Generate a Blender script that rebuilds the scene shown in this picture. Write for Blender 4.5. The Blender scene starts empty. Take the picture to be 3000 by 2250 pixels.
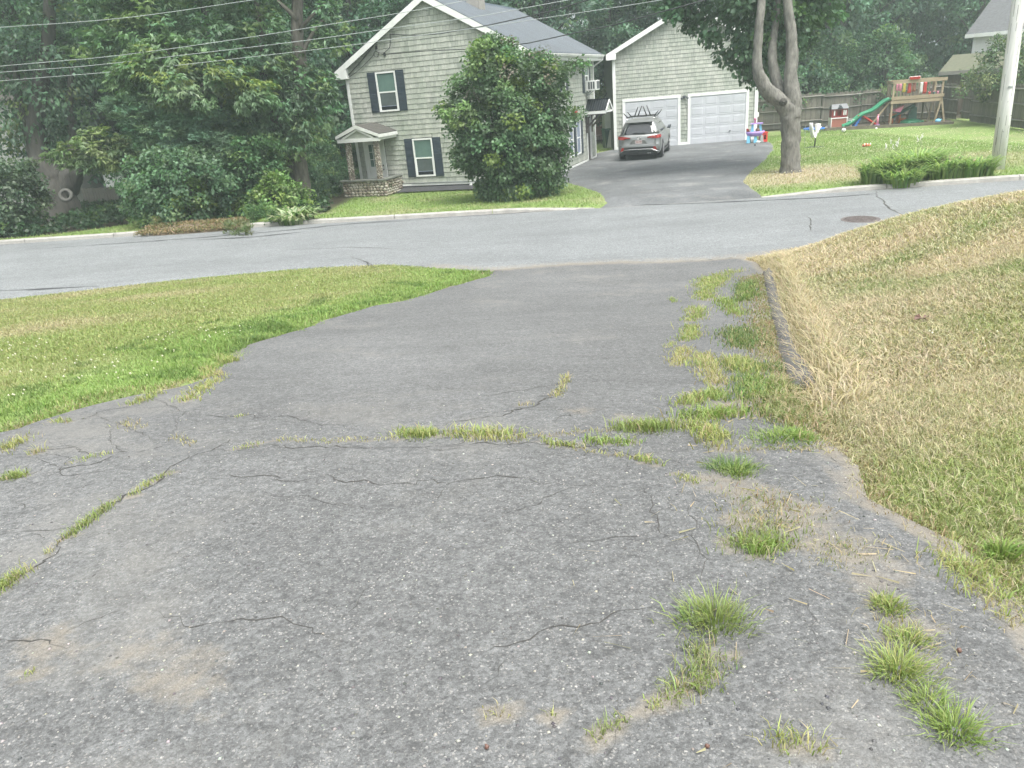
import bpy, bmesh, math, random
import numpy as np
from mathutils import Vector, Matrix, Euler
random.seed(7)
RG = np.random.default_rng(11)
SC = bpy.context.scene
COL = SC.collection
R = math.radians

# ------------------------------------------------------------------ camera, sky, sun, exposure
PITCH, ROLL, FPX = R(21.9), R(4.9), 2160.0
_f = Vector((0, math.cos(PITCH), -math.sin(PITCH)))
_u0 = Vector((0, math.sin(PITCH), math.cos(PITCH)))
_r0 = Vector((1, 0, 0))
_r = math.cos(ROLL)*_r0 - math.sin(ROLL)*_u0
_u = math.sin(ROLL)*_r0 + math.cos(ROLL)*_u0
cam_d = bpy.data.cameras.new('camera')
cam = bpy.data.objects.new('camera', cam_d); COL.objects.link(cam)
cam_d.sensor_width = 36; cam_d.lens = FPX/3000*36; cam_d.clip_start = .05; cam_d.clip_end = 2000
cam.matrix_world = Matrix(((_r.x, _u.x, -_f.x, 0), (_r.y, _u.y, -_f.y, 0), (_r.z, _u.z, -_f.z, 0), (0, 0, 0, 1)))
SC.camera = cam

SUN_EL, SUN_AZ = R(66), R(150)          # azimuth clockwise from +Y
W = bpy.data.worlds.new('World'); SC.world = W; W.use_nodes = True
nt = W.node_tree
sky = nt.nodes.new('ShaderNodeTexSky'); sky.sky_type = 'NISHITA'; sky.sun_disc = False
sky.sun_elevation = SUN_EL; sky.sun_rotation = SUN_AZ; sky.air_density = 1.0; sky.dust_density = 6.0; sky.ozone_density = 1.0
hs = nt.nodes.new('ShaderNodeHueSaturation'); hs.inputs['Saturation'].default_value = .24
bg = nt.nodes['Background']; bg.inputs['Strength'].default_value = .15
nt.links.new(sky.outputs[0], hs.inputs['Color']); nt.links.new(hs.outputs[0], bg.inputs['Color'])
sun_d = bpy.data.lights.new('sun', 'SUN'); sun_d.energy = 1.3; sun_d.angle = R(28); sun_d.color = (1, .95, .87)
sun = bpy.data.objects.new('sun', sun_d); COL.objects.link(sun)
sv = Vector((math.sin(SUN_AZ)*math.cos(SUN_EL), math.cos(SUN_AZ)*math.cos(SUN_EL), math.sin(SUN_EL)))
sun.rotation_euler = sv.to_track_quat('Z', 'Y').to_euler()
SC.view_settings.view_transform = 'Standard'; SC.view_settings.look = 'None'
SC.view_settings.exposure = 1.40; SC.view_settings.gamma = 1
SC.cycles.max_bounces = 6; SC.cycles.diffuse_bounces = 3; SC.cycles.glossy_bounces = 2
SC.cycles.transmission_bounces = 3; SC.cycles.volume_bounces = 1; SC.cycles.transparent_max_bounces = 6
SC.cycles.use_adaptive_sampling = True

# ------------------------------------------------------------------ helpers
def tag(o, label=None, cat=None, group=None, kind=None):
    if label: o['label'] = label
    if cat: o['category'] = cat
    if group: o['group'] = group
    if kind: o['kind'] = kind
    return o
def empty(name, loc=(0, 0, 0), rz=0, label=None, cat=None, group=None, parent=None):
    o = bpy.data.objects.new(name, None); COL.objects.link(o); o.empty_display_size = .2
    o.location = loc; o.rotation_euler = (0, 0, rz)
    if parent: o.parent = parent
    return tag(o, label, cat, group)
def link(name, me, parent=None, loc=None, rot=None, scale=None):
    o = bpy.data.objects.new(name, me); COL.objects.link(o)
    if parent: o.parent = parent
    if loc is not None: o.location = loc
    if rot is not None: o.rotation_euler = rot
    if scale is not None: o.scale = scale
    return o
class MB:
    def __init__(s): s.v = []; s.f = []; s.mi = []; s.sm = []
    def add(s, vs, fs, mi=0, smooth=False):
        n = len(s.v); s.v += [tuple(p) for p in vs]
        for f in fs: s.f.append(tuple(i+n for i in f)); s.mi.append(mi); s.sm.append(smooth)
        return s
    def box(s, a, b, mi=0):
        x0, y0, z0 = a; x1, y1, z1 = b
        s.add([(x0,y0,z0),(x1,y0,z0),(x1,y1,z0),(x0,y1,z0),(x0,y0,z1),(x1,y0,z1),(x1,y1,z1),(x0,y1,z1)],
              [(0,3,2,1),(4,5,6,7),(0,1,5,4),(1,2,6,5),(2,3,7,6),(3,0,4,7)], mi); return s
    def hexa(s, p, mi=0):
        s.add(p, [(0,3,2,1),(4,5,6,7),(0,1,5,4),(1,2,6,5),(2,3,7,6),(3,0,4,7)], mi); return s
    def bar(s, a, b, w, h=None, up=(0, 0, 1), mi=0):
        a = Vector(a); b = Vector(b); h = h or w; d = (b-a).normalized(); up = Vector(up)
        if abs(d.dot(up)) > .98: up = Vector((1, 0, 0))
        sd = d.cross(up).normalized(); u2 = sd.cross(d).normalized()
        sd = sd*w/2; u2 = u2*h/2
        s.hexa([a-sd-u2, a+sd-u2, b+sd-u2, b-sd-u2, a-sd+u2, a+sd+u2, b+sd+u2, b-sd+u2], mi); return s
    def tube(s, pts, rad, n=8, mi=0, cap=True):
        pts = [Vector(p) for p in pts]; m = len(pts)
        if not hasattr(rad, '__len__'): rad = [rad]*m
        base = len(s.v); prev = None
        for i, p in enumerate(pts):
            d = (pts[min(i+1, m-1)]-pts[max(i-1, 0)]).normalized()
            if prev is None:
                ref = Vector((0, 0, 1)) if abs(d.z) < .9 else Vector((1, 0, 0))
                a = d.cross(ref).normalized()
            else: a = (prev - d*prev.dot(d)).normalized()
            prev = a; b = d.cross(a)
            for k in range(n):
                t = 2*math.pi*k/n
                s.v.append(tuple(p+(a*math.cos(t)+b*math.sin(t))*rad[i]))
        for i in range(m-1):
            for k in range(n):
                k2 = (k+1) % n
                s.f.append((base+i*n+k, base+i*n+k2, base+(i+1)*n+k2, base+(i+1)*n+k)); s.mi.append(mi); s.sm.append(True)
        if cap:
            s.f.append(tuple(base+k for k in range(n))[::-1]); s.mi.append(mi); s.sm.append(False)
            s.f.append(tuple(base+(m-1)*n+k for k in range(n))); s.mi.append(mi); s.sm.append(False)
        return s
    def loft(s, rings, mi=0, cap=True, smooth=True):
        base = len(s.v); n = len(rings[0])
        for r_ in rings: s.v += [tuple(p) for p in r_]
        for i in range(len(rings)-1):
            for k in range(n):
                k2 = (k+1) % n
                s.f.append((base+i*n+k, base+i*n+k2, base+(i+1)*n+k2, base+(i+1)*n+k)); s.mi.append(mi); s.sm.append(smooth)
        if cap:
            s.f.append(tuple(base+k for k in range(n))[::-1]); s.mi.append(mi); s.sm.append(False)
            s.f.append(tuple(base+(len(rings)-1)*n+k for k in range(n))); s.mi.append(mi); s.sm.append(False)
        return s
    def ball(s, c, r, n=10, m=7, mi=0, jit=0):
        rr = (r, r, r) if not hasattr(r, '__len__') else r
        vs = [(c[0], c[1], c[2]-rr[2])]; fs = []
        for i in range(1, m):
            ph = math.pi*i/m
            for k in range(n):
                t = 2*math.pi*k/n; j = 1+random.uniform(-jit, jit)
                vs.append((c[0]+rr[0]*j*math.sin(ph)*math.cos(t), c[1]+rr[1]*j*math.sin(ph)*math.sin(t), c[2]-rr[2]*j*math.cos(ph)))
        vs.append((c[0], c[1], c[2]+rr[2])); T = len(vs)-1
        for k in range(n):
            fs.append((0, 1+(k+1) % n, 1+k)); fs.append((T, 1+(m-2)*n+k, 1+(m-2)*n+(k+1) % n))
            for i in range(m-2):
                fs.append((1+i*n+k, 1+i*n+(k+1) % n, 1+(i+1)*n+(k+1) % n, 1+(i+1)*n+k))
        s.add(vs, fs, mi, True); return s
    def prism(s, poly, y0, y1, mi=0):          # poly in (x, z), extruded along y
        n = len(poly)
        vs = [(x, y0, z) for x, z in poly]+[(x, y1, z) for x, z in poly]
        fs = [tuple(range(n)), tuple(range(2*n-1, n-1, -1))]+[(i, i+n, (i+1) % n+n, (i+1) % n) for i in range(n)]
        s.add(vs, fs, mi); return s
    def mesh(s, name, mats):
        me = bpy.data.meshes.new(name); me.from_pydata(s.v, [], s.f)
        for m_ in (mats if isinstance(mats, (list, tuple)) else [mats]): me.materials.append(m_)
        me.polygons.foreach_set('material_index', s.mi); me.polygons.foreach_set('use_smooth', s.sm)
        me.update(); return me
    def build(s, name, mats, parent=None, loc=None, rot=None, scale=None, bevel=0):
        o = link(name, s.mesh(name, mats), parent, loc, rot, scale)
        if bevel:
            b = o.modifiers.new('bevel', 'BEVEL'); b.width = bevel; b.segments = 2; b.limit_method = 'ANGLE'
        return o
def npmesh(name, verts, faces, mat, col=None, smooth=False, k=4):
    """verts (N,3), faces (M,k) arrays -> mesh quickly; col (N,3) point colour"""
    me = bpy.data.meshes.new(name)
    me.vertices.add(len(verts)); me.vertices.foreach_set('co', np.asarray(verts, np.float32).ravel())
    M = len(faces); me.loops.add(M*k); me.loops.foreach_set('vertex_index', np.asarray(faces, np.int32).ravel())
    me.polygons.add(M); me.polygons.foreach_set('loop_start', np.arange(0, M*k, k, dtype=np.int32))
    me.polygons.foreach_set('loop_total', np.full(M, k, np.int32))
    if smooth: me.polygons.foreach_set('use_smooth', np.ones(M, bool))
    me.update(calc_edges=True)
    if col is not None:
        a = me.color_attributes.new('Col', 'FLOAT_COLOR', 'POINT')
        c4 = np.ones((len(verts), 4), np.float32); c4[:, :3] = col; a.data.foreach_set('color', c4.ravel())
    me.materials.append(mat); return me

# ------------------------------------------------------------------ materials
def ramp(nt, pts, interp='LINEAR'):
    n = nt.nodes.new('ShaderNodeValToRGB'); cr = n.color_ramp; cr.interpolation = interp
    while len(cr.elements) < len(pts): cr.elements.new(.5)
    for e, (p, c) in zip(cr.elements, pts):
        e.position = p; e.color = (*c, 1) if hasattr(c, '__len__') else (c, c, c, 1)
    return n
def mat(name, col=(.5, .5, .5), rough=.6, metal=0, var=.12, scale=6, bump=0, bscale=40, spec=.5, stretch=None, trans=0, emis=None):
    m = bpy.data.materials.new(name); m.use_nodes = True; nt = m.node_tree; P = nt.nodes['Principled BSDF']
    P.inputs['Roughness'].default_value = rough; P.inputs['Metallic'].default_value = metal
    P.inputs['Specular IOR Level'].default_value = spec
    tc = nt.nodes.new('ShaderNodeTexCoord'); mp = nt.nodes.new('ShaderNodeMapping'); nt.links.new(tc.outputs['Object'], mp.inputs[0])
    if stretch: mp.inputs['Scale'].default_value = stretch
    if var:
        n = nt.nodes.new('ShaderNodeTexNoise'); n.inputs['Scale'].default_value = scale; n.inputs['Detail'].default_value = 5; n.inputs['Roughness'].default_value = .65
        nt.links.new(mp.outputs[0], n.inputs['Vector'])
        rp = ramp(nt, [(.25, tuple(c*(1-var) for c in col)), (.75, tuple(min(1, c*(1+var)) for c in col))])
        nt.links.new(n.outputs['Fac'], rp.inputs[0]); nt.links.new(rp.outputs[0], P.inputs['Base Color'])
    else: P.inputs['Base Color'].default_value = (*col, 1)
    if bump:
        n2 = nt.nodes.new('ShaderNodeTexNoise'); n2.inputs['Scale'].default_value = bscale; n2.inputs['Detail'].default_value = 4
        nt.links.new(mp.outputs[0], n2.inputs['Vector'])
        b = nt.nodes.new('ShaderNodeBump'); b.inputs['Strength'].default_value = bump; b.inputs['Distance'].default_value = .02
        nt.links.new(n2.outputs['Fac'], b.inputs['Height']); nt.links.new(b.outputs[0], P.inputs['Normal'])
    return m
def leafmat(name, rough=.5, trans=.3, tint=(1.25, 1.5, .7), spec=.35):
    m = bpy.data.materials.new(name); m.use_nodes = True; nt = m.node_tree; P = nt.nodes['Principled BSDF']
    at = nt.nodes.new('ShaderNodeAttribute'); at.attribute_name = 'Col'
    P.inputs['Roughness'].default_value = rough; P.inputs['Specular IOR Level'].default_value = spec
    nt.links.new(at.outputs['Color'], P.inputs['Base Color'])
    tr = nt.nodes.new('ShaderNodeBsdfTranslucent'); mx = nt.nodes.new('ShaderNodeMixShader'); mx.inputs[0].default_value = trans
    vm = nt.nodes.new('ShaderNodeVectorMath'); vm.operation = 'MULTIPLY'; vm.inputs[1].default_value = tint
    nt.links.new(at.outputs['Color'], vm.inputs[0]); nt.links.new(vm.outputs[0], tr.inputs[0])
    nt.links.new(P.outputs[0], mx.inputs[1]); nt.links.new(tr.outputs[0], mx.inputs[2])
    nt.links.new(mx.outputs[0], nt.nodes['Material Output'].inputs[0]); return m
def asphalt(name, base, chip, chip_amt, vscale, big=(.85, 1.15), bump=.5, stain=None):
    m = bpy.data.materials.new(name); m.use_nodes = True; nt = m.node_tree; P = nt.nodes['Principled BSDF']; L = nt.links
    P.inputs['Roughness'].default_value = .85; P.inputs['Specular IOR Level'].default_value = .3
    tc = nt.nodes.new('ShaderNodeTexCoord')
    # warp so that stones are irregular
    nw = nt.nodes.new('ShaderNodeTexNoise'); nw.inputs['Scale'].default_value = vscale*1.3; nw.inputs['Detail'].default_value = 2; L.new(tc.outputs['Object'], nw.inputs['Vector'])
    wm = nt.nodes.new('ShaderNodeVectorMath'); wm.operation = 'MULTIPLY_ADD'; wm.inputs[1].default_value = (.012,)*3
    L.new(nw.outputs['Color'], wm.inputs[0]); L.new(tc.outputs['Object'], wm.inputs[2])
    def vor(sc):
        v = nt.nodes.new('ShaderNodeTexVoronoi'); v.inputs['Scale'].default_value = sc; L.new(wm.outputs[0], v.inputs['Vector']); return v
    v1 = vor(vscale); v2 = vor(vscale*.5)
    sep = nt.nodes.new('ShaderNodeSeparateColor'); L.new(v1.outputs['Color'], sep.inputs[0])
    sep2 = nt.nodes.new('ShaderNodeSeparateColor'); L.new(v2.outputs['Color'], sep2.inputs[0])
    # large tone variation
    n1 = nt.nodes.new('ShaderNodeTexNoise'); n1.inputs['Scale'].default_value = .55; n1.inputs['Detail'].default_value = 6; n1.inputs['Roughness'].default_value = .6; L.new(tc.outputs['Object'], n1.inputs['Vector'])
    rb = ramp(nt, [(.3, tuple(c*big[0] for c in base)), (.7, tuple(c*big[1] for c in base))]); L.new(n1.outputs['Fac'], rb.inputs[0])
    # per-stone tone
    rs = ramp(nt, [(0, .72), (.5, .97), (1, 1.28)]); L.new(sep.outputs[0], rs.inputs[0])
    mm = nt.nodes.new('ShaderNodeMix'); mm.data_type = 'RGBA'; mm.blend_type = 'MULTIPLY'; mm.inputs[0].default_value = 1
    L.new(rb.outputs[0], mm.inputs[6]); L.new(rs.outputs[0], mm.inputs[7])
    # bright chips: cells whose random value is high, small core
    def chips(v, sp, thr, core):
        a = nt.nodes.new('ShaderNodeMath'); a.operation = 'GREATER_THAN'; a.inputs[1].default_value = thr; L.new(sp.outputs[1], a.inputs[0])
        b = nt.nodes.new('ShaderNodeMath'); b.operation = 'LESS_THAN'; b.inputs[1].default_value = core; L.new(v.outputs['Distance'], b.inputs[0])
        c = nt.nodes.new('ShaderNodeMath'); c.operation = 'MULTIPLY'; L.new(a.outputs[0], c.inputs[0]); L.new(b.outputs[0], c.inputs[1]); return c
    c1 = chips(v1, sep, 1-chip_amt, .42); c2 = chips(v2, sep2, 1-chip_amt*.4, .22)
    ca = nt.nodes.new('ShaderNodeMath'); ca.operation = 'MAXIMUM'; L.new(c1.outputs[0], ca.inputs[0]); L.new(c2.outputs[0], ca.inputs[1])
    rc = ramp(nt, [(0, tuple(c*.6 for c in chip)), (1, tuple(min(.8, c*1.2) for c in chip))]); L.new(sep.outputs[2], rc.inputs[0])
    mc = nt.nodes.new('ShaderNodeMix'); mc.data_type = 'RGBA'; L.new(ca.outputs[0], mc.inputs[0]); L.new(mm.outputs[2], mc.inputs[6]); L.new(rc.outputs[0], mc.inputs[7])
    out = mc.outputs[2]
    for sc_, st_, lo_, hi_ in ((28, (1, 1, 1), .80, 1.20), (1.1, (.16, 1.3, 1), .93, 1.07), (7, (1, 1, 1), .93, 1.08)):
        mp_ = nt.nodes.new('ShaderNodeMapping'); mp_.inputs['Scale'].default_value = st_; L.new(tc.outputs['Object'], mp_.inputs[0])
        ne = nt.nodes.new('ShaderNodeTexNoise'); ne.inputs['Scale'].default_value = sc_; ne.inputs['Detail'].default_value = 5; ne.inputs['Roughness'].default_value = .7; L.new(mp_.outputs[0], ne.inputs['Vector'])
        re_ = ramp(nt, [(.35, lo_), (.65, hi_)]); L.new(ne.outputs['Fac'], re_.inputs[0])
        me_ = nt.nodes.new('ShaderNodeMix'); me_.data_type = 'RGBA'; me_.blend_type = 'MULTIPLY'; me_.inputs[0].default_value = 1; L.new(out, me_.inputs[6]); L.new(re_.outputs[0], me_.inputs[7]); out = me_.outputs[2]
    # fine grain
    ng = nt.nodes.new('ShaderNodeTexNoise'); ng.inputs['Scale'].default_value = vscale*2.2; ng.inputs['Detail'].default_value = 3; L.new(tc.outputs['Object'], ng.inputs['Vector'])
    rg = ramp(nt, [(.3, .72), (.7, 1.25)]); L.new(ng.outputs['Fac'], rg.inputs[0])
    m2 = nt.nodes.new('ShaderNodeMix'); m2.data_type = 'RGBA'; m2.blend_type = 'MULTIPLY'; m2.inputs[0].default_value = 1; L.new(out, m2.inputs[6]); L.new(rg.outputs[0], m2.inputs[7]); out = m2.outputs[2]
    if stain:     # sandy washed patches
        n3 = nt.nodes.new('ShaderNodeTexNoise'); n3.inputs['Scale'].default_value = .9; n3.inputs['Detail'].default_value = 8; n3.inputs['Roughness'].default_value = .7; L.new(tc.outputs['Object'], n3.inputs['Vector'])
        r3 = ramp(nt, [(.54, 0), (.74, .55)]); L.new(n3.outputs['Fac'], r3.inputs[0])
        m3 = nt.nodes.new('ShaderNodeMix'); m3.data_type = 'RGBA'; L.new(r3.outputs[0], m3.inputs[0]); L.new(out, m3.inputs[6]); m3.inputs[7].default_value = (*stain, 1); out = m3.outputs[2]
    at = nt.nodes.new('ShaderNodeAttribute'); at.attribute_name = 'Col'; sa = nt.nodes.new('ShaderNodeSeparateColor'); L.new(at.outputs['Color'], sa.inputs[0])
    nd = nt.nodes.new('ShaderNodeTexNoise'); nd.inputs['Scale'].default_value = 9; nd.inputs['Detail'].default_value = 9; nd.inputs['Roughness'].default_value = .72; L.new(tc.outputs['Object'], nd.inputs['Vector'])
    a1 = nt.nodes.new('ShaderNodeMath'); a1.operation = 'ADD'; L.new(sa.outputs[0], a1.inputs[0]); L.new(nd.outputs['Fac'], a1.inputs[1])
    r4 = ramp(nt, [(.45, 0), (.62, .85)]); a2 = nt.nodes.new('ShaderNodeMath'); a2.operation = 'MULTIPLY'; a2.inputs[1].default_value = .62; L.new(a1.outputs[0], a2.inputs[0]); L.new(a2.outputs[0], r4.inputs[0])
    r5 = ramp(nt, [(.3, (.13, .12, .10)), (.7, (.235, .215, .18))]); L.new(ng.outputs['Fac'], r5.inputs[0])
    m4 = nt.nodes.new('ShaderNodeMix'); m4.data_type = 'RGBA'; L.new(r4.outputs[0], m4.inputs[0]); L.new(out, m4.inputs[6]); L.new(r5.outputs[0], m4.inputs[7]); out = m4.outputs[2]
    L.new(out, P.inputs['Base Color'])
    b = nt.nodes.new('ShaderNodeBump'); b.inputs['Strength'].default_value = bump; b.inputs['Distance'].default_value = .006; b.invert = True
    L.new(v1.outputs['Distance'], b.inputs['Height']); L.new(b.outputs[0], P.inputs['Normal'])
    return m

M = {}
M['drive'] = asphalt('driveway_asphalt', (.108, .112, .112), (.190, .190, .182), .26, 118, bump=.5, stain=(.19, .187, .172))
M['street'] = asphalt('street_asphalt', (.152, .163, .166), (.21, .215, .21), .05, 75, big=(.88, 1.1), bump=.25)
M['ndrive'] = asphalt('neighbour_asphalt', (.105, .112, .115), (.24, .24, .23), .03, 50, big=(.75, 1.3), bump=.2, stain=(.26, .255, .24))
M['crack'] = mat('crack_dark', (.045, .044, .040), .9, var=.3, scale=30)
M['sealer'] = mat('crack_sealer', (.045, .048, .052), .6, var=.2, scale=9)
M['concrete'] = mat('kerb_concrete', (.27, .265, .245), .85, var=.25, scale=4, bump=.4, bscale=60)
M['grass'] = leafmat('grass_blades', .55, .35, (1.2, 1.3, .7), .2)
M['leaf'] = leafmat('tree_leaves', .45, .3)
M['leaf_dark'] = leafmat('dark_leaves', .5, .32)
M['needle'] = leafmat('pine_needles', .5, .2)
M['straw'] = mat('dry_straw', (.30, .24, .14), .9, var=.3, scale=20)
M['sand'] = mat('washed_sand', (.215, .195, .165), .95, var=.25, scale=12, bump=.5, bscale=90)
M['sage'] = mat('sage_shingle', (.33, .35, .315), .8, var=.16, scale=3, bump=.35, bscale=30, stretch=(1, 1, .25))
M['sage2'] = mat('sage_shingle_light', (.375, .392, .355), .8, var=.16, scale=5, bump=.35, bscale=30, stretch=(1, 1, .25))
M['sage3'] = mat('sage_shingle_dark', (.29, .31, .28), .8, var=.2, scale=5, bump=.35, bscale=30, stretch=(1, 1, .25))
def weather(k, lo, hi, sc=.9, st=(1, 1, .35)):
    nt = M[k].node_tree; P = nt.nodes['Principled BSDF']; src = P.inputs['Base Color'].links[0].from_socket
    g = nt.nodes.new('ShaderNodeNewGeometry'); mp = nt.nodes.new('ShaderNodeMapping'); mp.inputs['Scale'].default_value = st; nt.links.new(g.outputs['Position'], mp.inputs[0])
    n = nt.nodes.new('ShaderNodeTexNoise'); n.inputs['Scale'].default_value = sc; n.inputs['Detail'].default_value = 7; n.inputs['Roughness'].default_value = .7; nt.links.new(mp.outputs[0], n.inputs['Vector'])
    r_ = ramp(nt, [(.3, lo), (.62, hi)]); nt.links.new(n.outputs['Fac'], r_.inputs[0])
    m_ = nt.nodes.new('ShaderNodeMix'); m_.data_type = 'RGBA'; m_.blend_type = 'MULTIPLY'; m_.inputs[0].default_value = 1; nt.links.new(src, m_.inputs[6]); nt.links.new(r_.outputs[0], m_.inputs[7]); nt.links.new(m_.outputs[2], P.inputs['Base Color'])
M['butt'] = mat('shingle_butt_shade', (.18, .195, .17), .95, var=.2)  # darker than the shingle faces, paints the shadow line under each course
M['sagewall'] = mat('sage_wall_backing', (.09, .10, .085), .9, var=.1)
M['white'] = mat('white_trim', (.72, .74, .73), .5, var=.05, scale=3)
M['doorwhite'] = mat('garage_door_white', (.43, .45, .48), .45, var=.06, scale=2)
M['shutter'] = mat('navy_shutter', (.018, .030, .045), .5, var=.15)
M['metalroof'] = mat('blue_grey_metal_roof', (.050, .068, .084), .55, metal=0, var=.18, scale=1.5)
M['blackmetal'] = mat('black_metal', (.02, .025, .03), .3, metal=.4, var=.1)
M['foundation'] = mat('foundation_concrete', (.26, .25, .23), .9, var=.25, scale=5, bump=.4)
M['mulch'] = mat('dark_mulch', (.04, .042, .045), .95, var=.4, scale=30, bump=.8, bscale=80)
M['glassT'] = mat('window_glass_teal', (.10, .165, .145), .06, var=.3, scale=1.2, spec=.6)
M['glassG'] = mat('window_glass_grey', (.085, .105, .105), .08, var=.35, scale=1.6, spec=.6)
M['glassD'] = mat('dark_glass', (.012, .016, .02), .05, var=.1, spec=.7)
M['curtain'] = mat('blue_grey_curtain', (.20, .235, .30), .7, var=.25, scale=4)
M['brownwood'] = mat('dark_brown_wood', (.055, .045, .04), .6, var=.25, scale=8)
M['stone'] = mat('river_stone', (.26, .235, .19), .7, var=.35, scale=2.5, bump=.3)
M['stone2'] = mat('river_stone_pale', (.36, .34, .29), .7, var=.3, scale=3, bump=.3)
M['stone3'] = mat('river_stone_brown', (.17, .14, .11), .7, var=.3, scale=3, bump=.3)
M['mortar'] = mat('mortar', (.14, .13, .11), .95, var=.3, scale=12, bump=.5)
M['slab'] = mat('slate_cap', (.12, .13, .115), .8, var=.25, scale=6)
M['asphroof'] = mat('asphalt_shingle', (.07, .068, .06), .9, var=.35, scale=14, bump=.5, bscale=50)
M['cable'] = mat('cable_grey', (.26, .29, .285), .6, var=0)
M['cabledark'] = mat('cable_dark', (.03, .035, .035), .6, var=0)
M['black'] = mat('black_plastic', (.018, .018, .02), .5, var=.1)
M['bark'] = mat('maple_bark', (.135, .132, .118), .9, var=.62, scale=13, bump=1.0, bscale=22, stretch=(1, 1, .3))
M['barkmid'] = mat('mid_bark', (.10, .093, .08), .9, var=.6, scale=11, bump=1, bscale=22, stretch=(1, 1, .25))
M['barkdark'] = mat('dark_bark', (.05, .048, .042), .9, var=.5, scale=9, bump=1, bscale=20, stretch=(1, 1, .22))
M['pole'] = mat('weathered_pole', (.58, .58, .56), .85, var=.28, scale=7, bump=.6, bscale=18, stretch=(1, 1, .08))
M['fence'] = mat('weathered_fence', (.125, .12, .10), .9, var=.35, scale=5, bump=.5, bscale=20, stretch=(1, 1, .2))
M['fence2'] = mat('weathered_fence_pale', (.16, .15, .125), .9, var=.35, scale=5, bump=.5, bscale=20, stretch=(1, 1, .2))
M['fencetop'] = mat('fence_rail_grey', (.19, .185, .165), .9, var=.3, scale=5, stretch=(.2, 1, 1))
M['lumber'] = mat('pine_lumber', (.30, .245, .165), .8, var=.25, scale=6, stretch=(.3, 1, 1), bump=.3)
M['lumberold'] = mat('old_lumber', (.14, .12, .09), .85, var=.3, scale=6, bump=.3)
M['clap'] = mat('white_clapboard', (.66, .67, .64), .6, var=.06)
M['clapgrey'] = mat('dingy_clapboard', (.26, .275, .25), .7, var=.2, scale=2)
def plastic(n, c, r_=.35): M[n] = mat('plastic_'+n, c, r_, var=.08, scale=4)
for n, c in dict(red=(.50, .035, .03), green=(.02, .20, .10), blue=(.03, .16, .50), lblue=(.16, .45, .62), purple=(.36, .24, .58), orange=(.55, .13, .05), pink=(.62, .22, .32), yellow=(.6, .5, .1), darkred=(.22, .02, .025), teal=(.02, .10, .09), navy=(.03, .03, .12), wht=(.75, .75, .73), dgrey=(.07, .08, .09), brickred=(.30, .11, .08), binG=(.01, .06, .04), rust=(.12, .065, .05)).items(): plastic(n, c)
M['paint'] = mat('champagne_car_paint', (.235, .245, .24), .28, metal=.55, var=.03)
M['chrome'] = mat('chrome', (.7, .7, .7), .15, metal=1, var=0)
M['rubber'] = mat('tyre_rubber', (.018, .018, .02), .8, var=.15)
M['iron'] = mat('rusty_iron', (.115, .10, .095), .75, metal=.2, var=.35, scale=14, bump=.8, bscale=60)

for _k in ('sage', 'sage2', 'sage3'): weather(_k, (.74, .80, .74), (1.06, 1.05, 1.04), 1.3)
weather('white', (.80, .81, .78), (1.0, 1.0, 1.0), 1.6); weather('doorwhite', (.88, .89, .88), (1.02, 1.02, 1.02), 1.2, (1, 1, .6)); weather('metalroof', (.86, .88, .9), (1.12, 1.12, 1.12), .8, (1, 1, 1))

# ------------------------------------------------------------------ terrain
def _ray(px, py):
    return _f + _r*((px-1500)/FPX) - _u*((py-1125)/FPX)
def _atz(px, py, z):
    d = _ray(px, py); t = z/d.z; return (d.x*t, d.y*t, z)
_CP = [(1500,2250,-1.50),(0,2250,-1.5),(3000,2250,-1.5),(0,1700,-1.56),(1400,1700,-1.56),(2500,1700,-1.56),
(600,1330,-1.68),(1400,1320,-1.68),(2100,1330,-1.70),(2000,1100,-2.0),(1100,1100,-2.05),(2050,950,-2.4),(1400,950,-2.45),
(1700,800,-2.95),(2150,790,-2.93),(1450,820,-2.93),
(0,1250,-1.78),(600,1100,-2.05),(0,1000,-2.45),(700,900,-2.65),(0,880,-3.05),(1150,775,-3.0),(500,820,-3.05),
(1420,795,-3.0),(0,722,-3.3),(800,665,-3.32),(1740,615,-3.32),(2235,583,-3.3),(3000,533,-3.2),
(2520,650,-3.1),(2200,760,-3.0),
(2240,800,-2.9),(2285,950,-2.45),(2310,1040,-2.2),(2340,1130,-2.0),(2500,1400,-1.7),(2700,1650,-1.6),(3000,1850,-1.55),
(2400,900,-2.35),(2500,700,-2.5),(2700,650,-2.3),(3000,595,-2.0),(2700,900,-2.0),(3000,900,-1.75),(3000,1300,-1.55),(2700,1200,-1.75)]
_C = [_atz(*c) for c in _CP] + [(-6,29,-3.66),(1,27.5,-3.65),(6,41,-3.7),(14,40,-3.7),(5,31,-3.65),(9,30,-3.6),(10,25,-3.5),(15,21.5,-3.32),
 (20,30,-3.55),(23,33,-3.58),(25,43,-3.7),(16,46,-3.74),(-22,37.5,-4.05),(-25,42,-4.7),(-30,50,-5.0),(-15,26,-3.55),(-20,30,-3.7),(-10,35,-3.72),(-10,50,-3.9),(20,60,-3.8),(-30,40,-3.9),(38,40,-3.5),
 (0,-3,-1.45),(-5,-3,-1.5),(4,-3,-1.3),(8,2,-1.2),(12,6,-1.45),(-8,2,-2.0),(-14,6,-2.5),(-26,25.5,-3.4),(-20,17.5,-3.15),(22,16.6,-3.05),(22,9,-2.75),(14,10.7,-2.85),(10,11.6,-2.95),(7,12.3,-2.98),(30,15,-2.9),
 (-30,10,-2.9),(30,0,-1.0),(0,-20,-1.3),(-30,-20,-2),(30,-20,-.8)]
_C = np.array(_C, float)
def _phi(r2): return .5*r2*np.log(r2+1e-9)
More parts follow.
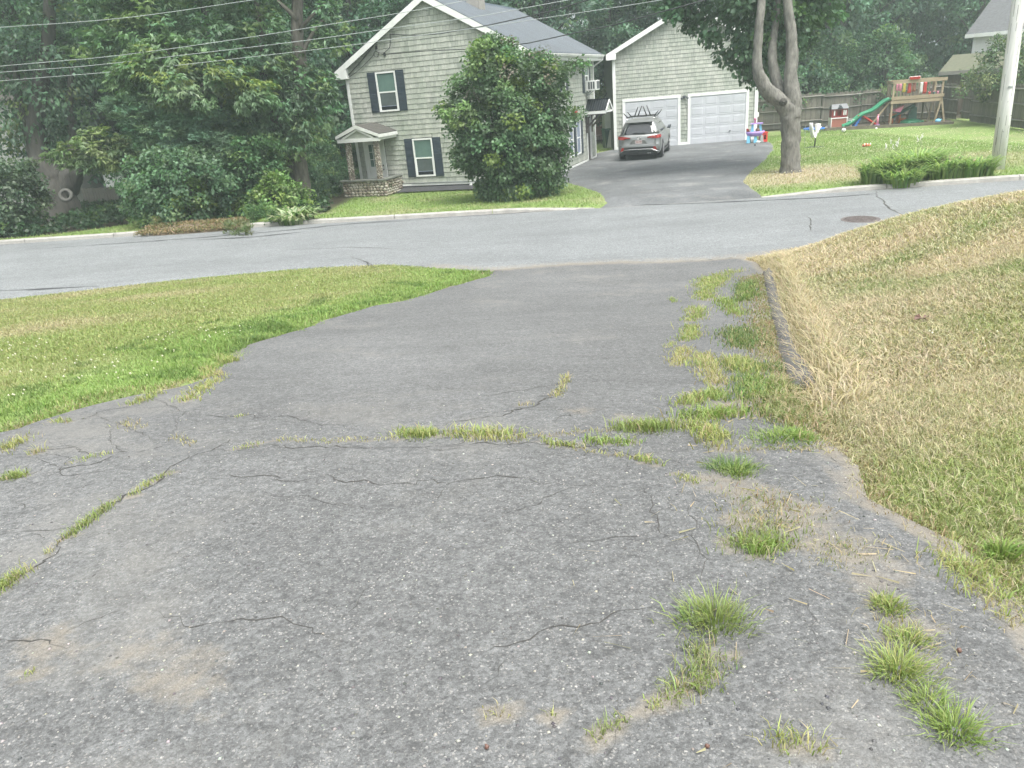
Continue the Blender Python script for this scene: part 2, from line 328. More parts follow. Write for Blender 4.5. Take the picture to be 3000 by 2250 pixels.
def _fit():
    P = _C[:, :2]; n = len(P)
    D2 = ((P[:, None]-P[None])**2).sum(-1)
    A = np.zeros((n+3, n+3)); A[:n, :n] = _phi(D2)+np.eye(n)*.6
    Q = np.c_[np.ones(n), P]; A[:n, n:] = Q; A[n:, :n] = Q.T
    return np.linalg.solve(A, np.r_[_C[:, 2], 0, 0, 0])
_W = _fit()
def H(x, y):
    x = np.atleast_1d(np.asarray(x, float)); y = np.atleast_1d(np.asarray(y, float)); sh = x.shape
    x = x.ravel(); y = y.ravel(); out = np.empty(len(x)); n = len(_C)
    for i in range(0, len(x), 20000):
        X = x[i:i+20000]; Y = y[i:i+20000]
        D2 = (X[:, None]-_C[None, :, 0])**2+(Y[:, None]-_C[None, :, 1])**2
        out[i:i+20000] = _phi(D2)@_W[:n]+_W[n]+_W[n+1]*X+_W[n+2]*Y
    rr = np.hypot(x, y-20); k = np.clip((rr-38)/25, 0, 1); k = k*k*(3-2*k)
    return (out*(1-k)+(-3.8)*k).reshape(sh)
def sst(t): t = np.clip(t, 0, 1); return t*t*(3-2*t)
def ppx(pts): # pixel polyline -> ground XY by marching the smooth height field
    res = []
    for px, py in pts:
        d = _ray(px, py); ts = np.geomspace(1.2, 90, 1500)
        h = H(d.x*ts, d.y*ts); k = int(np.argmax(d.z*ts < h)); t = ts[k]
        res.append((d.x*t, d.y*t))
    return np.array(res)
KERB_L = ppx([(0,722),(400,696),(800,668),(1300,640),(1745,617)]); KERB_R = ppx([(2235,585),(2500,566),(3000,533)])
KX = np.r_[-120, -26, KERB_L[:, 0], KERB_R[:, 0], 22, 120]
KY = np.r_[42, 25.3, KERB_L[:, 1], KERB_R[:, 1], 16.6, -2]
def yk(x): return np.interp(x, KX, KY)
NE = ppx([(0,882),(500,826),(900,790),(1150,779),(1420,799)])
NX = np.r_[-120, -20, NE[:, 0], 2, 4.3, 7, 10, 14, 22, 120]
NYY = np.r_[33, 17.2, NE[:, 1], 12.7, 12.2, 12.0, 11.5, 10.7, 9.0, -10]
def yn(x): return np.interp(x, NX, NYY)
DL = ppx([(1424,812),(1275,857),(1153,893),(1071,906),(949,942),(868,970),(705,1017),(637,1071),(600,1112),(475,1153),(339,1176),(203,1214),(68,1254),(0,1281)])
DL = DL[np.argsort(DL[:, 1])]
DLX = np.r_[-9, -6.5, -4.6, DL[:, 0]]; DLY = np.r_[-4, 1.5, DL[0, 1]-.6, DL[:, 1]]
DR = ppx([(2212,770),(2244,800),(2258,868),(2285,963),(2305,1044),(2332,1126),(2362,1190),(2395,1275),(2500,1356),(2536,1478),(2644,1532),(2794,1614),(3000,1817)])
DR = DR[np.argsort(DR[:, 1])]
DRX = np.r_[2.2, 1.55, 1.35, DR[:, 0]]; DRY = np.r_[-4, 0, DR[0, 1]-.3, DR[:, 1]]
def xl(y): return np.interp(y, DLY, DLX)
def xr(y): return np.interp(y, DRY, DRX)
OPL = KERB_L[-1, 0]; OPR = KERB_R[0, 0]
def gz(x, y):
    x = np.atleast_1d(np.asarray(x, float)); y = np.atleast_1d(np.asarray(y, float))
    h = H(x, y)
    d = y-yk(x); op = sst((x-OPL+.3)/.6)*sst((OPR+.3-x)/.6)
    h = h+.11*(op*sst((d+.1)/1.8)+(1-op)*sst((d-.18)/.12))
    # turf bank along the right edge of the driveway
    dr = x-xr(y); ky = sst((y-1.0)/2)*sst((12.0-y)/1.5); kk = sst((y-3.6)/1.2)*.10+.04
    h = h+kk*ky*sst((dr-.02)/.22)
    dl = xl(y)-x; h = h+.03*sst((y+2)/2)*sst((12.3-y)/1)*sst((dl-.02)/.3)*(y < yn(x)+1)
    return h
def G(px, py, up=0):      # pixel -> real ground point
    d = _ray(px, py); ts = np.geomspace(1.2, 90, 2500)
    h = gz(d.x*ts, d.y*ts); k = int(np.argmax(d.z*ts < h)); t = ts[k]
    return Vector((d.x*t, d.y*t, float(gz(d.x*t, d.y*t)[0])+up))
def gzs(x, y): return float(gz(x, y)[0])
# value noise for numpy
def vn(x, y, sc, seed=0, oct=3):
    out = 0; amp = 1; tot = 0
    tab = np.random.default_rng(seed+5).random((256, 256))
    for o in range(oct):
        X = np.asarray(x)*sc+17.3*o; Y = np.asarray(y)*sc+9.1*o
        i = np.floor(X).astype(int); j = np.floor(Y).astype(int); u = sst(X-i); v = sst(Y-j)
        a = tab[i & 255, j & 255]; b = tab[(i+1) & 255, j & 255]; c = tab[i & 255, (j+1) & 255]; d = tab[(i+1) & 255, (j+1) & 255]
        out = out+amp*((a*(1-u)+b*u)*(1-v)+(c*(1-u)+d*u)*v); tot += amp; amp *= .5; sc *= 2.1
    return out/tot
C_TAN = np.array((.385, .335, .235)); C_GRN = np.array((.175, .24, .085)); C_BRT = np.array((.19, .275, .085))
C_YEL = np.array((.255, .295, .12)); C_DRK = np.array((.045, .085, .022)); C_SOIL = np.array((.05, .045, .032)); C_BROWN = np.array((.17, .13, .065))
def mixc(a, b, t): t = np.asarray(t)[..., None]; return a*(1-t)+b*t
HZ = np.array([(-6.2, 0, 0)])
def lawn_colour(x, y):
    """true colour of the turf (dry or green) at each ground point"""
    x = np.asarray(x, float); y = np.asarray(y, float)
    n1 = vn(x, y, .9, 1); n2 = vn(x, y, 2.6, 2); n3 = vn(x, y, .28, 3)
    c = np.broadcast_to(C_GRN, x.shape+(3,)).copy()
    # bank right of the driveway
    dr = x-xr(y); rb = (dr > -.2) & (y < yn(x)+.6)
    dry = sst((y-2.2)/2.2)*.62*sst((9.5-dr*1.3)/4)+.10; dry = dry-.02+.40*sst((1.6-dr)/1.2)*sst((y-2.6)/1.2)-.45*sst((3.0-y)/1.2)+(n1-.5)*2.3+(n2-.5)*1.0-.35*sst((dr-2.6)/2.5)
    cr = mixc(mixc(C_GRN*.9, C_YEL, np.clip(.35+(n3-.4)*2, 0, 1)), C_TAN, np.clip(dry, 0, 1))
    c[rb] = cr[rb]
    # lawn left of the driveway
    dl = xl(y)-x; lb = (dl > -.2) & (y < yn(x)+.3) & (x < 1)
    st = vn(x*.35+y*.25, y*1.6-x*.12, .9, 4)
    dry2 = np.clip((st-.46)*2.6+(n2-.5)*.8, 0, .85)*sst((dl-.55)/1.2)
    band = vn(x*.55+y*.16, y*.9-x*.28, .55, 14)
    cl = mixc(mixc(C_BRT, C_YEL*.95, np.clip(sst((dl-.5)/1.6)*.75+(band-.5)*1.2*(dl > .6), 0, 1)), C_TAN*.97, np.clip(dry2*.62+(band-.62)*1.6*(dl > 1.2), 0, .8))
    c[lb] = cl[lb]
    # verge and yard over the road
    far = y > yk(x)
    dm = np.hypot((x-11.5)*.55, (y-23.8)); dryf = sst((4.2-dm)/3.0)*.85+np.clip((n1-.55)*1.4, 0, .5)
    hs_ = (x < 4.5); dryf = np.where(hs_, np.clip((n1-.45)*1.4, 0, .4), dryf)
    cf = mixc(mixc(C_GRN*1.02, C_BRT, np.clip((n3-.3)*2, 0, 1)), C_TAN*.95, np.clip(dryf, 0, 1))
    c[far] = cf[far]
    return c
def wood_mask(x, y):
    """1 where the wood's floor takes over from lawn"""
    w = sst((y-44.5-(x-15)*-.3)/2)
    left = sst((-5.4-x)/.5)*sst((y-(23.6+np.clip((-x-6)*.11, 0, 4)))/.8)
    left2 = sst((-9.0-x)/.8)*sst((24.6+(x+16.4)*.82-y)/.6)      # strip of lawn left of the bushes
    return np.maximum(w, np.clip(left-left2*1.0, 0, 1))
# ground sheet
def _axis(*segs):
    out = []
    for a, b, d in segs: out += list(np.arange(a, b-1e-6, d))
    return out
gxs = np.array(sorted([-400, -250, -160, -110, -80]+_axis((-60, -24, 2), (-24, -4, .3), (-4, 5, .09), (5, 14, .2), (14, 28, .35), (28, 60, 2))+[60, 90, 130, 200, 400]))
gys = np.array(sorted([-300, -120, -50, -20, -8, -4]+_axis((-3, 1, .3), (1, 14, .11), (14, 18, .4), (18, 25, .12), (25, 48, .35), (48, 80, 2))+[80, 110, 160, 260, 400]))
GX, GY = np.meshgrid(gxs, gys)
gxf, gyf = GX.ravel(), GY.ravel(); gzf = gz(gxf, gyf)+(vn(gxf, gyf, 3, 9)-.5)*.02
def gridfaces(nr, nc):
    i = np.arange((nr-1)*(nc-1)); r_ = i//(nc-1); c_ = i % (nc-1); a = r_*nc+c_
    return np.c_[a, a+1, a+nc+1, a+nc]
gcol = lawn_colour(gxf, gyf)*.82
wm_ = wood_mask(gxf, gyf); gcol = mixc(gcol, C_SOIL*1.0, wm_)
edge = np.minimum(np.abs(xr(gyf)-gxf), np.abs(xl(gyf)-gxf)); em = sst((.30-edge)/.25)*(gyf < 13)*(vn(gxf, gyf, 3, 6) > .42)
gcol = mixc(gcol, np.array((.20, .17, .125)), em*.8)
mg = leafmat('ground_soil_turf', .95, 0, spec=.1)
_nt = mg.node_tree; _P = _nt.nodes['Principled BSDF']; _n = _nt.nodes.new('ShaderNodeTexNoise'); _n.inputs['Scale'].default_value = 14; _n.inputs['Detail'].default_value = 8
_tc = _nt.nodes.new('ShaderNodeTexCoord'); _nt.links.new(_tc.outputs['Object'], _n.inputs['Vector'])
_rp = ramp(_nt, [(.3, .6), (.7, 1.4)]); _nt.links.new(_n.outputs['Fac'], _rp.inputs[0])
_mx = _nt.nodes.new('ShaderNodeMix'); _mx.data_type = 'RGBA'; _mx.blend_type = 'MULTIPLY'; _mx.inputs[0].default_value = 1
_at = [n for n in _nt.nodes if n.type == 'ATTRIBUTE'][0]
_nt.links.new(_at.outputs['Color'], _mx.inputs[6]); _nt.links.new(_rp.outputs[0], _mx.inputs[7]); _nt.links.new(_mx.outputs[2], _P.inputs['Base Color'])
_b = _nt.nodes.new('ShaderNodeBump'); _b.inputs['Strength'].default_value = .8; _b.inputs['Distance'].default_value = .05; _nt.links.new(_n.outputs['Fac'], _b.inputs['Height']); _nt.links.new(_b.outputs[0], _P.inputs['Normal'])
ground = link('ground', npmesh('ground', np.c_[gxf, gyf, gzf], gridfaces(len(gys), len(gxs)), mg, gcol, True)); tag(ground, 'grassy ground of lawns, banks and bare soil', kind='structure')

# driveway in the foreground
SEAM = ppx([(300,1347),(560,1350),(815,1338),(1150,1326),(1500,1332),(1800,1357),(2100,1395)])
def seam(x): return np.interp(x, SEAM[:, 0], SEAM[:, 1])
def dz(x, y):
    x = np.asarray(x, float); y = np.asarray(y, float)
    z = gz(x, y)+.040+(vn(x, y, 1.1, 21)-.5)*.030+(vn(x, y, 5, 22)-.5)*.006
    z = z+.016*sst((seam(x)-y)/.07)
    rim = np.minimum(x-xl(y), xr(y)-x); return z-.03*sst((.16-rim)/.16)
ys = np.concatenate([np.arange(-4, 1, .2), np.arange(1, 5, .04), np.arange(5, 12.9, .07)]); nc = 110
u = np.linspace(0, 1, nc)
jl = (vn(ys*3, ys*0, 1, 31)-.5)*.25; jr = (vn(ys*3, ys*0+5, 1, 32)-.5)*.10
XL_ = xl(ys)+jl-.08*0; XR_ = xr(ys)+jr*.4
DX = XL_[:, None]*(1-u)+XR_[:, None]*u; DY = np.repeat(ys[:, None], nc, 1)
DYc = np.minimum(DY, yn(DX)+.12+(vn(DX, DX*0, 2, 33)-.5)*.3)
drv = link('driveway', npmesh('driveway', np.c_[DX.ravel(), DYc.ravel(), dz(DX.ravel(), DYc.ravel())], gridfaces(len(ys), nc), M['drive'], None, True))
tag(drv, 'cracked old asphalt driveway sloping down to the street', kind='structure')
# street
sx = np.unique(np.r_[np.arange(-110, -24, 3), np.arange(-24, 24, .25), np.arange(24, 110, 3)]); v = np.linspace(0, 1, 40)
SX = np.repeat(sx[:, None], 40, 1); y0 = yn(sx)+(vn(sx, sx*0, 1.2, 35)-.5)*.25; y1 = yk(sx)+.02
SY = y0[:, None]*(1-v)+y1[:, None]*v
def sz(x, y): return H(x, y)+.022
street = link('street', npmesh('street', np.c_[SX.ravel(), SY.ravel(), sz(SX.ravel(), SY.ravel())+.03-.075*(1-sst((SY.ravel()-yn(SX.ravel())+.05)/.35))], gridfaces(len(sx), 40)[:, ::-1], M['street'], None, True))
tag(street, 'pale grey asphalt street crossing behind the driveway', kind='structure')
def szz(x, y): return float(sz(x, y)[0])+.03
# neighbour's driveway
NL = ppx([(1752,616),(1776,603),(1763,578),(1712,560),(1668,545),(1560,548),(1674,490),(1745,456),(1790,445)])
NR = ppx([(2236,586),(2175,545),(2204,509),(2244,475),(2267,447),(2262,427),(2237,416)])
def mono(P, ylo, xlo):
    P = P[np.argsort(P[:, 1])]; return P
NL = mono(NL, 0, 0); NR = mono(NR, 0, 0)
ny = np.r_[np.arange(19.2, 41.5, .3)]
nlx = np.interp(ny, NL[:, 1], NL[:, 0]); nrx = np.interp(ny, NR[:, 1], NR[:, 0])
nlx += (vn(ny, ny*0, 1, 36)-.5)*.15; nrx += (vn(ny, ny*0, 1, 37)-.5)*.15
NXg = nlx[:, None]*(1-np.linspace(0, 1, 30))+nrx[:, None]*np.linspace(0, 1, 30); NYg = np.maximum(ny[:, None]+NXg*0, yk(NXg)-.05)
ndr = link('neighbour_driveway', npmesh('neighbour_driveway', np.c_[NXg.ravel(), NYg.ravel(), gz(NXg.ravel(), NYg.ravel())+.050-.055*np.tile(np.r_[1, .25, np.zeros(26), .25, 1], len(ny))], gridfaces(len(ny), 30), M['ndrive'], None, True))
tag(ndr, 'dark smooth asphalt driveway leading to the garage', kind='structure')

# cracks: thin jagged ribbons following the paving
K = 1.35624
def ribbon(name, pix, w, m, zf, parent=None, jag=.02, up=.004, taper=True, step=.05):
    P = pix if isinstance(pix, np.ndarray) else ppx([(a*K, b*K) for a, b in pix]); pts = []
    for i in range(len(P)-1):
        n = max(2, int(np.hypot(*(P[i+1]-P[i]))/step))
        for k in range(n): pts.append(P[i]+(P[i+1]-P[i])*k/n)
    pts.append(P[-1]); pts = np.array(pts); n = len(pts)
    pts = pts+np.c_[(RG.random(n)-.5), (RG.random(n)-.5)]*jag
    pts[:, 0] += (vn(np.arange(n)*.25, np.zeros(n), 1, len(pix)*7+n)-.5)*jag*5; pts[:, 1] += (vn(np.arange(n)*.25, np.ones(n), 1, n)-.5)*jag*5
    d = np.gradient(pts, axis=0); nn = np.c_[-d[:, 1], d[:, 0]]; nn /= np.linalg.norm(nn, axis=1)[:, None]+1e-9
    ww = w*(.3+1.3*RG.random(n)**1.4); 
    if taper: ww = ww*np.minimum(1, np.minimum(np.arange(n), np.arange(n)[::-1])/(n*.3)+.15)
    A = pts+nn*ww[:, None]/2; B = pts-nn*ww[:, None]/2
    V = np.concatenate([np.c_[A, zf(A[:, 0], A[:, 1])+up], np.c_[B, zf(B[:, 0], B[:, 1])+up]])
    F = np.array([(i, i+1, n+i+1, n+i) for i in range(n-1)])
    o = link(name, npmesh(name, V, F, m), parent); return o, pts
CR = [([(1232,820),(1225,845),(1200,870),(1165,885),(1120,900),(1060,915),(1000,925),(940,940)], .020),
 ([(400,905),(480,910),(560,915),(640,915),(700,925),(780,940)], .012),
 ([(400,1068),(460,1050),(520,1052),(600,1058),(680,1058),(760,1062),(830,1070),(900,1070),(960,1065),(1090,1055),(1160,1065),(1260,1070),(1380,1075)], .010),
 ([(1080,775),(1180,775),(1320,785),(1400,775)], .008), ([(1195,822),(1188,842),(1100,862),(1020,872)], .010),
 ([(300,1360),(380,1365),(450,1380),(540,1385),(600,1380),(680,1400),(760,1420)], .006),
 ([(1420,1330),(1380,1345),(1330,1365),(1260,1380),(1200,1385),(1130,1410),(1080,1425),(1030,1440)], .007),
 ([(0,1415),(60,1420),(120,1418),(170,1435)], .008), ([(0,1100),(60,1080),(160,1030),(230,1010),(300,990),(420,960)], .010),
 ([(-10,1315),(100,1235),(150,1190),(230,1130),(370,1045),(430,995)], .018), ([(1378,1073),(1390,1100),(1420,1140),(1440,1200)], .008),
 ([(0,1180),(80,1175),(150,1168)], .009), ([(400,820),(520,830),(640,828),(760,836)], .009), ([(880,835),(960,850),(1060,855)], .007),
 ([(150,925),(220,905),(330,880)], .010), ([(60,990),(150,985),(260,1000),(330,985)], .010),
 ([(450,985),(620,978),(815,985),(1100,978),(1310,985),(1500,1030)], .014), ([(1190,930),(1260,905),(1330,890)], .007),
 ([(560,1095),(700,1100),(800,1120)], .004), ([(180,905),(260,925),(330,965),(400,960)], .007), ([(90,1010),(150,1045),(230,1040),(330,1035)], .007), ([(230,925),(250,985),(300,1010)], .006), ([(330,870),(390,905),(380,960)], .007), ([(20,1110),(90,1130),(160,1100)], .006), ([(640,830),(700,850),(880,852)], .005), ([(1330,780),(1400,800),(1450,795)], .005), ([(1080,890),(1180,905),(1240,900),(1270,930)], .005), ([(880,700),(960,740),(1000,790)], .004), ([(1500,1100),(1490,1200),(1520,1300)], .004), ([(1240,1500),(1330,1520),(1420,1500)], .003), ([(1700,1300),(1760,1380),(1770,1460)], .003), ([(1640,990),(1720,988),(1800,1000)], .010), ([(1760,985),(1830,1030),(1880,1100)], .008)]
for i, (p, w) in enumerate(CR):
    o, pp_ = ribbon('crack', p, w*.55, M['crack'], dz, drv, jag=.02 if w < .01 else .028, step=.03, up=.002)
    for q in range(max(1, int(len(pp_)/26))):
        k_ = int(RG.integers(2, len(pp_)-2)); a_ = RG.random()*6.28; L_ = .10+.35*RG.random(); P_ = [pp_[k_]]
        for m_ in range(4): a_ += RG.normal(0, .35); P_.append(P_[-1]+np.array((math.cos(a_), math.sin(a_)*1.2))*L_/4)
        P_ = np.array(P_)
        if (P_[:, 1] < 11).all() and (P_[:, 0] > xl(P_[:, 1])+.1).all() and (P_[:, 0] < xr(P_[:, 1])-.1).all(): ribbon('crack', P_, w*.28, M['crack'], dz, drv, jag=.012, step=.02, up=.002)
def _szv(x, y): return sz(x, y)+.03
for p, w in [([(1888,418),(1920,458),(1958,478),(1995,492)], .04), ([(1738,470),(1752,485),(1750,505)], .04), ([(1940,470),(1990,478)], .03),
             ([(930,590),(1010,588),(1120,592)], .02), ([(760,560),(830,590)], .02), ([(600,545),(760,540),(900,545)], .02)]:
    ribbon('crack', p, w, M['crack'], _szv, street, jag=.03, step=.15)
for p, w in [([(55,543),(250,531),(420,519),(560,508),(640,500),(760,488),(930,478)], .10), ([(420,523),(560,516),(660,506)], .16), ([(0,634),(110,629),(215,624)], .14),
             ([(700,492),(800,484),(900,478),(1150,462),(1330,452)], .10), ([(1310,448),(1420,447),(1540,443),(1640,438),(1760,433),(1900,424)], .14)]:
    ribbon('sealed_crack', p, w, M['sealer'], _szv, street, jag=.03, up=.005, step=.3)
# washed sand where the driveway meets the street, and along its broken edges
def patch(name, poly_px, m, zf, parent, up=.006):
    P = ppx([(a*K, b*K) for a, b in poly_px]); c = P.mean(0); ring = []
    n = len(P)
    for i in range(n):
        for k in range(6):
            q = P[i]+(P[(i+1) % n]-P[i])*k/6; q = c+(q-c)*(1+RG.uniform(-.10, .10)); ring.append(q)
    ring = np.array(ring); N = len(ring); rings = [ring, c+(ring-c)*.6, c+(ring-c)*.25]
    V = np.concatenate(rings+[c[None]]); Z = zf(V[:, 0], V[:, 1])+up; Z[:N] -= .012
    F = []
    for r_ in range(2):
        for k in range(N): F.append((r_*N+k, r_*N+(k+1) % N, (r_+1)*N+(k+1) % N, (r_+1)*N+k))
    me = bpy.data.meshes.new(name); F2 = [tuple(f) for f in F]+[(2*N+k, 2*N+(k+1) % N, 3*N) for k in range(N)]
    me.from_pydata(np.c_[V, Z].tolist(), [], F2); me.materials.append(m)
    o = link(name, me, parent); return o
SANDP = [[(1040,600),(1062,588),(1110,586),(1150,588),(1130,592),(1080,596)], [(1200,588),(1250,583),(1330,580),(1370,583),(1300,588)], [(1560,574),(1600,569),(1640,566),(1640,576),(1600,580)],
 [(570,745),(590,722),(640,715),(640,722),(600,745)], [(470,775),(500,755),(560,740),(560,752),(510,768),(480,788)],
 [(1250,584),(1285,578),(1310,582),(1280,587)]]
# manhole cover set in the street
mc_ = G(2520, 650); mcx = mc_.x; mcy = mc_.y; mz = szz(mcx, mcy)
b = MB(); b.tube([(0, 0, -.05), (0, 0, .006)], [.37, .37], 32); b.build('manhole_frame_ring', M['iron'])
mo = bpy.data.objects['manhole_frame_ring']; mo.name = 'manhole_cover'; mo.location = (mcx, mcy, mz); tag(mo, 'round rusty manhole cover set in the street', 'manhole cover')
b = MB(); b.tube([(0, 0, 0), (0, 0, .016)], [.31, .31], 32)
for i in range(-5, 6):
    L_ = math.sqrt(max(0, .29**2-(i*.052)**2)); b.box((-L_, i*.052-.010, .012), (L_, i*.052+.010, .022))
b.build('lid', M['iron'], mo)

# kerbs
def kerb(line, name, label, tips=(False, False)):
    root = empty(name); tag(root, label, kind='structure')
    L_ = np.r_[0, np.cumsum(np.hypot(*np.diff(line, axis=0).T))]; T = L_[-1]; n = max(1, int(round(T/3)))
    for i in range(n):
        a, b_ = T*i/n+.01, T*(i+1)/n-.01; ss = np.linspace(a, b_, 7); rings = []
        for s_ in ss:
            x = np.interp(s_, L_, line[:, 0]); y = np.interp(s_, L_, line[:, 1])
            k = 1.0
            if tips[0]: k = min(k, .25+.75*min(1, s_/2.2))
            if tips[1]: k = min(k, .25+.75*min(1, (T-s_)/2.2))
            z = float(H(x, y)[0])-.05; h = .05+.155*k
            rings.append([(x, y-.01, z), (x, y+.02, z+h-.02), (x, y+.05, z+h), (x, y+.19, z+h+.008), (x, y+.21, z+h-.02), (x, y+.22, z)])
        b = MB(); b.loft([r_[::-1] for r_ in rings], smooth=False); b.build('kerb_section', M['concrete'], root)
    return root
kerb(np.r_[[(-26, 25.3)], KERB_L], 'kerb', 'pale concrete kerb in front of the green house lawn', (False, True))
kerb(np.r_[KERB_R, [(22, 16.6)]], 'kerb', 'pale concrete kerb in front of the play yard lawn', (True, False))
# old asphalt kerb at the foot of the bank, lumpy
kp = ppx([(2246,800),(2258,868),(2284,963),(2302,1044),(2330,1126),(2352,1150)]); kp = kp[np.argsort(kp[:, 1])]
t_ = np.linspace(0, 1, 90); L_ = np.r_[0, np.cumsum(np.hypot(*np.diff(kp, axis=0).T))]
rings = []
for s_ in t_*L_[-1]:
    x = np.interp(s_, L_, kp[:, 0]); y = np.interp(s_, L_, kp[:, 1]); w = .025+.04*float(vn(s_, 0., 1.3, 41))+(.05 if s_ < .9 else 0); h = .07+.03*float(vn(s_, 3., 1.7, 42)); z = float(H(x, y)[0])-.03
    e = .0 if 0 < s_ < L_[-1] else -.06
    rings.append([(x-.06-.02*random.random(), y, z), (x-.05, y, z+h*.7), (x-.02, y, z+h+e), (x+w*.6, y, z+h+.035+e+.012*random.random()), (x+w+.03, y, z+h+.01+e), (x+w+.05, y, z)])
b = MB(); b.loft(rings); b.build('asphalt_kerb', mat('old_asphalt_kerb', (.10, .10, .098), .95, var=.45, scale=14, bump=1, bscale=45)); tag(bpy.data.objects['asphalt_kerb'], 'crumbling dark asphalt kerb along the foot of the dry bank', 'kerb')

# ------------------------------------------------------------------ shingled walls
SH_W = [.105, .13, .155, .185]; SH_E = .185
def add_sh(b, p, q, r_, top_, mi):
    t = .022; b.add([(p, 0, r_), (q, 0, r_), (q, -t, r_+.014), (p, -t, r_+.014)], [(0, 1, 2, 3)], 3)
    b.add([(p, -t, r_+.014), (q, -t, r_+.014), (q, -.005, top_), (p, -.005, top_), (p, 0, r_), (q, 0, r_)], [(0, 1, 2, 3), (0, 3, 4), (1, 5, 2)], mi)
def shingle_mesh(w, m):
    b = MB(); t = .022
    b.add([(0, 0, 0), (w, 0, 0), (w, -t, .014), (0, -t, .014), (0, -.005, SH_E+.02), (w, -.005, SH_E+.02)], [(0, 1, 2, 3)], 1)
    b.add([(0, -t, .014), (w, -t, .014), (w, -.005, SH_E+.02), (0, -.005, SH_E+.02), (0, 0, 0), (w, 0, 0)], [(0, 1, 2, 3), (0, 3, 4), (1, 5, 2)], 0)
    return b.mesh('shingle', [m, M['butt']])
SHM = [[shingle_mesh(w-.008, M[k]) for k in ('sage', 'sage2', 'sage3')] for w in SH_W]
def shingle_wall(parent, x0, x1, z0, top, rects, budget, place, seed, stuffname='shingle_course'):
    """shingles on a wall whose plane is local x-z; top(x) gives the wall height; rects are openings"""
    rnd = random.Random(seed); full = []; rest = MB(); z = z0; row = 0
    zmax = max(top(x0+.01), top((x0+x1)/2), top(x1-.01))
    while z < zmax:
        xs = [x0]; x = x0
        while x < x1-1e-4:
            wi = rnd.choice([0, 1, 1, 2, 2, 3]); w = min(SH_W[wi], x1-x)
            segs = [(x, x+w, z, z+SH_E)]
            for (a, b_, c, d) in rects:
                ns = []
                for (p, q, r_, s_) in segs:
                    if q <= a or p >= b_ or s_ <= c or r_ >= d: ns.append((p, q, r_, s_)); continue
                    if p < a: ns.append((p, a, r_, s_))
                    if q > b_: ns.append((b_, q, r_, s_))
                    pa, qb = max(p, a), min(q, b_)
                    if r_ < c: ns.append((pa, qb, r_, c))
                    if s_ > d: ns.append((pa, qb, d, s_))
                segs = ns
            for (p, q, r_, s_) in segs:
                if q-p < .02 or s_-r_ < .02: continue
                tp = min(top(p), top(q))
                if r_ > tp-.03: continue
                isfull = (abs(q-p-SH_W[wi]) < 1e-4 and abs(s_-r_-SH_E) < 1e-4 and s_+.03 < tp)
                mi = rnd.choice([0, 0, 0, 1, 1, 2]); dz_ = rnd.uniform(-.004, .004)
                if isfull: full.append((p, r_+dz_, wi, mi))
                else:
                    s2 = min(s_+(.02 if abs(s_-r_-SH_E) < 1e-4 else 0), max(r_+.03, tp)); add_sh(rest, p+.004, q-.004, r_+dz_, s2, mi)
            x += w
        z += SH_E; row += 1
    full.sort(key=lambda t: (abs(t[1]-2.6) if t[1] < 6 else 9)+t[0]*.0)
    T = Matrix(place)
    for k, (p, r_, wi, mi) in enumerate(full):
        if k < budget:
            o = link('shingle', SHM[wi][mi], parent); o.matrix_local = T@Matrix.Translation((p, 0, r_))
        else:
            add_sh(rest, p, p+SH_W[wi]-.008, r_, r_+SH_E+.02, mi)
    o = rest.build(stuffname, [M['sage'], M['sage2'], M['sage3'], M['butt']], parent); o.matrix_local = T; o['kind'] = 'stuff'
def window(parent, T, x, z, w, h, shutters=(.33, .33), lower='glassG', upper='glassT', curtain=False):
    """window in local x-z plane, T places that plane; frame proud of the shingles"""
    f = empty('window', parent=parent); f.matrix_local = T@Matrix.Translation((x, 0, z))
    b = MB(); t = .06
    b.box((0, -.045, 0), (t, .0, h)); b.box((w-t, -.045, 0), (w, 0, h)); b.box((t, -.045, h-t), (w-t, 0, h)); b.box((t, -.050, 0), (w-t, 0, t)); b.build('window_frame', M['white'], f)
    b = MB(); b.box((t, -.038, h*.49-.025), (w-t, -.008, h*.49+.025)); b.box((t, -.034, t), (t+.03, -.01, h*.49-.025)); b.box((w-t-.03, -.034, t), (w-t, -.01, h*.49-.025)); b.build('sash', M['white'], f)
    b = MB(); b.box((t, -.018, h*.49), (w-t, -.012, h-t)); b.build('pane', M[upper], f)
    b = MB(); b.box((t, -.020, t), (w-t, -.014, h*.49)); b.build('pane', M[lower], f)
    if curtain:
        b = MB(); b.box((t+.03, -.023, t+.01), (w-t-.03, -.021, t+.13)); b.build('blind', M['glassD'], f)
        b = MB(); b.box((t+.03, -.0225, t+.13), (w-t-.03, -.0215, t+.15)); b.build('blind_bar', M['curtain'], f)
    for side, sw in (('L', shutters[0]), ('R', shutters[1])):
        if not sw: continue
        sx0 = -sw-.01 if side == 'L' else w+.01
        s_ = MB(); s_.box((sx0, -.045, -.01), (sx0+sw, -.016, h+.01))
        for k in range(int(h/.052)-1):
            zz = .05+k*.052
            if abs(zz-h/2) < .06: continue
            s_.hexa([(sx0+.05, -.050, zz), (sx0+sw-.05, -.050, zz), (sx0+sw-.05, -.044, zz+.04), (sx0+.05, -.044, zz+.04), (sx0+.05, -.056, zz+.008), (sx0+sw-.05, -.056, zz+.008), (sx0+sw-.05, -.046, zz+.044), (sx0+.05, -.046, zz+.044)])
        s_.build('shutter', M['shutter'], f)
    return f

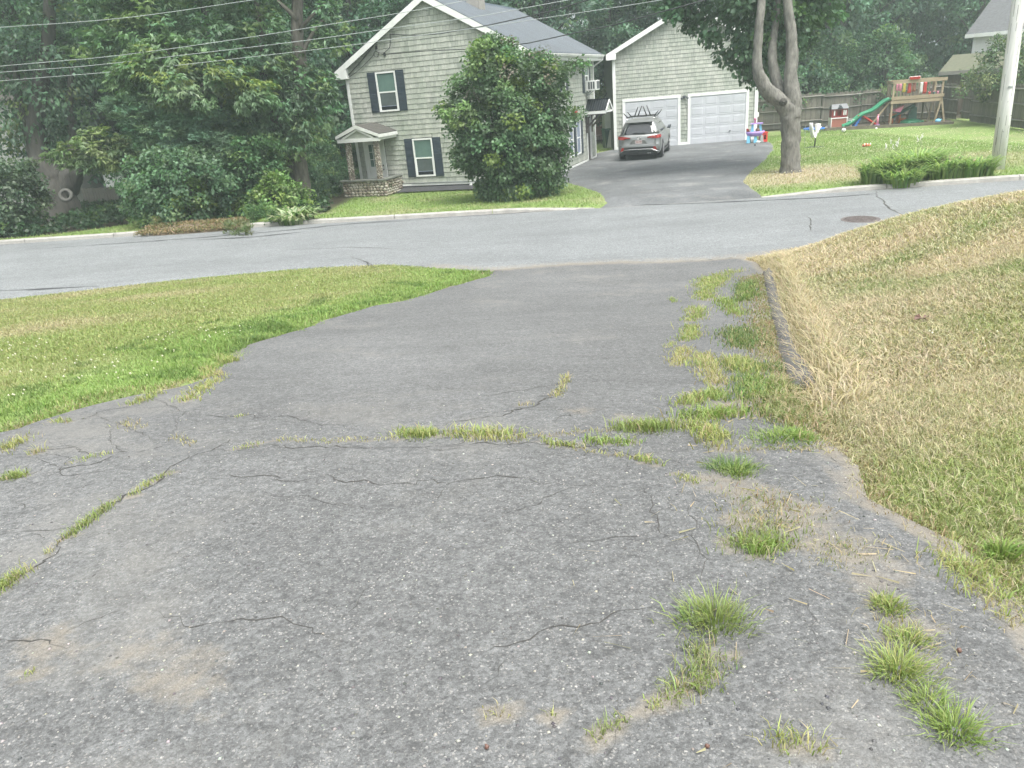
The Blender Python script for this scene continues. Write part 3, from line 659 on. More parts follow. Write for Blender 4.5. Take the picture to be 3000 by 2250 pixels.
# ------------------------------------------------------------------ green house
hroot = empty('house', (1.51, 28.75, -3.55), R(-21.8), 'two storey sage green shingled house with navy shutters beyond the big shrub', 'house')
HW, HL, HE = 7.52, 9.6, 4.72; AP = HE+3.76*.56
def htop(x): return HE-.02+(3.76-abs(x+3.76))*.56
b = MB(); b.prism([(-HW, -.3), (0, -.3), (0, HE), (-HW/2, AP), (-HW, HE)], .018, HL-.0)
b.build('wall', M['sagewall'], hroot)
TF = Matrix.Identity(4); TS = Matrix.Rotation(R(90), 4, 'Z')          # side wall: local x runs back
RF = [(-6.54, -4.97, 3.03, 4.47), (-5.30, -3.74, .51, 1.97), (-7.17, -6.23, .1, 2.03)]
shingle_wall(hroot, -HW+.10, -.10, .26, htop, [(-6.22, -5.30, 3.0, 4.48), (-4.97, -4.06, .49, 1.98), (-7.19, -6.21, .1, 2.04)], 190, TF, 3)
shingle_wall(hroot, .10, HL-.10, .12, lambda x: HE-.12, [(1.55, 2.47, 3.0, 4.48), (4.02, 4.78, 3.0, 4.48), (7.84, 8.60, 3.0, 4.48), (6.04, 6.82, .46, 1.96), (5.0-.1, 5.6, .46, 1.96), (7.95, 8.72, 0, 2.08)], 105, TS, 4)
window(hroot, TF, -6.19, 3.03, .87, 1.44, (.345, .345), curtain=True)
window(hroot, TF, -4.945, .515, .86, 1.445, (.345, .345), curtain=True)
window(hroot, TS, 1.58, 3.03, .87, 1.44, (.30, .36)); window(hroot, TS, 4.05, 3.03, .70, 1.44, (.36, .36)); window(hroot, TS, 7.87, 3.03, .70, 1.44, (.36, .32))
window(hroot, TS, 6.07, .48, .72, 1.46, (.36, .36), 'curtain', 'curtain')
window(hroot, TS, 4.95, .48, .62, 1.46, (0, 0), 'curtain', 'curtain')
b = MB(); b.box((-HW-.02, -.03, 0), (-HW+.10, .10, HE)); b.build('corner_board', M['white'], hroot)
b = MB(); b.box((-.10, -.03, .1), (.03, -.001, HE)); b.box((-.001, 0, .1), (.03, .10, HE)); b.build('corner_board', M['white'], hroot)
b = MB(); b.box((-.02, HL-.09, .05), (.03, HL+.02, HE-.1)); b.build('corner_board', M['white'], hroot)
b = MB(); b.box((-HW+.1, -.035, .17), (-.1, -.002, .24)); b.build('skirt_board', M['white'], hroot)
b = MB(); b.box((.002, .1, -.02), (.035, 7.93, .10)); b.box((.002, 8.75, -.02), (.035, HL, .10)); b.build('skirt_board', M['white'], hroot)
b = MB(); b.box((-HW-.01, -.015, -.4), (.02, .016, .17)); b.box((.001, 0.017, -.4), (.022, HL, -.02)); b.build('foundation', M['mulch'], hroot)
# roof
OV = .36; sl = .56
def roofpt(x, up=0): return HE+.10+(3.76-abs(x+3.76))*sl+up
rroot = empty('roof', parent=hroot)
b = MB()
for sgn in (-1, 1):
    xa = -3.76; xb = -3.76+sgn*(3.76+OV)
    za, zb = roofpt(xa), roofpt(xb)
    b.hexa([(xa, -.16, za-.10), (xb, -.16, zb-.10), (xb, HL+.3, zb-.10), (xa, HL+.3, za-.10), (xa, -.16, za), (xb, -.16, zb), (xb, HL+.3, zb), (xa, HL+.3, za)] if sgn > 0 else
           [(xb, -.16, zb-.10), (xa, -.16, za-.10), (xa, HL+.3, za-.10), (xb, HL+.3, zb-.10), (xb, -.16, zb), (xa, -.16, za), (xa, HL+.3, za), (xb, HL+.3, zb)])
b.build('roof_deck', M['blackmetal'], rroot)
n_p = 11; pw = (HL+.50)/n_p
for sgn in (-1, 1):
    for i in range(n_p):
        y0_ = -.20+i*pw; y1_ = y0_+pw-.004; b = MB(); xa, xb = -3.76, -3.76+sgn*(3.76+OV+.03); za, zb = roofpt(xa)+.006, roofpt(xb)+.006
        b.add([(xa, y0_, za), (xb, y0_, zb), (xb, y1_, zb), (xa, y1_, za), (xa, y0_, za+.012), (xb, y0_, zb+.012), (xb, y1_, zb+.012), (xa, y1_, za+.012)], [(0,3,2,1),(4,5,6,7),(0,1,5,4),(1,2,6,5),(2,3,7,6),(3,0,4,7)])
        for k in range(4):
            yy = y0_+pw*(k+.5)/4
            b.add([(xa, yy-.03, za+.012), (xb, yy-.03, zb+.012), (xa, yy-.012, za+.042), (xb, yy-.012, zb+.042), (xa, yy+.012, za+.042), (xb, yy+.012, zb+.042), (xa, yy+.03, za+.012), (xb, yy+.03, zb+.012)], [(0,1,3,2),(2,3,5,4),(4,5,7,6)])
        b.build('roof_panel', M['metalroof'], rroot)
b = MB(); b.hexa([(-3.92, -.21, AP+.045), (-3.60, -.21, AP+.045), (-3.60, HL+.31, AP+.045), (-3.92, HL+.31, AP+.045), (-3.80, -.21, AP+.16), (-3.72, -.21, AP+.16), (-3.72, HL+.31, AP+.16), (-3.80, HL+.31, AP+.16)]); b.build('ridge_cap', M['metalroof'], rroot)
for sgn in (-1, 1):
    xb = -3.76+sgn*(3.76+OV); zt, zb = roofpt(-3.76)-.005, roofpt(xb)-.005; b = MB()
    vs = [(-3.76, zt), (xb, zb), (xb, zb-.22), (-3.76, zt-.24)]
    if sgn < 0: vs = vs[::-1]
    b.prism(vs, -.20, -.165); b.build('rake_board', M['white'], hroot)
    xr0, xr1 = (-HW-OV+.0, -HW+.16) if sgn < 0 else (-.16, OV)
    b = MB(); zz = roofpt(xb)-.225
    ins = xr1 if sgn < 0 else xr0; zi = roofpt(ins)-.235
    poly = [(xb, zz-.06), (ins, zz-.06), (ins, zi), (xb, zz+.01)] if sgn < 0 else [(ins, zz-.06), (xb, zz-.06), (xb, zz+.01), (ins, zi)]
    b.prism(poly, -.198, .0); b.build('eave_return', M['white'], hroot)
    b = MB(); xo = xb; b.box((min(xo, -3.76+sgn*3.78), .0, zz-.05), (max(xo, -3.76+sgn*3.78), HL+.28, zz-.035)); b.build('soffit', M['white'], hroot)
    b = MB(); b.box((xo-.012, -.164, zz-.05), (xo+.012, HL+.29, roofpt(xb)-.03)); b.build('fascia', M['white'], hroot)
g = MB(); zg = roofpt(OV)-.03; xo = OV+.014
g.loft([[(xo, y_, zg), (xo+.12, y_, zg), (xo+.125, y_, zg-.02), (xo+.10, y_, zg-.09), (xo+.03, y_, zg-.12), (xo, y_, zg-.12)] for y_ in (-.14, HL+.32)], smooth=False)
g.build('gutter', M['white'], hroot)
b = MB(); b.tube([(OV+.07, HL+.20, zg-.1), (OV+.07, HL+.20, zg-.2), (.07, HL+.13, zg-.42), (-.05, HL+.06, zg-.55), (-.05, HL+.06, .1)], .035, 6); b.build('downspout', M['white'], hroot)
b = MB(); b.box((-3.5, 3.3, AP-.6), (-2.95, 3.9, AP+.75), 0); b.box((-3.55, 3.25, AP+.75), (-2.90, 3.95, AP+.83), 0); b.build('chimney', M['foundation'], rroot)
# front door
d = empty('front_door', parent=hroot); d.location = (-7.17, 0, 0)
b = MB(); b.box((0, -.05, .1), (.10, 0, 2.03)); b.box((.84, -.05, .1), (.94, 0, 2.03)); b.box((.1, -.05, 1.93), (.84, 0, 2.03)); b.build('door_frame', M['white'], d)
b = MB(); b.box((.10, -.03, .1), (.84, -.01, .98)); b.box((.10, -.03, .98), (.22, -.01, 1.93)); b.box((.72, -.03, .98), (.84, -.01, 1.93)); b.box((.22, -.03, 1.83), (.72, -.01, 1.93))
b.box((.18, -.04, .2), (.44, -.028, .9)); b.box((.50, -.04, .2), (.76, -.028, .9)); b.build('door_leaf', M['white'], d)
b = MB(); b.box((.22, -.02, .98), (.72, -.012, 1.83)); b.build('pane', M['glassT'], d)
b = MB()
for xx in (.38, .55): b.box((xx, -.028, .98), (xx+.018, -.018, 1.83))
for zz in (1.25, 1.54): b.box((.22, -.029, zz), (.72, -.0185, zz+.018))
b.build('muntin', M['white'], d)
b = MB(); b.ball((.80, -.06, .86), .035); b.ball((.80, -.05, 1.02), .028); b.build('door_knob', M['black'], d)
# side door with small metal canopy
d = empty('side_door', parent=hroot); d.matrix_local = TS@Matrix.Translation((7.95, 0, 0))
b = MB(); b.box((0, -.05, -.05), (.08, 0, 2.05)); b.box((.70, -.05, -.05), (.77, 0, 2.05)); b.box((.08, -.05, 1.97), (.70, 0, 2.05)); b.build('door_frame', M['white'], d)
b = MB(); b.box((.08, -.03, -.05), (.70, -.01, 1.97)); b.build('door_leaf', M['brownwood'], d)
b = MB(); b.box((.50, -.036, 0.05), (.66, -.029, 1.9)); b.build('weather_strip', M['white'], d)
cn = empty('door_canopy', parent=hroot); cn.location = (0, 8.33, 0)      # ridge sticks out along +x
CP_, CHW, CZ0, CZ1 = 1.02, .66, 2.22, 2.66
for sgn in (-1, 1):
    nrib = 5 if 1 else 4
    b = MB(); ya, yb = 0, sgn*CHW
    pa = [(0.03, ya, CZ1), (CP_, ya, CZ1), (CP_, yb, CZ0), (.03, yb, CZ0)]
    if sgn < 0: pa = pa[::-1]
    top = [(p[0], p[1], p[2]+.02) for p in pa]
    b.add(pa+top, [(3,2,1,0),(4,5,6,7),(0,1,5,4),(1,2,6,5),(2,3,7,6),(3,0,4,7)])
    for k in range(9):
        xx = .08+k*.112
        b.bar((xx, ya+sgn*.01, CZ1+.03), (xx, yb, CZ0+.03), .035, .028, up=(0, 0, 1))
    b.build('canopy_roof', M['blackmetal'], cn)
b = MB(); b.box((.03, -.06, CZ1+.02), (CP_+.02, .06, CZ1+.06)); b.build('ridge_cap', M['blackmetal'], cn)
b = MB()
for sgn in (-1, 1): b.bar((CP_+.01, 0, CZ1-.03), (CP_+.01, sgn*(CHW+.02), CZ0-.03), .03, .09, up=(0, 0, 1))
b.box((CP_-.02, -.62, CZ0-.10), (CP_+.02, .62, CZ0-.02)); b.build('gable_trim', M['white'], cn)
b = MB(); b.add([(CP_-.03, -.5, CZ0), (CP_-.03, .5, CZ0), (CP_-.03, 0, CZ1-.06)], [(0, 1, 2)]); b.build('gable_infill', M['sage'], cn)
b = MB(); b.box((.03, -CHW-.05, CZ0-.13), (CP_, -CHW+.03, CZ0-.01)); b.build('gutter', M['white'], cn)
for sgn in (-1, 1):
    b = MB(); b.bar((.05, sgn*.48, CZ0-.10), (.05, sgn*.48, CZ0-.95), .08); b.bar((.05, sgn*.48, CZ0-.75), (.62, sgn*.48, CZ0-.16), .08); b.bar((.02, sgn*.48, CZ0-.14), (CP_-.1, sgn*.48, CZ0-.14), .08); b.build('bracket', M['brownwood'] if sgn < 0 else M['lumberold'], cn)
# vent cap and pipe on front wall
b = MB(); b.tube([(-2.6, -.03, .12), (-2.6, -.12, .12)], .055, 10); b.build('vent_cap', M['white'], hroot)
b = MB(); b.tube([(-5.2, -.05, .27), (-.2, -.05, .27)], .018, 6); b.build('pipe', M['cable'], hroot)
# insulators and looped cable on the wall
b = MB(); b.box((-6.02, -.06, 5.28), (-5.94, -.0, 5.38)); b.box((-5.70, -.05, 5.0), (-5.62, 0, 5.12)); b.tube([(-5.88, -.05, 5.56), (-5.88, -.12, 5.56)], .03, 6); b.build('cable_bracket', M['black'], hroot)
def cab(pts, r_, m, parent, name):
    b = MB(); b.tube(pts, r_, 5, cap=False); return b.build(name, m, parent)
def crv(a, b_, sag, n=14):
    a = Vector(a); b_ = Vector(b_); return [a.lerp(b_, i/n)-Vector((0, 0, 4*sag*(i/n)*(1-i/n))) for i in range(n+1)]
cab(crv((-5.9, -.08, 5.55), (-7.44, -.06, 4.42), .05), .018, M['cabledark'], hroot, 'wall_cable')
cab(crv((-5.9, -.08, 5.55), (-6.0, -.06, 5.2), -.05)+crv((-6.0, -.06, 5.2), (-5.4, -.06, 5.28), .12)+crv((-5.4, -.06, 5.28), (-5.28, -.10, 5.72), .1), .014, M['cabledark'], hroot, 'wall_cable')
cab([(-6.0+.10*math.cos(t), -.07, 5.1+.10*math.sin(t)) for t in np.linspace(0, 6.3, 20)], .012, M['cabledark'], hroot, 'wall_cable')
cab(crv((-6.1, -.06, 5.1), (-7.42, -.06, 4.36), .06), .012, M['cabledark'], hroot, 'wall_cable')
# mulch bed
b = MB()
mp_ = [(-5.55, -.75), (-4.2, -.62), (-2.9, -.60), (-1.6, -.7), (-.2, -.65), (-.2, -.02), (-5.55, -.02)]
oM = Matrix.Translation((1.51, 28.75, 0))@Matrix.Rotation(R(-21.8), 4, 'Z')
vs = []
for x, y in mp_:
    w_ = oM@Vector((x, y, 0)); vs.append((w_.x, w_.y, gzs(w_.x, w_.y)+.06+(.10 if y > -.1 else 0)))
b.add(vs, [tuple(range(len(vs)))]); b.build('mulch_bed', M['mulch']); tag(bpy.data.objects['mulch_bed'], 'dark mulch strip along the foot of the green house wall', kind='structure')

# ------------------------------------------------------------------ stone porch (stands against the house)
pr_ = empty('stone_porch', (1.51, 28.75, -3.55), R(-21.8), 'small gabled porch with two pebble columns on a low river stone wall', 'porch')
b = MB(); b.box((-7.55, -1.40, -.3), (-5.62, -1.16, .58)); b.box((-5.86, -1.155, -.3), (-5.62, -.02, .58)); b.box((-7.55, -1.155, -.3), (-7.30, -.06, .45)); pw_ = b.build('porch_wall', M['mortar'], pr_)
def stone_mesh(m, seed):
    random.seed(seed); b = MB(); b.ball((0, 0, 0), (1, .55, .72), 8, 5, jit=.13); return b.mesh('stone', m)
STM = [stone_mesh(M[k], i) for i, k in enumerate(('stone', 'stone2', 'stone3', 'stone', 'stone2'))]; random.seed(3)
def stones_on(parent, ax0, ax1, z0, z1, place, name='stone'):
    z = z0; row = 0
    while z < z1-.02:
        hh = random.uniform(.085, .12); x = ax0+random.uniform(-.05, .05)
        while x < ax1-.03:
            w = random.uniform(.11, .20)
            o = link('stone', random.choice(STM), parent); o.matrix_local = place@Matrix.Translation((x+w/2, 0, z+hh/2+random.uniform(-.01, .01)))@Matrix.Rotation(random.uniform(-.3, .3), 4, 'Y')@Matrix.Diagonal((w*.49, .09, hh*.72, 1))
            x += w
        z += hh*.92; row += 1
stones_on(pw_, -7.53, -5.62, .0, .58, Matrix.Translation((0, -1.405, 0)))
stones_on(pw_, -1.38, -.1, .0, .58, Matrix.Translation((-5.615, 0, 0))@Matrix.Rotation(R(90), 4, 'Z'))
b = MB(); b.box((-7.62, -1.50, .585), (-5.55, -1.10, .64)); b.box((-5.92, -1.095, .585), (-5.55, -.06, .64)); b.build('coping', M['slab'], pr_, bevel=.01)
b = MB(); b.box((-7.28, -1.1, -.1), (-5.9, -.06, .09)); b.build('porch_floor', M['foundation'], pr_)
for cx, cx2 in ((-7.12, -7.07), (-5.86, -5.83)):
    b = MB(); b.tube([(cx, -1.30, .64), (cx2, -1.30, 2.13)], [.10, .095], 12); co = b.build('column', M['mortar'], pr_)
    b = MB(); k = 0; z = .67
    while z < 2.10:
        nn_ = 9
        for q in range(nn_):
            t = 2*math.pi*(q+(k % 2)*.5)/nn_+random.uniform(-.1, .1); s_ = random.uniform(.026, .038); xc = cx+(cx2-cx)*(z-.64)/1.49
            b.ball((xc+.10*math.cos(t), -1.30+.10*math.sin(t), z+random.uniform(-.01, .01)), (s_*1.0, s_*1.0, s_*.9), 6, 4, mi=random.choice((0, 1, 1, 2)), jit=.1)
        z += .062; k += 1
    o = b.build('pebble_facing', [M['stone'], M['stone2'], M['stone3']], co); o['kind'] = 'stuff'
PX, PZ, PE, PHW = -6.50, 2.66, 2.30, .93
b = MB()
for sgn in (-1, 1):
    b.hexa([(PX, -1.50, PZ-.05), (PX+sgn*PHW, -1.50, PE-.05), (PX+sgn*PHW, 0, PE-.05), (PX, 0, PZ-.05), (PX, -1.50, PZ), (PX+sgn*PHW, -1.50, PE), (PX+sgn*PHW, 0, PE), (PX, 0, PZ)][::1] if sgn > 0 else
           [(PX-PHW, -1.50, PE-.05), (PX, -1.50, PZ-.05), (PX, 0, PZ-.05), (PX-PHW, 0, PE-.05), (PX-PHW, -1.50, PE), (PX, -1.50, PZ), (PX, 0, PZ), (PX-PHW, 0, PE)])
prf = b.build('porch_roof', M['asphroof'], pr_)
for sgn in (-1, 1):
    for i in range(7):
        t0, t1 = i/7, (i+1)/7+.03
        b = MB(); xa, xb = PX+sgn*PHW*(1-t0), PX+sgn*PHW*max(0, 1-t1); za, zb = PE+(PZ-PE)*t0, PE+(PZ-PE)*min(1, t1)
        q = [(xa, -1.52, za+.018), (xb, -1.52, zb+.008), (xb, .0, zb+.008), (xa, 0, za+.018)]
        q2 = [(p[0], p[1], p[2]+.008) for p in q]
        if sgn > 0: q = q[::-1]; q2 = q2[::-1]
        b.hexa(q+q2); b.build('shingle_course', M['asphroof'], prf)
for sgn in (-1, 1):
    b = MB(); xo = PX+sgn*(PHW+.02); vs = [(PX, PZ+.01), (xo, PE+.0), (xo, PE-.11), (PX, PZ-.13)]
    if sgn < 0: vs = vs[::-1]
    b.prism(vs, -1.53, -1.50); b.build('rake_board', M['white'], pr_)
    b = MB(); b.box((min(xo, xo-sgn*.03), -1.49, PE-.13), (max(xo, xo-sgn*.03), -.02, PE-.01)); b.build('fascia', M['white'], pr_)
b = MB(); b.box((PX-PHW+.02, -1.50, PE-.25), (PX+PHW-.02, -1.36, PE-.12)); b.box((PX+PHW-.16, -1.355, PE-.22), (PX+PHW-.04, -.02, PE-.12)); b.box((PX-PHW+.04, -1.355, PE-.22), (PX-PHW+.16, -.02, PE-.12)); b.build('beam', M['white'], pr_)
b = MB(); b.prism([(PX-.62, PE-.12), (PX+.62, PE-.12), (PX, PE+.16)], -1.46, -1.43); b.build('gable_panel', M['sage'], pr_)
b = MB(); b.bar((PX-.68, -1.48, PE-.11), (PX, -1.48, PE+.19), .04, .06); b.bar((PX+.68, -1.48, PE-.11), (PX, -1.48, PE+.19), .04, .06); b.build('gable_trim', M['white'], pr_)

# ------------------------------------------------------------------ garage
gr = empty('garage', (6.47, 40.7, -3.55), R(-5.3), 'sage shingled two bay garage with white overhead doors behind the parked car', 'garage')
GW, GE, GD = 7.34, 4.72, 8.0; GA = GE+3.67*.50
def gtop(x): return GE-.02+(3.67-abs(x-3.67))*.50
b = MB(); b.prism([(0, -.3), (GW, -.3), (GW, GE), (GW/2, GA), (0, GE)], .06, GD); b.build('wall', M['sagewall'], gr)
b = MB(); b.add([(0, .059, -.3), (GW, .059, -.3)], []);
shingle_wall(gr, .15, GW-.15, .14, gtop, [(.47, 3.45, -.2, 2.47), (3.81, 6.90, -.2, 2.47)], 298, Matrix.Translation((0, .058, 0)), 9)
b = MB(); b.box((0, .0, 0), (.15, .14, GE)); b.build('corner_board', M['white'], gr)
b = MB(); b.box((GW-.15, 0, 0), (GW+.02, .14, GE)); b.build('corner_board', M['white'], gr)
b = MB(); b.box((.15, .01, -.2), (.47, .057, .14)); b.box((3.45, .01, -.2), (3.81, .057, .14)); b.box((6.90, .01, -.2), (GW-.15, .057, .14)); b.build('skirt_board', M['white'], gr)
for (x0, x1) in ((.47, 3.45), (3.81, 6.90)):
    b = MB(); b.box((x0, -.0, -.15), (x0+.14, .056, 2.34)); b.box((x1-.14, 0, -.15), (x1, .056, 2.34)); b.box((x0, -.004, 2.34), (x1, .056, 2.48)); b.build('door_trim', M['white'], gr)
    dd = empty('garage_door', parent=gr); dd.location = (x0+.14, .055, -.12)
    dw = x1-x0-.28; dh = 2.46; nh = 5; sh_ = dh/nh
    for r_ in range(nh):
        b = MB(); b.box((0, -.028, r_*sh_+.004), (dw, .0, (r_+1)*sh_-.004)); sec = b.build('door_section', M['doorwhite'], dd)
        for c_ in range(4):
            pw2 = dw/4; xx = c_*pw2+.07; b = MB()
            a0, a1, z0_, z1_ = xx, xx+pw2-.14, r_*sh_+.075, (r_+1)*sh_-.075
            # raised moulding ring with a raised field
            o1 = [(a0, -.0285, z0_), (a1, -.0285, z0_), (a1, -.0285, z1_), (a0, -.0285, z1_)]
            o2 = [(a0+.03, -.050, z0_+.03), (a1-.03, -.050, z0_+.03), (a1-.03, -.050, z1_-.03), (a0+.03, -.050, z1_-.03)]
            o2 = [(p_[0], -.036, p_[2]) for p_ in o2]; b.add(o1+o2, [(0,1,5,4),(1,2,6,5),(2,3,7,6),(3,0,4,7),(4,5,6,7)]); b.build('panel', M['doorwhite'], dd)
    b = MB(); b.box((dw*.5-.06, -.06, .05), (dw*.5+.06, -.045, .08)) if x0 < 1 else b.box((dw*.72-.05, -.07, .62), (dw*.72+.05, -.03, .66)); b.build('handle', M['chrome'], dd)
b = MB()
for sgn in (-1, 1):
    xa, xb = 3.67, 3.67+sgn*(3.67+.32); za, zb = GE+.10+3.67*.5, GE+.10-.32*.5
    q = [(xa, -.22, za-.10), (xb, -.22, zb-.10), (xb, GD+.2, zb-.10), (xa, GD+.2, za-.10), (xa, -.22, za), (xb, -.22, zb), (xb, GD+.2, zb), (xa, GD+.2, za)]
    if sgn < 0: q = [q[1], q[0], q[3], q[2], q[5], q[4], q[7], q[6]]
    b.hexa(q)
b.build('roof', M['asphroof'], gr)
for sgn in (-1, 1):
    xb = 3.67+sgn*(3.67+.32); zt, zb = GE+.10+3.67*.5-.006, GE+.10-.16-.006; b = MB(); vs = [(3.67, zt), (xb, zb), (xb, zb-.22), (3.67, zt-.24)]
    if sgn < 0: vs = vs[::-1]
    b.prism(vs, -.255, -.222); b.build('rake_board', M['white'], gr)
    ins = .18 if sgn < 0 else GW-.18; zi = GE+.10+(3.67-abs(ins-3.67))*.5-.24; zz = zb-.215
    poly = [(xb, zz-.05), (ins, zz-.05), (ins, zi), (xb, zz+.01)] if sgn < 0 else [(ins, zz-.05), (xb, zz-.05), (xb, zz+.01), (ins, zi)]
    b = MB(); b.prism(poly, -.253, .0); b.build('eave_return', M['white'], gr)
b = MB(); b.box((3.56, .0, 2.30), (3.70, .056, 2.42)); fl_ = b.build('flood_light', M['black'], gr)
b = MB(); b.tube([(3.56, -.02, 2.34), (3.47, -.12, 2.28)], [.03, .055], 8); b.tube([(3.70, -.02, 2.34), (3.80, -.12, 2.28)], [.03, .055], 8); b.box((3.57, -.10, 2.33), (3.69, 0, 2.41)); b.build('lamp_head', M['dgrey'], fl_)
b = MB(); b.box((GW+.021, .3, 1.08), (GW+.16, .5, 1.30)); b.build('meter_box', M['white'], gr)

# ------------------------------------------------------------------ grass
def blade_mesh(name, x, y, h, w, col, lean=.5, zoff=0, segs=2, zf=gz, m=None, along=None):
    n = len(x); z = zf(x, y)+zoff
    a = RG.random(n)*2*np.pi; ln = lean*(.4+RG.random(n))*h
    la = RG.random(n)*2*np.pi if along is None else along+(RG.random(n)-.5)*1.2
    lx, ly = np.cos(la)*ln, np.sin(la)*ln
    wx, wy = np.cos(a)*w/2, np.sin(a)*w/2
    if segs == 1:
        V = np.empty((n, 3, 3)); V[:, 0] = np.c_[x-wx, y-wy, z-.01]; V[:, 1] = np.c_[x+wx, y+wy, z-.01]; V[:, 2] = np.c_[x+lx, y+ly, z+h]
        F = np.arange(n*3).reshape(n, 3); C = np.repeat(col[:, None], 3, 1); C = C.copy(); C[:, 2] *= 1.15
        return npmesh(name, V.reshape(-1, 3), F, m or M['grass'], C.reshape(-1, 3), k=3)
    V = np.empty((n, 5, 3)); hm = h*.62
    V[:, 0] = np.c_[x-wx, y-wy, z-.01]; V[:, 1] = np.c_[x+wx, y+wy, z-.01]
    V[:, 2] = np.c_[x+lx*.35-wx*.8, y+ly*.35-wy*.8, z+hm]; V[:, 3] = np.c_[x+lx*.35+wx*.8, y+ly*.35+wy*.8, z+hm]
    V[:, 4] = np.c_[x+lx, y+ly, z+h*(1-.25*RG.random(n))]
    i = np.arange(n)*5
    F = np.concatenate([np.c_[i, i+1, i+3], np.c_[i, i+3, i+2], np.c_[i+2, i+3, i+4]])
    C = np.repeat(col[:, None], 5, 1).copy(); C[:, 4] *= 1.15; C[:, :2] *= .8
    return npmesh(name, V.reshape(-1, 3), F, m or M['grass'], C.reshape(-1, 3), k=3)
def jitter(col, s=.22):
    n = len(col); return np.clip(col*(1+(RG.random((n, 1))-.5)*2*s)*(1+(RG.random((n, 3))-.5)*.16), 0, 1)
def visible(x, y, z, marg=.06):
    d = (np.c_[x, y, z]) ; f = np.array(_f); r_ = np.array(_r); u_ = np.array(_u)
    zc = d@f; px = .5+(d@r_)/np.maximum(zc, .1)*FPX/3000; py = .5-(d@u_)/np.maximum(zc, .1)*FPX/2250
    return (zc > .4) & (px > -marg) & (px < 1+marg) & (py > -marg) & (py < 1+marg)
def sample(n, x0, x1, y0, y1, cond):
    x = RG.uniform(x0, x1, n); y = RG.uniform(y0, y1, n); k = cond(x, y); x = x[k]; y = y[k]
    z = gz(x, y); k = visible(x, y, z, .10); return x[k], y[k]
TRI = [0]
def stuff(name, me, label, cat='grass'):
    o = link(name, me); tag(o, label, cat, kind='stuff'); TRI[0] += len(me.polygons); return o
# bank right of the driveway: three distance bands, longer straw hanging over the kerb
def bankcond(x, y): return (x > xr(y)+.02+(vn(x, y, 2.2, 51)-.5)*.35*(y < 4.3)) & (y < yn(x)-.02+(x > 4.6)*.3)
bx, by, bh, bw = [], [], [], []
for (n, y0_, y1_, x1_, w, h) in ((170000, .8, 3.8, 4.5, .0036, .026), (210000, 3.8, 7.0, 7.5, .0060, .032), (170000, 7.0, 12.6, 12.5, .011, .040)):
    x, y = sample(n, 1.1, x1_, y0_, y1_, bankcond); bx.append(x); by.append(y); bh.append(h*(.45+RG.random(len(x))*.9)); bw.append(w*(.6+.8*RG.random(len(x))))
x, y, h, w = map(np.concatenate, (bx, by, bh, bw))
c = lawn_colour(x, y); pk = RG.random(len(x)); dry_ = np.clip((vn(x, y, 5, 52)-.35)*1.8, 0, 1)
c = mixc(c, np.array((.44, .385, .28)), (pk < .30+.25*dry_)*.75); c = mixc(c, C_GRN*.75, ((pk > .84) & (y < 6))*.7)
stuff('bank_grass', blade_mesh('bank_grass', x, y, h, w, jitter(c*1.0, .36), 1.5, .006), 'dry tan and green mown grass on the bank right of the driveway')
x, y = sample(60000, 1.0, 4.4, 3.6, 11.5, lambda x, y: (x > xr(y)+.02) & (x < xr(y)+.32)); 
stuff('straw', blade_mesh('straw', x, y, .05+.06*RG.random(len(x)), .006*np.ones(len(x)), jitter(np.tile((.42, .365, .25), (len(x), 1))), 1.7, .02), 'bleached straw hanging over the asphalt kerb of the bank', 'straw')
# lawn left of the driveway
def leftcond(x, y): return (x < xl(y)+.08+(vn(x, y, 2.4, 53)-.5)*.62+(vn(x, y, 9, 58)-.5)*.22) & (y < yn(x)+.10) & (x < 1.0)
bx, by, bh, bw = [], [], [], []
for (n, x0_, y0_, y1_, w, h) in ((130000, -6.5, 3.6, 8.5, .0052, .028), (200000, -10.5, 7.0, 15.2, .010, .034)):
    x, y = sample(n, x0_, .9, y0_, y1_, leftcond); dl = xl(y)-x; bx.append(x); by.append(y)
    bh.append(h*(.5+RG.random(len(x))*.8)*(1+.8*sst((.8-dl)/.8))); bw.append(w*(.6+.8*RG.random(len(x))))
x, y, h, w = map(np.concatenate, (bx, by, bh, bw)); c = lawn_colour(x, y); dl = xl(y)-x
c = mixc(c, np.array((.34, .30, .17)), (RG.random(len(x)) < .06+.14*sst((dl-.8)/1))*.6); c = mixc(c, C_DRK*1.4, ((vn(x, y, 3, 54) > .62) & (dl < 1.6))*.55)
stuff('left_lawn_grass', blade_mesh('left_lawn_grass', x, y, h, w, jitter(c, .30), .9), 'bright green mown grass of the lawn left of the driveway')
# grass over the road
bx, by = sample(150000, -18, 19, 18.5, 42, lambda x, y: (y > yk(x)+.2) & ((x < np.interp(y, NL[:, 1], NL[:, 0])-.05) | (x > np.interp(y, NR[:, 1], NR[:, 0])+.0)) & (wood_mask(x, y) < .4))
c = lawn_colour(bx, by); oM_i = oM.inverted()
lx = (bx-1.51)*math.cos(R(21.8))-(by-28.75)*math.sin(R(21.8)); ly = (bx-1.51)*math.sin(R(21.8))+(by-28.75)*math.cos(R(21.8))
k = ~((lx > -7.6) & (lx < .1) & (ly > -.62) & (ly < 9.8)); bx, by, c = bx[k], by[k], c[k]
stuff('yard_grass', blade_mesh('yard_grass', bx, by, .035+.05*RG.random(len(bx)), .022+.012*RG.random(len(bx)), jitter(c, .18), .8, segs=1), 'mown lawn grass of the yards across the street')
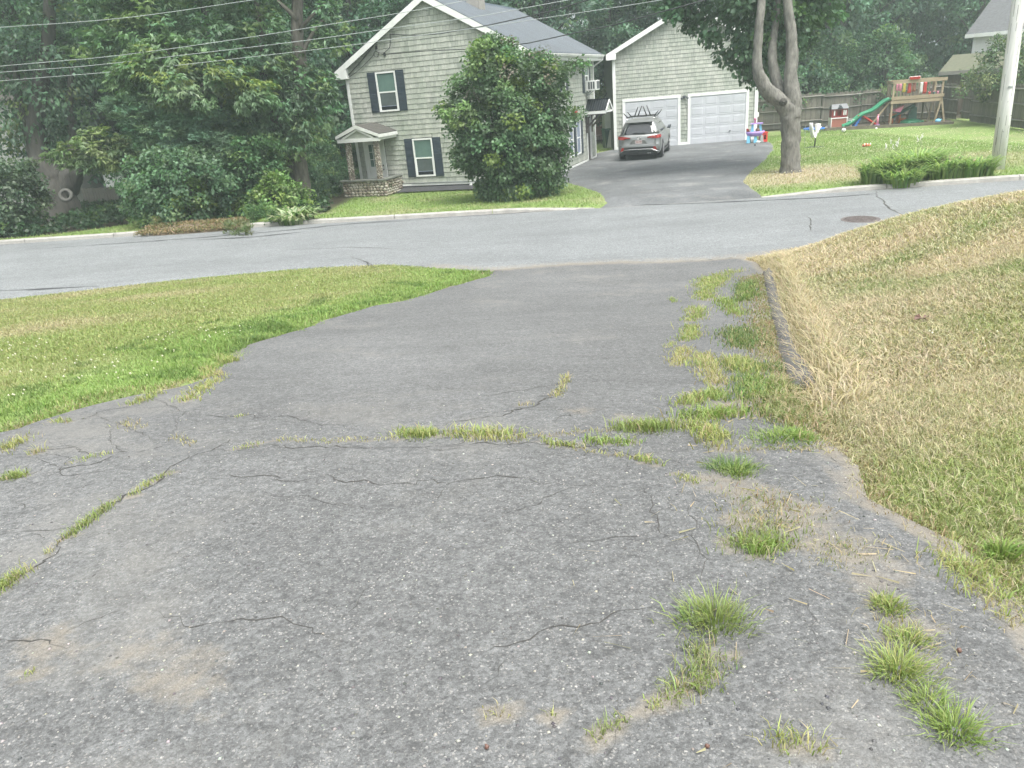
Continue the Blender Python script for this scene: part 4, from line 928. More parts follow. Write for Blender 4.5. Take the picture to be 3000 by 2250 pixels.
# clover heads
def heads(name, n, x0, x1, y0, y1, cond, size, label, zf=gz, thr=.6, up=.05):
    x, y = sample(n, x0, x1, y0, y1, lambda a, b_: cond(a, b_) & (vn(a, b_, .9, 61) > thr))
    m = len(x); s = size*(.7+.6*RG.random(m)); z = zf(x, y)+up*(.7+.6*RG.random(m)); V = np.empty((m, 6, 3))
    for i, (dx, dy, dz_) in enumerate(((1,0,0),(-1,0,0),(0,1,0),(0,-1,0),(0,0,1),(0,0,-1))): V[:, i] = np.c_[x+dx*s, y+dy*s, z+dz_*s]
    i = np.arange(m)*6; F = np.concatenate([np.c_[i+a, i+b_, i+c_] for a, b_, c_ in ((0,2,4),(2,1,4),(1,3,4),(3,0,4),(2,0,5),(1,2,5),(3,1,5),(0,3,5))])
    cc = np.tile((.60, .58, .50), (m*6, 1)); return stuff(name, npmesh(name, V.reshape(-1, 3), F, M['grass'], cc, k=3), label, 'clover')
heads('clover_flowers', 1500, -9, 0, 4, 13, lambda x, y: (x < xl(y)-.4) & (x > xl(y)-4.5) & (y < yn(x)), .009, 'white clover heads scattered over the left lawn', thr=.52)
heads('clover_flowers', 160, 1.5, 6, 2, 8, lambda x, y: x > xr(y)+.1, .008, 'few white clover heads on the dry bank', thr=.5)
heads('clover_flowers', 3200, 9, 22, 24.5, 39, lambda x, y: (x > np.interp(y, NR[:, 1], NR[:, 0])+.3), .014, 'white clover heads speckling the play yard lawn', thr=.42, up=.07)

# weeds in the paving: strips given as pixel paths on the paving (width, blades per metre, height)
def strip_pts(path, width, dens, y_scatter=1):
    P = ppx([(a*K, b_*K) for a, b_ in path]); X = []; 
    for i in range(len(P)-1):
        d = P[i+1]-P[i]; L_ = np.hypot(*d); n = int(L_*dens)+1; t = RG.random(n); q = P[i]+d*t[:, None]; q += RG.normal(0, width/2.3, (n, 2)); X.append(q)
    return np.concatenate(X)
COLW = {'g': (.235, .30, .105), 'b': (.18, .265, .075), 'y': (.32, .335, .14), 't': (.33, .29, .18), 'd': (.11, .18, .065), 'm': (.18, .215, .09), 'r': (.23, .17, .10)}
def zpave(x, y): return np.maximum(dz(x, y), gz(x, y)+.01)
STR = [ # path, width, density, height, blade width, colour, mix colour, lean
 ([(600,965),(700,968),(860,966)], .05, 260, .03, .004, 'y', 't', 1.2), ([(862,953),(943,955)], .07, 1500, .07, .005, 'g', 'y', .8), ([(970,955),(1040,957),(1125,962)], .10, 1500, .07, .005, 'y', 'g', .9),
 ([(1010,968),(1125,970)], .05, 500, .04, .004, 'y', 't', 1), ([(1180,970),(1200,980),(1250,984)], .05, 1100, .04, .005, 'g', 'y', .9), ([(1265,972),(1315,975),(1368,972)], .07, 1300, .06, .005, 'g', 'b', .9),
 ([(1330,945),(1400,942),(1465,938)], .08, 1800, .09, .005, 'g', 'm', .6), ([(1120,960),(1180,962),(1260,952),(1330,950)], .05, 260, .03, .004, 't', 'y', 1.3),
 ([(1250,985),(1310,1000),(1380,1008)], .05, 330, .03, .004, 'y', 't', 1.2), ([(1380,1003),(1400,1018),(1420,1024)], .05, 900, .05, .005, 'g', 'y', .9),
 ([(1600,590),(1560,598),(1530,608),(1515,625)], .22, 700, .06, .008, 'g', 'y', .8), ([(1560,605),(1545,620),(1520,640),(1530,655)], .20, 800, .06, .008, 'g', 'y', .8),
 ([(1500,672),(1510,690),(1490,700)], .15, 900, .07, .007, 'g', 'y', .8), ([(1490,712),(1495,730),(1480,745)], .12, 800, .07, .007, 'g', 'y', .8), ([(1478,760),(1468,785),(1462,800)], .12, 700, .05, .006, 'y', 't', .9),
 ([(1515,775),(1520,790),(1535,812),(1550,845)], .13, 1100, .06, .006, 'y', 't', .9), ([(1500,800),(1520,805)], .10, 900, .06, .006, 'g', 'g', .8), ([(1560,655),(1575,672),(1595,690)], .14, 1200, .07, .007, 'g', 'b', .7),
 ([(1480,890),(1520,870),(1555,862)], .11, 1700, .08, .006, 'g', 'y', .8), ([(1540,870),(1560,882)], .08, 900, .06, .006, 'b', 'g', .8), ([(1480,920),(1530,918),(1595,908)], .13, 2200, .09, .006, 'g', 'b', .8),
 ([(1500,935),(1530,950),(1548,972)], .12, 2200, .08, .006, 'y', 'g', .8), ([(1550,985),(1570,990)], .07, 900, .05, .005, 'y', 't', .9), ([(1440,760),(1455,750)], .06, 400, .04, .005, 'y', 'g', 1), ([(1450,650),(1458,660)], .06, 400, .04, .006, 'g', 'g', 1),
 ([(1630,600),(1640,640),(1650,680),(1660,730),(1668,780)], .30, 1500, .05, .007, 'm', 'r', 1.1), ([(1610,620),(1612,650),(1600,660)], .16, 1500, .08, .008, 'd', 'g', .7), ([(1590,720),(1600,740),(1620,760)], .22, 2200, .07, .007, 'd', 'm', .8),
 ([(1590,800),(1640,810),(1680,800)], .25, 3000, .06, .006, 'd', 'm', .9), ([(1580,790),(1620,820)], .14, 1800, .09, .006, 'y', 'g', .8), ([(1625,830),(1640,860),(1610,880)], .18, 2600, .08, .006, 'g', 'd', .8),
 ([(1690,830),(1710,880),(1700,920)], .15, 2400, .06, .006, 'm', 't', 1), ([(1660,880),(1700,900),(1730,930)], .20, 2600, .08, .006, 'm', 't', .9), ([(1640,905),(1680,910)], .13, 1800, .07, .006, 'd', 'g', .8),
 ([(1655,700),(1680,790),(1705,850),(1730,910),(1770,940),(1810,985)], .18, 900, .045, .005, 't', 'r', 1.4), ([(1560,890),(1600,905),(1700,915),(1780,950)], .16, 900, .03, .004, 't', 'r', 1.5),
 ([(1590,990),(1640,987),(1720,985),(1780,985)], .05, 450, .03, .004, 't', 'm', 1.3), ([(1460,1050),(1490,1062),(1510,1065)], .05, 700, .04, .004, 'y', 'g', 1),
 ([(1600,1090),(1640,1110),(1690,1120),(1740,1130)], .16, 1600, .035, .0035, 'm', 'r', 1.4), ([(1590,1150),(1640,1150),(1700,1160)], .16, 2600, .04, .0035, 'm', 't', 1.2), ([(1580,1200),(1640,1190),(1700,1190)], .12, 2200, .06, .0035, 'm', 'g', .9), ([(1610,1210),(1640,1222),(1670,1205)], .06, 2200, .07, .004, 'b', 'g', .8),
 ([(1765,1205),(1820,1215),(1880,1230)], .11, 1500, .03, .003, 't', 'm', 1.5), ([(1760,1240),(1830,1245)], .08, 800, .025, .003, 't', 'm', 1.5),
 ([(1510,1430),(1520,1460),(1530,1500)], .07, 2600, .05, .003, 'm', 'g', 1.0), ([(1530,1500),(1480,1520),(1450,1530)], .06, 3000, .05, .003, 'g', 'm', 1.0), ([(1550,1470),(1590,1460)], .05, 1200, .03, .0025, 'm', 'd', 1.2),
 ([(1440,1545),(1400,1560)], .03, 1200, .035, .0028, 'g', 'y', 1), ([(1360,1590),(1320,1600),(1290,1630)], .03, 1300, .035, .0028, 'g', 'm', 1),
 ([(1060,1575),(1100,1575)], .03, 900, .03, .0025, 't', 'y', 1.3), ([(1190,1580),(1200,1580)], .01, 1500, .03, .0025, 'y', 'm', 1.2), ([(1660,1640),(1720,1650),(1760,1655)], .04, 1500, .06, .003, 'y', 'g', 1),
 ([(1900,1330),(1915,1350),(1930,1370)], .04, 1600, .06, .0035, 'g', 'y', .8), ([(1930,1400),(1945,1420)], .06, 1500, .06, .003, 'y', 't', 1), ([(1900,1380),(1990,1400),(2000,1470)], .14, 420, .03, .0025, 't', 't', 1.6),
 ([(2060,1230),(2090,1260),(2130,1300),(2190,1330)], .12, 2600, .06, .0035, 'g', 'y', .9), ([(2030,1200),(2100,1290),(2200,1380)], .08, 900, .045, .003, 't', 'y', 1.3),
 ([(1560,1060),(1700,1130),(1760,1180),(1900,1260)], .35, 130, .03, .0025, 't', 't', 1.9), ([(1880,1000),(1880,1090),(1990,1150),(2070,1200)], .08, 700, .03, .0035, 't', 'r', 1.5),
 ([(470,830),(440,850),(405,880)], .10, 900, .05, .006, 'y', 'g', .9), ([(480,825),(440,800),(475,790)], .08, 500, .05, .006, 'y', 't', 1), ([(475,775),(500,790),(510,785)], .08, 1300, .08, .006, 'g', 'y', .8),
 ([(340,860),(310,880),(285,888)], .08, 1100, .05, .005, 'g', 'y', .9), ([(270,925),(310,940)], .09, 400, .03, .004, 't', 'y', 1.2), ([(120,925),(155,925)], .06, 900, .05, .004, 'g', 'y', .9), ([(15,990),(55,970)], .06, 1300, .06, .0045, 'y', 'g', .8),
 ([(75,1000),(100,990)], .05, 1000, .06, .004, 'y', 't', .9), ([(15,1058),(60,1050)], .05, 1500, .07, .004, 'g', 'm', .8), ([(165,1020),(240,1000)], .05, 500, .03, .004, 'g', 'y', 1.1), ([(520,985),(560,975)], .05, 600, .03, .004, 'y', 'g', 1), ([(380,960),(420,975)], .05, 350, .03, .004, 'y', 't', 1),
 ([(510,915),(530,912)], .04, 500, .03, .004, 'y', 'g', 1), ([(375,1043),(330,1065),(290,1095)], .035, 1000, .035, .003, 'g', 'y', .9), ([(250,1110),(200,1150),(150,1190)], .04, 2200, .04, .003, 'g', 'm', .9), ([(140,1195),(110,1225)], .02, 500, .03, .0025, 't', 'y', 1.2), ([(65,1262),(30,1285),(-5,1315)], .05, 2600, .05, .003, 'g', 'y', .9),
 ([(70,1495),(85,1490)], .02, 1500, .03, .0025, 'g', 'y', 1), ([(0,945),(60,915),(150,885),(250,855),(350,842),(450,815)], .10, 500, .035, .005, 't', 'y', 1.3), ([(1225,822),(1215,850),(1200,870)], .05, 450, .04, .004, 'y', 't', 1.1), ([(1125,890),(1150,885)], .05, 400, .03, .004, 't', 'y', 1.2),
 ([(1050,595),(1020,600)], .3, 500, .05, .01, 'm', 't', 1), ([(60,960),(0,1000)], .12, 500, .05, .004, 'y', 't', 1)]
AX, AY, AH, AW, AC_, AL = [], [], [], [], [], []
for path, wd, dn, hh, bw_, c1, c2, ln in STR:
    q = strip_pts(path, wd, dn*(.68 if dn > 800 else .9)); n = len(q); hh = hh*.66;  AX.append(q[:, 0]); AY.append(q[:, 1]); AH.append(hh*(.4+.9*RG.random(n))); AW.append(bw_*(.6+.8*RG.random(n)))
    pick = RG.random(n) < .38; cc = np.where(pick[:, None], np.array(COLW[c2]), np.array(COLW[c1])); cc = np.where((RG.random(n) < .12)[:, None], np.array(COLW['t']), cc); AC_.append(jitter(cc)); AL.append(np.full(n, ln))
x, y, h, w, c, l = map(np.concatenate, (AX, AY, AH, AW, AC_, AL))
def dirt_field(x, y):
    out = np.zeros(len(x))
    for path, wd, dn, *_q in STR:
        P = ppx([(a*K, b_*K) for a, b_ in path]); S = np.concatenate([P[i]+(P[i+1]-P[i])*np.linspace(0, 1, max(2, int(np.hypot(*(P[i+1]-P[i]))/.06)))[:, None] for i in range(len(P)-1)])
        w = max(.045, wd*.55); amp = .62 if dn >= 600 else .42
        k = np.where((x > S[:, 0].min()-.5) & (x < S[:, 0].max()+.5) & (y > S[:, 1].min()-.5) & (y < S[:, 1].max()+.5))[0]
        if len(k): d2 = ((x[k, None]-S[None, :, 0])**2+(y[k, None]-S[None, :, 1])**2).min(1); out[k] = np.maximum(out[k], amp*np.exp(-d2/(w*w)))
    return out
_x, _y = DX.ravel(), DYc.ravel(); _d = dirt_field(_x, _y)
_rim = np.minimum(_x-xl(_y), xr(_y)-_x); _d = np.maximum(_d, .55*np.exp(-(np.maximum(_rim, 0)/.13)**2)*(vn(_x, _y, 1.3, 71) > .38)); _d = np.maximum(_d, .50*np.exp(-((yn(_x)+.05-_y)/.22)**2))
_sand = np.array([G(a*K, b_*K)[:2] for a, b_ in ((620,722),(580,738),(520,755),(490,775),(1820,1000),(1850,1040),(1880,1095),(1930,1115),(120,1425),(300,1450),(380,1480),(430,1520),(1260,905),(1650,1180),(1350,920))])
for q in _sand: _d = np.maximum(_d, .40*np.exp(-((_x-q[0])**2+(_y-q[1])**2)/(.16**2)))
_me = drv.data; _a = _me.color_attributes.new('Col', 'FLOAT_COLOR', 'POINT'); _c = np.zeros((len(_x), 4), np.float32); _c[:, 0] = _d; _c[:, 3] = 1; _a.data.foreach_set('color', _c.ravel())
_me = street.data; _co = np.empty(len(_me.vertices)*3, np.float32); _me.vertices.foreach_get('co', _co); _co = _co.reshape(-1, 3); _x, _y = _co[:, 0], _co[:, 1]
_d = np.maximum(.48*np.exp(-((_y-yn(_x))/.45)**2)*(_x > -1.5)*(_x < 5), .34*np.exp(-((yk(_x)-_y)/.25)**2)); _d = np.maximum(_d, .25*np.exp(-((_y-yn(_x))/.2)**2))
_a = _me.color_attributes.new('Col', 'FLOAT_COLOR', 'POINT'); _c = np.zeros((len(_x), 4), np.float32); _c[:, 0] = _d; _c[:, 3] = 1; _a.data.foreach_set('color', _c.ravel())
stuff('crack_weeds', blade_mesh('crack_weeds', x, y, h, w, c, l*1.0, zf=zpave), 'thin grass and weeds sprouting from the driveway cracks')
# soil and roots under the weeds
x2 = np.repeat(x[::9], 1); y2 = np.repeat(y[::9], 1); n = len(x2)
# loose straws lying on the paving near the weeds
q = np.concatenate([strip_pts(p, .55, 46) for p in ([(1600,1050),(1640,1200),(1700,1160),(1880,1240)], [(1480,1380),(1520,1500)], [(1900,1330),(1990,1440),(2080,1560),(2150,1650)], [(1980,1150),(2180,1330)], [(1560,880),(1800,990)])])
n = len(q); a = RG.random(n)*6.28; L_ = .02+.07*RG.random(n); V = np.empty((n, 4, 3)); ca, sa = np.cos(a), np.sin(a); wd = .0011
P0 = q; P1 = q+np.c_[ca, sa]*L_[:, None]; sd = np.c_[-sa, ca]*wd
for i, p in enumerate((P0-sd, P0+sd, P1+sd, P1-sd)): V[:, i] = np.c_[p, dz(p[:, 0], p[:, 1])+.006+RG.random(n)*.01*(i > 1)]
stuff('loose_straw', npmesh('loose_straw', V.reshape(-1, 3), np.arange(n*4).reshape(n, 4), M['grass'], np.repeat(jitter(np.tile((.36, .31, .21), (n, 1))), 4, 0)), 'loose dry straws lying on the asphalt beside the weeds', 'straw')
# gravel chips proud of the asphalt
q = np.c_[RG.uniform(-2.2, 2.2, 5200), RG.uniform(1.1, 4.6, 5200)]; q = q[(q[:, 0] > xl(q[:, 1])+.1) & (q[:, 0] < xr(q[:, 1])-.05) & (RG.random(len(q)) < (5.2-q[:, 1])/4.5)]
n = len(q); s = .0022+.0042*RG.random(n)**2; V = np.empty((n, 6, 3)); zz = dz(q[:, 0], q[:, 1]); a = RG.random(n)*6.28
for i, (dx, dy, d3) in enumerate(((1.3,0,.1),(-1,.3,.1),(.2,1,.1),(-.2,-1,.1),(.1,.1,.55),(.2,0,-.5))):
    V[:, i] = np.c_[q[:, 0]+(dx*np.cos(a)-dy*np.sin(a))*s, q[:, 1]+(dx*np.sin(a)+dy*np.cos(a))*s, zz+d3*s]
i = np.arange(n)*6; F = np.concatenate([np.c_[i+a_, i+b_, i+c_] for a_, b_, c_ in ((0,2,4),(2,1,4),(1,3,4),(3,0,4),(2,0,5),(1,2,5),(3,1,5),(0,3,5))])
cc = np.repeat(jitter(np.where((RG.random(n) < .42)[:, None], np.array((.42, .41, .39)), np.array((.14, .14, .145))), .3), 6, 0)
stuff('stone_chips', npmesh('stone_chips', V.reshape(-1, 3), F, M['grass'], cc, k=3), 'small pale stone chips set in the worn asphalt', 'stone chips')
# single tufts that stand out
def tuft(px, py, n, rad, h, w, c1, c2, label, lean=1.0):
    n = int(n*.85); rad *= .95; w *= .72; h *= .85; p = ppx([(px*K, py*K)])[0]; x = RG.normal(0, rad/2, n); y = RG.normal(0, rad/2, n); zz = zpave(p[0]+x, p[1]+y); z0 = float(zpave(np.array([p[0]]), np.array([p[1]]))[0])
    d = np.hypot(x, y); hh = h*.55*(.4+.8*RG.random(n)**1.3)*(1-.3*d/rad)
    cc = np.where((RG.random(n) < .3)[:, None], np.array(COLW[c2]), np.array(COLW[c1]))
    me = blade_mesh('grass_tuft', x, y, hh, w*(.7+.6*RG.random(n)), jitter(cc), lean*(.8+1.1*d/rad), zf=lambda a, b_: zz-z0, along=np.arctan2(y, x))
    o = link('grass_tuft', me, loc=(p[0], p[1], z0)); tag(o, label, 'grass tuft', 'grass tufts growing out of the driveway')
tuft(1545, 1372, 800, .10, .13, .0040, 'g', 'm', 'tall pale green tuft with thin seed stalks standing alone on the asphalt', .7)
tuft(1492, 1375, 40, .03, .12, .005, 'd', 'g', 'few dark broad blades just left of the tall tuft', 1.3)
tuft(1580, 1030, 700, .11, .10, .0045, 'd', 'g', 'dark green round tuft just below the crossing of the weed lines', .8)
tuft(1595, 1048, 320, .06, .08, .004, 'g', 'b', 'light green small tuft touching the dark round tuft', .8)
tuft(1685, 962, 800, .16, .07, .0055, 'b', 'g', 'vivid green low clump beside the end of the kerb', .9)
tuft(1722, 957, 500, .11, .07, .0055, 'b', 'g', 'smaller vivid green clump right of the low clump near the kerb end', .9)
tuft(1935, 1488, 620, .070, .10, .0042, 'g', 'y', 'thick bright green tuft of broad blades low on the right of the driveway', .9)
tuft(1960, 1420, 420, .055, .07, .0035, 'g', 'y', 'pale green tuft above the thick bright tuft on the right', .8)
tuft(2000, 1560, 330, .050, .07, .0035, 'g', 'b', 'middle green tuft in the right hand crack with trailing blades', 1.1)
tuft(2055, 1620, 520, .058, .08, .0042, 'g', 'b', 'bright tuft of broad blades at the bottom right edge', 1.0)
tuft(1640, 1205, 500, .08, .06, .0035, 'b', 'g', 'yellow green tuft at the lower end of the brown weed patch', .9)
tuft(1915, 1345, 260, .045, .07, .004, 'g', 'y', 'small tuft of wide light blades with straw around it', .9)
tuft(548, 738, 900, .22, .10, .008, 'd', 'g', 'dark green rounded clump on the left lawn edge beside bare sand', .8)
tuft(905, 953, 700, .10, .07, .0045, 'g', 'm', 'left tuft of the grass line across the driveway', .8)
tuft(1400, 940, 900, .13, .08, .0045, 'm', 'g', 'right tuft of the grass line across the driveway with dark seed heads', .7)
tuft(40, 1052, 260, .05, .06, .0035, 'g', 'y', 'small tuft by the left edge of the picture near the long crack', .9)
tuft(2160, 1215, 200, .05, .10, .007, 'b', 'g', 'long broad blades leaning out of the lawn edge at right', .8)
tuft(2080, 1250, 260, .06, .08, .005, 'y', 'g', 'pale weed with wide leaves on the ragged lawn edge at right', .9)

# ------------------------------------------------------------------ trees
def A(px, py, Y): d = _ray(px, py); return Vector((d.x*Y/d.y, Y, d.z*Y/d.y))
def unit(v): return v/(np.linalg.norm(v, axis=1)[:, None]+1e-9)
def leaf_mesh(name, cen, ctr, crad, n_per, L, Wd, col, m, droop=.35, comp=1, cvar=.25, lvar=.2, tipcol=None, tipfrac=.12, seed=0, flat=.7):
    """cen (N,3) clump centres round ctr; every leaf is its own folded face"""
    g = np.random.default_rng(seed); N = len(cen); crad = np.broadcast_to(crad, (N,))
    idx = np.repeat(np.arange(N), n_per); M_ = len(idx)
    off = unit(g.normal(size=(M_, 3)))*(g.random(M_)**.45)[:, None]*crad[idx][:, None]; off[:, 2] *= flat
    p = cen[idx]+off; outd = unit(cen[idx]-ctr+off*1.5)
    dirv = unit(outd*.8+g.normal(size=(M_, 3))*.7+np.array((0, 0, -droop)))
    cc = np.array(col)*(1+(g.random((N, 1))-.5)*2*cvar)*(1+(g.random((N, 3))-.5)*.18)
    if tipcol is not None:
        t = g.random(N) < tipfrac; cc[t] = np.array(tipcol)*(1+(g.random((t.sum(), 1))-.5)*.3)
    C = cc[idx]*(1+(g.random((M_, 1))-.5)*2*lvar)
    if comp > 1:
        p = np.repeat(p, comp, 0); C = np.repeat(C, comp, 0); base = np.repeat(dirv, comp, 0); up = np.array((0, 0, 1.))
        sd = unit(np.cross(base, up)); fan = np.tile(np.linspace(-1, 1, comp), M_)[:, None]
        dirv = unit(base+sd*fan*1.1+g.normal(size=base.shape)*.12); M2 = len(p)
    else: M2 = M_
    nrm = unit(g.normal(size=(M2, 3))*.55+np.array((0, 0, 1.))+np.repeat(outd, comp, 0)*.6)
    sd = unit(np.cross(dirv, nrm)); nr = unit(np.cross(sd, dirv)); ll = L*(.65+.7*g.random(M2))[:, None]; ww = Wd*(.65+.7*g.random(M2))[:, None]
    V = np.empty((M2, 4, 3)); V[:, 0] = p; V[:, 1] = p+dirv*ll*.45+sd*ww*.5+nr*ll*.06; V[:, 2] = p+dirv*ll-nr*ll*.10; V[:, 3] = p+dirv*ll*.45-sd*ww*.5+nr*ll*.06
    C4 = np.repeat(np.clip(C, .004, 1)[:, None], 4, 1)
    return npmesh(name, V.reshape(-1, 3), np.arange(M2*4).reshape(M2, 4), m, C4.reshape(-1, 3))
def profile_clumps(prof, Y, n, depth=.8, front=1.0, fill=.45, seed=0, rag=.10):
    """clump centres inside a crown outlined by (py, px_left, px_right) rows at depth Y"""
    g = np.random.default_rng(seed); rows = []
    for py, a, b_ in prof:
        l, r_ = A(a, py, Y), A(b_, py, Y); rows.append(((l.z+r_.z)/2, (l.x+r_.x)/2, abs(r_.x-l.x)/2))
    rows = np.array(rows); rows = rows[np.argsort(rows[:, 0])]
    zz = np.linspace(rows[0, 0], rows[-1, 0], 200); rr = np.interp(zz, rows[:, 0], rows[:, 2]); cdf = np.cumsum(rr+.15); cdf /= cdf[-1]
    z = np.interp(g.random(n), cdf, zz); r_ = np.interp(z, rows[:, 0], rows[:, 2]); cx = np.interp(z, rows[:, 0], rows[:, 1])
    t = g.random(n)*2*np.pi; q = np.where(g.random(n) < fill, np.sqrt(g.random(n))*.85, .80+.25*g.random(n))*(1+g.normal(0, rag, n))
    dy = np.sin(t)*r_*q*depth; dy = np.where(dy < 0, dy*front, dy)
    return np.c_[cx+np.cos(t)*r_*q, Y+dy, z], np.array([rows[:, 1].mean(), Y, rows[:, 0].mean()])
def wood(name, label, cat, trunkpaths, crown, m='barkdark', group=None):
    """a tree: trunk (limbs joined to it) and crown parts, Empty at its foot"""
    b0 = trunkpaths[0][0][0]; root = empty(name, tuple(b0), 0, label, cat, group); inv = Matrix.Translation(-Vector(b0))
    b = MB()
    for pts, rad in trunkpaths:
        P = [Vector(p)-Vector(b0) for p in pts]; Q, Rr = [], []
        for i in range(len(P)-1):
            q0, q1, q2, q3 = P[max(i-1, 0)], P[i], P[i+1], P[min(i+2, len(P)-1)]; ns = 6 if rad[0] > .12 else 2
            for k in range(ns):
                t = k/ns; Q.append(.5*((2*q1)+(q2-q0)*t+(2*q0-5*q1+4*q2-q3)*t*t+(3*q1-q0-3*q2+q3)*t**3)); Rr.append(rad[i]+(rad[i+1]-rad[i])*t)
        Q.append(P[-1]); Rr.append(rad[-1]); n0 = len(b.v); ns = 16 if rad[0] > .12 else 6; b.tube(Q, Rr, ns)
        if rad[0] > .12:
            for j in range(len(Q)):
                for k in range(ns):
                    v = Vector(b.v[n0+j*ns+k]); e = 1+.10*math.sin(k*2.6+j*.25)+random.uniform(-.075, .075)+.05*math.sin(j*.9+k); b.v[n0+j*ns+k] = tuple(Q[j]+(v-Q[j])*e)
    b.build('trunk', M[m], root)
    for nm, me in crown: me.transform(inv); link(nm, me, root)
    return root
def limbs(base, cen, n, r0, seed, start=.25):
    g = random.Random(seed); out = []; top = Vector(base)
    for i in range(n):
        c = Vector(cen[g.randrange(len(cen))]); s_ = Vector(base); s_.z = base[2]+max(.3, (c.z-base[2])*g.uniform(start, start+.3)); s_.x += (c.x-base[0])*.05
        mid = s_.lerp(c, .5)+Vector((g.uniform(-.2, .2), g.uniform(-.2, .2), .25)); out.append(([s_, mid, c], [r0, r0*.6, r0*.2]))
    return out
KK = lambda rows: [(a*K, b_*K, c_*K) for a, b_, c_ in rows]
# --- the big shrub-like maple before the house
Yb = 24.9
prof = [(118,1424,1450),(160,1385,1540),(205,1365,1635),(250,1345,1648),(320,1325,1650),(390,1326,1652),(450,1358,1652),(520,1384,1652),(560,1400,1620),(578,1440,1550)]
cen, ctr = profile_clumps(prof, Yb, 520, .85, seed=5, rag=.11)
extra = np.array([A(1430, 118, Yb), A(1400, 140, Yb-.4), A(1450, 135, Yb-.3), A(1680, 195, Yb-.6), A(1700, 190, Yb-.7), A(1650, 205, Yb-.6), A(1300, 330, Yb), A(1310, 310, Yb), A(1330, 240, Yb)]); cen = np.r_[cen, extra]
g5 = G(1470, 590); gb = (A(1480, 560, Yb).x, Yb, gzs(A(1480, 560, Yb).x, Yb)-.05)
cm = leaf_mesh('crown', cen, ctr, .36, 100, .105, .088, (.080, .140, .070), M['leaf'], droop=.5, cvar=.42, tipcol=(.13, .19, .045), tipfrac=.10, seed=6)
hi = np.array([A(x, y, Yb-1.2) for x, y in [(1395,150),(1410,135),(1430,128),(1390,185),(1385,215),(1360,310),(1345,320),(1375,330),(1310,330),(1325,345),(1340,365),(1390,360),(1450,300),(1480,250),(1550,430),(1530,480)]])
cm3 = leaf_mesh('bright_leaves', hi, ctr, .26, 70, .11, .09, (.13, .20, .075), M['leaf'], droop=.6, cvar=.3, seed=7)
ce2, _ = profile_clumps([(120,1430,1500),(160,1480,1640),(220,1330,1660),(300,1310,1500)], Yb-.5, 20, .8, seed=8)
cm2 = leaf_mesh('dry_leaves', ce2, ctr, .30, 40, .09, .06, (.15, .14, .11), M['leaf'], droop=.6, seed=9)
tp = [([gb, Vector(gb)+Vector((-.1, 0, 1.5)), A(1450, 250, Yb), A(1435, 150, Yb)], [.16, .13, .07, .02])]+limbs(gb, cen, 34, .045, 2, .05)
wood('maple_shrub', 'big rounded bushy maple standing before the house corner', 'bush', tp, [('crown', cm), ('bright_leaves', cm3), ('dry_leaves', cm2)])
# --- the grey maple with three limbs on the play yard lawn
Ym = 25.3; mb = A(2315, 505, Ym); mb.z = gzs(mb.x, Ym)-.15
def AL_(pts, Y, m_=1): return [A(x, y, Y+dy) for x, y, dy in pts]
tr = [([mb, mb+Vector((0, 0, .25))]+AL_([(2316,440,0),(2316,390,0),(2316,340,0),(2312,300,0)], Ym), [.40, .32, .29, .285, .31, .27]),
      (AL_([(2312,345,0),(2292,303,-.05),(2252,270,-.1),(2229,235,-.15),(2219,195,-.2),(2219,145,-.2),(2226,60,-.2),(2233,-40,-.1),(2236,-250,0)], Ym), [.23, .24, .225, .19, .15, .13, .125, .10, .05]),
      (AL_([(2318,345,0),(2322,290,0),(2316,230,.05),(2320,160,.1),(2318,90,.2),(2308,20,.3),(2300,-120,.4),(2310,-350,.5)], Ym), [.30, .27, .21, .175, .155, .14, .11, .05]),
      (AL_([(2300,320,.2),(2284,270,.35),(2268,210,.5),(2262,150,.6),(2275,40,.9),(2290,-150,1)], Ym), [.22, .19, .16, .13, .10, .05]),
      ]
prof = [(235,2205,2222),(190,2160,2245),(150,2112,2330),(110,2085,2400),(60,2020,2440),(0,1935,2470),(-100,1870,2520),(-300,1860,2560),(-520,1980,2450),(-680,2140,2350)]
cen, ctr = profile_clumps(prof, Ym+1.5, 640, .75, front=.45, fill=.5, seed=15)
kk = cen[:, 1] < Ym+.45; cen = cen[~(kk & (np.abs(cen[:, 0]-9.6) < 1.3) & (cen[:, 2] < 3.2))]
cm = leaf_mesh('crown', cen, ctr, .42, 58, .16, .14, (.066, .13, .070), M['leaf_dark'], droop=.45, cvar=.35, tipcol=(.06, .12, .04), tipfrac=.15, seed=16)
mp = wood('maple_tree', 'grey barked maple with three upright limbs on the lawn right of the garage drive', 'tree', tr, [('crown', cm)], 'bark')
b = MB(); kn = A(2296, 299, Ym-.36)-mb; b.tube([kn+Vector((0, .08, 0)), kn+Vector((0, -.03, 0)), kn+Vector((0, -.035, 0)), kn+Vector((0, .04, 0))], [.13, .11, .05, .03], 12); b.build('knot_hole', M['barkdark'], mp)

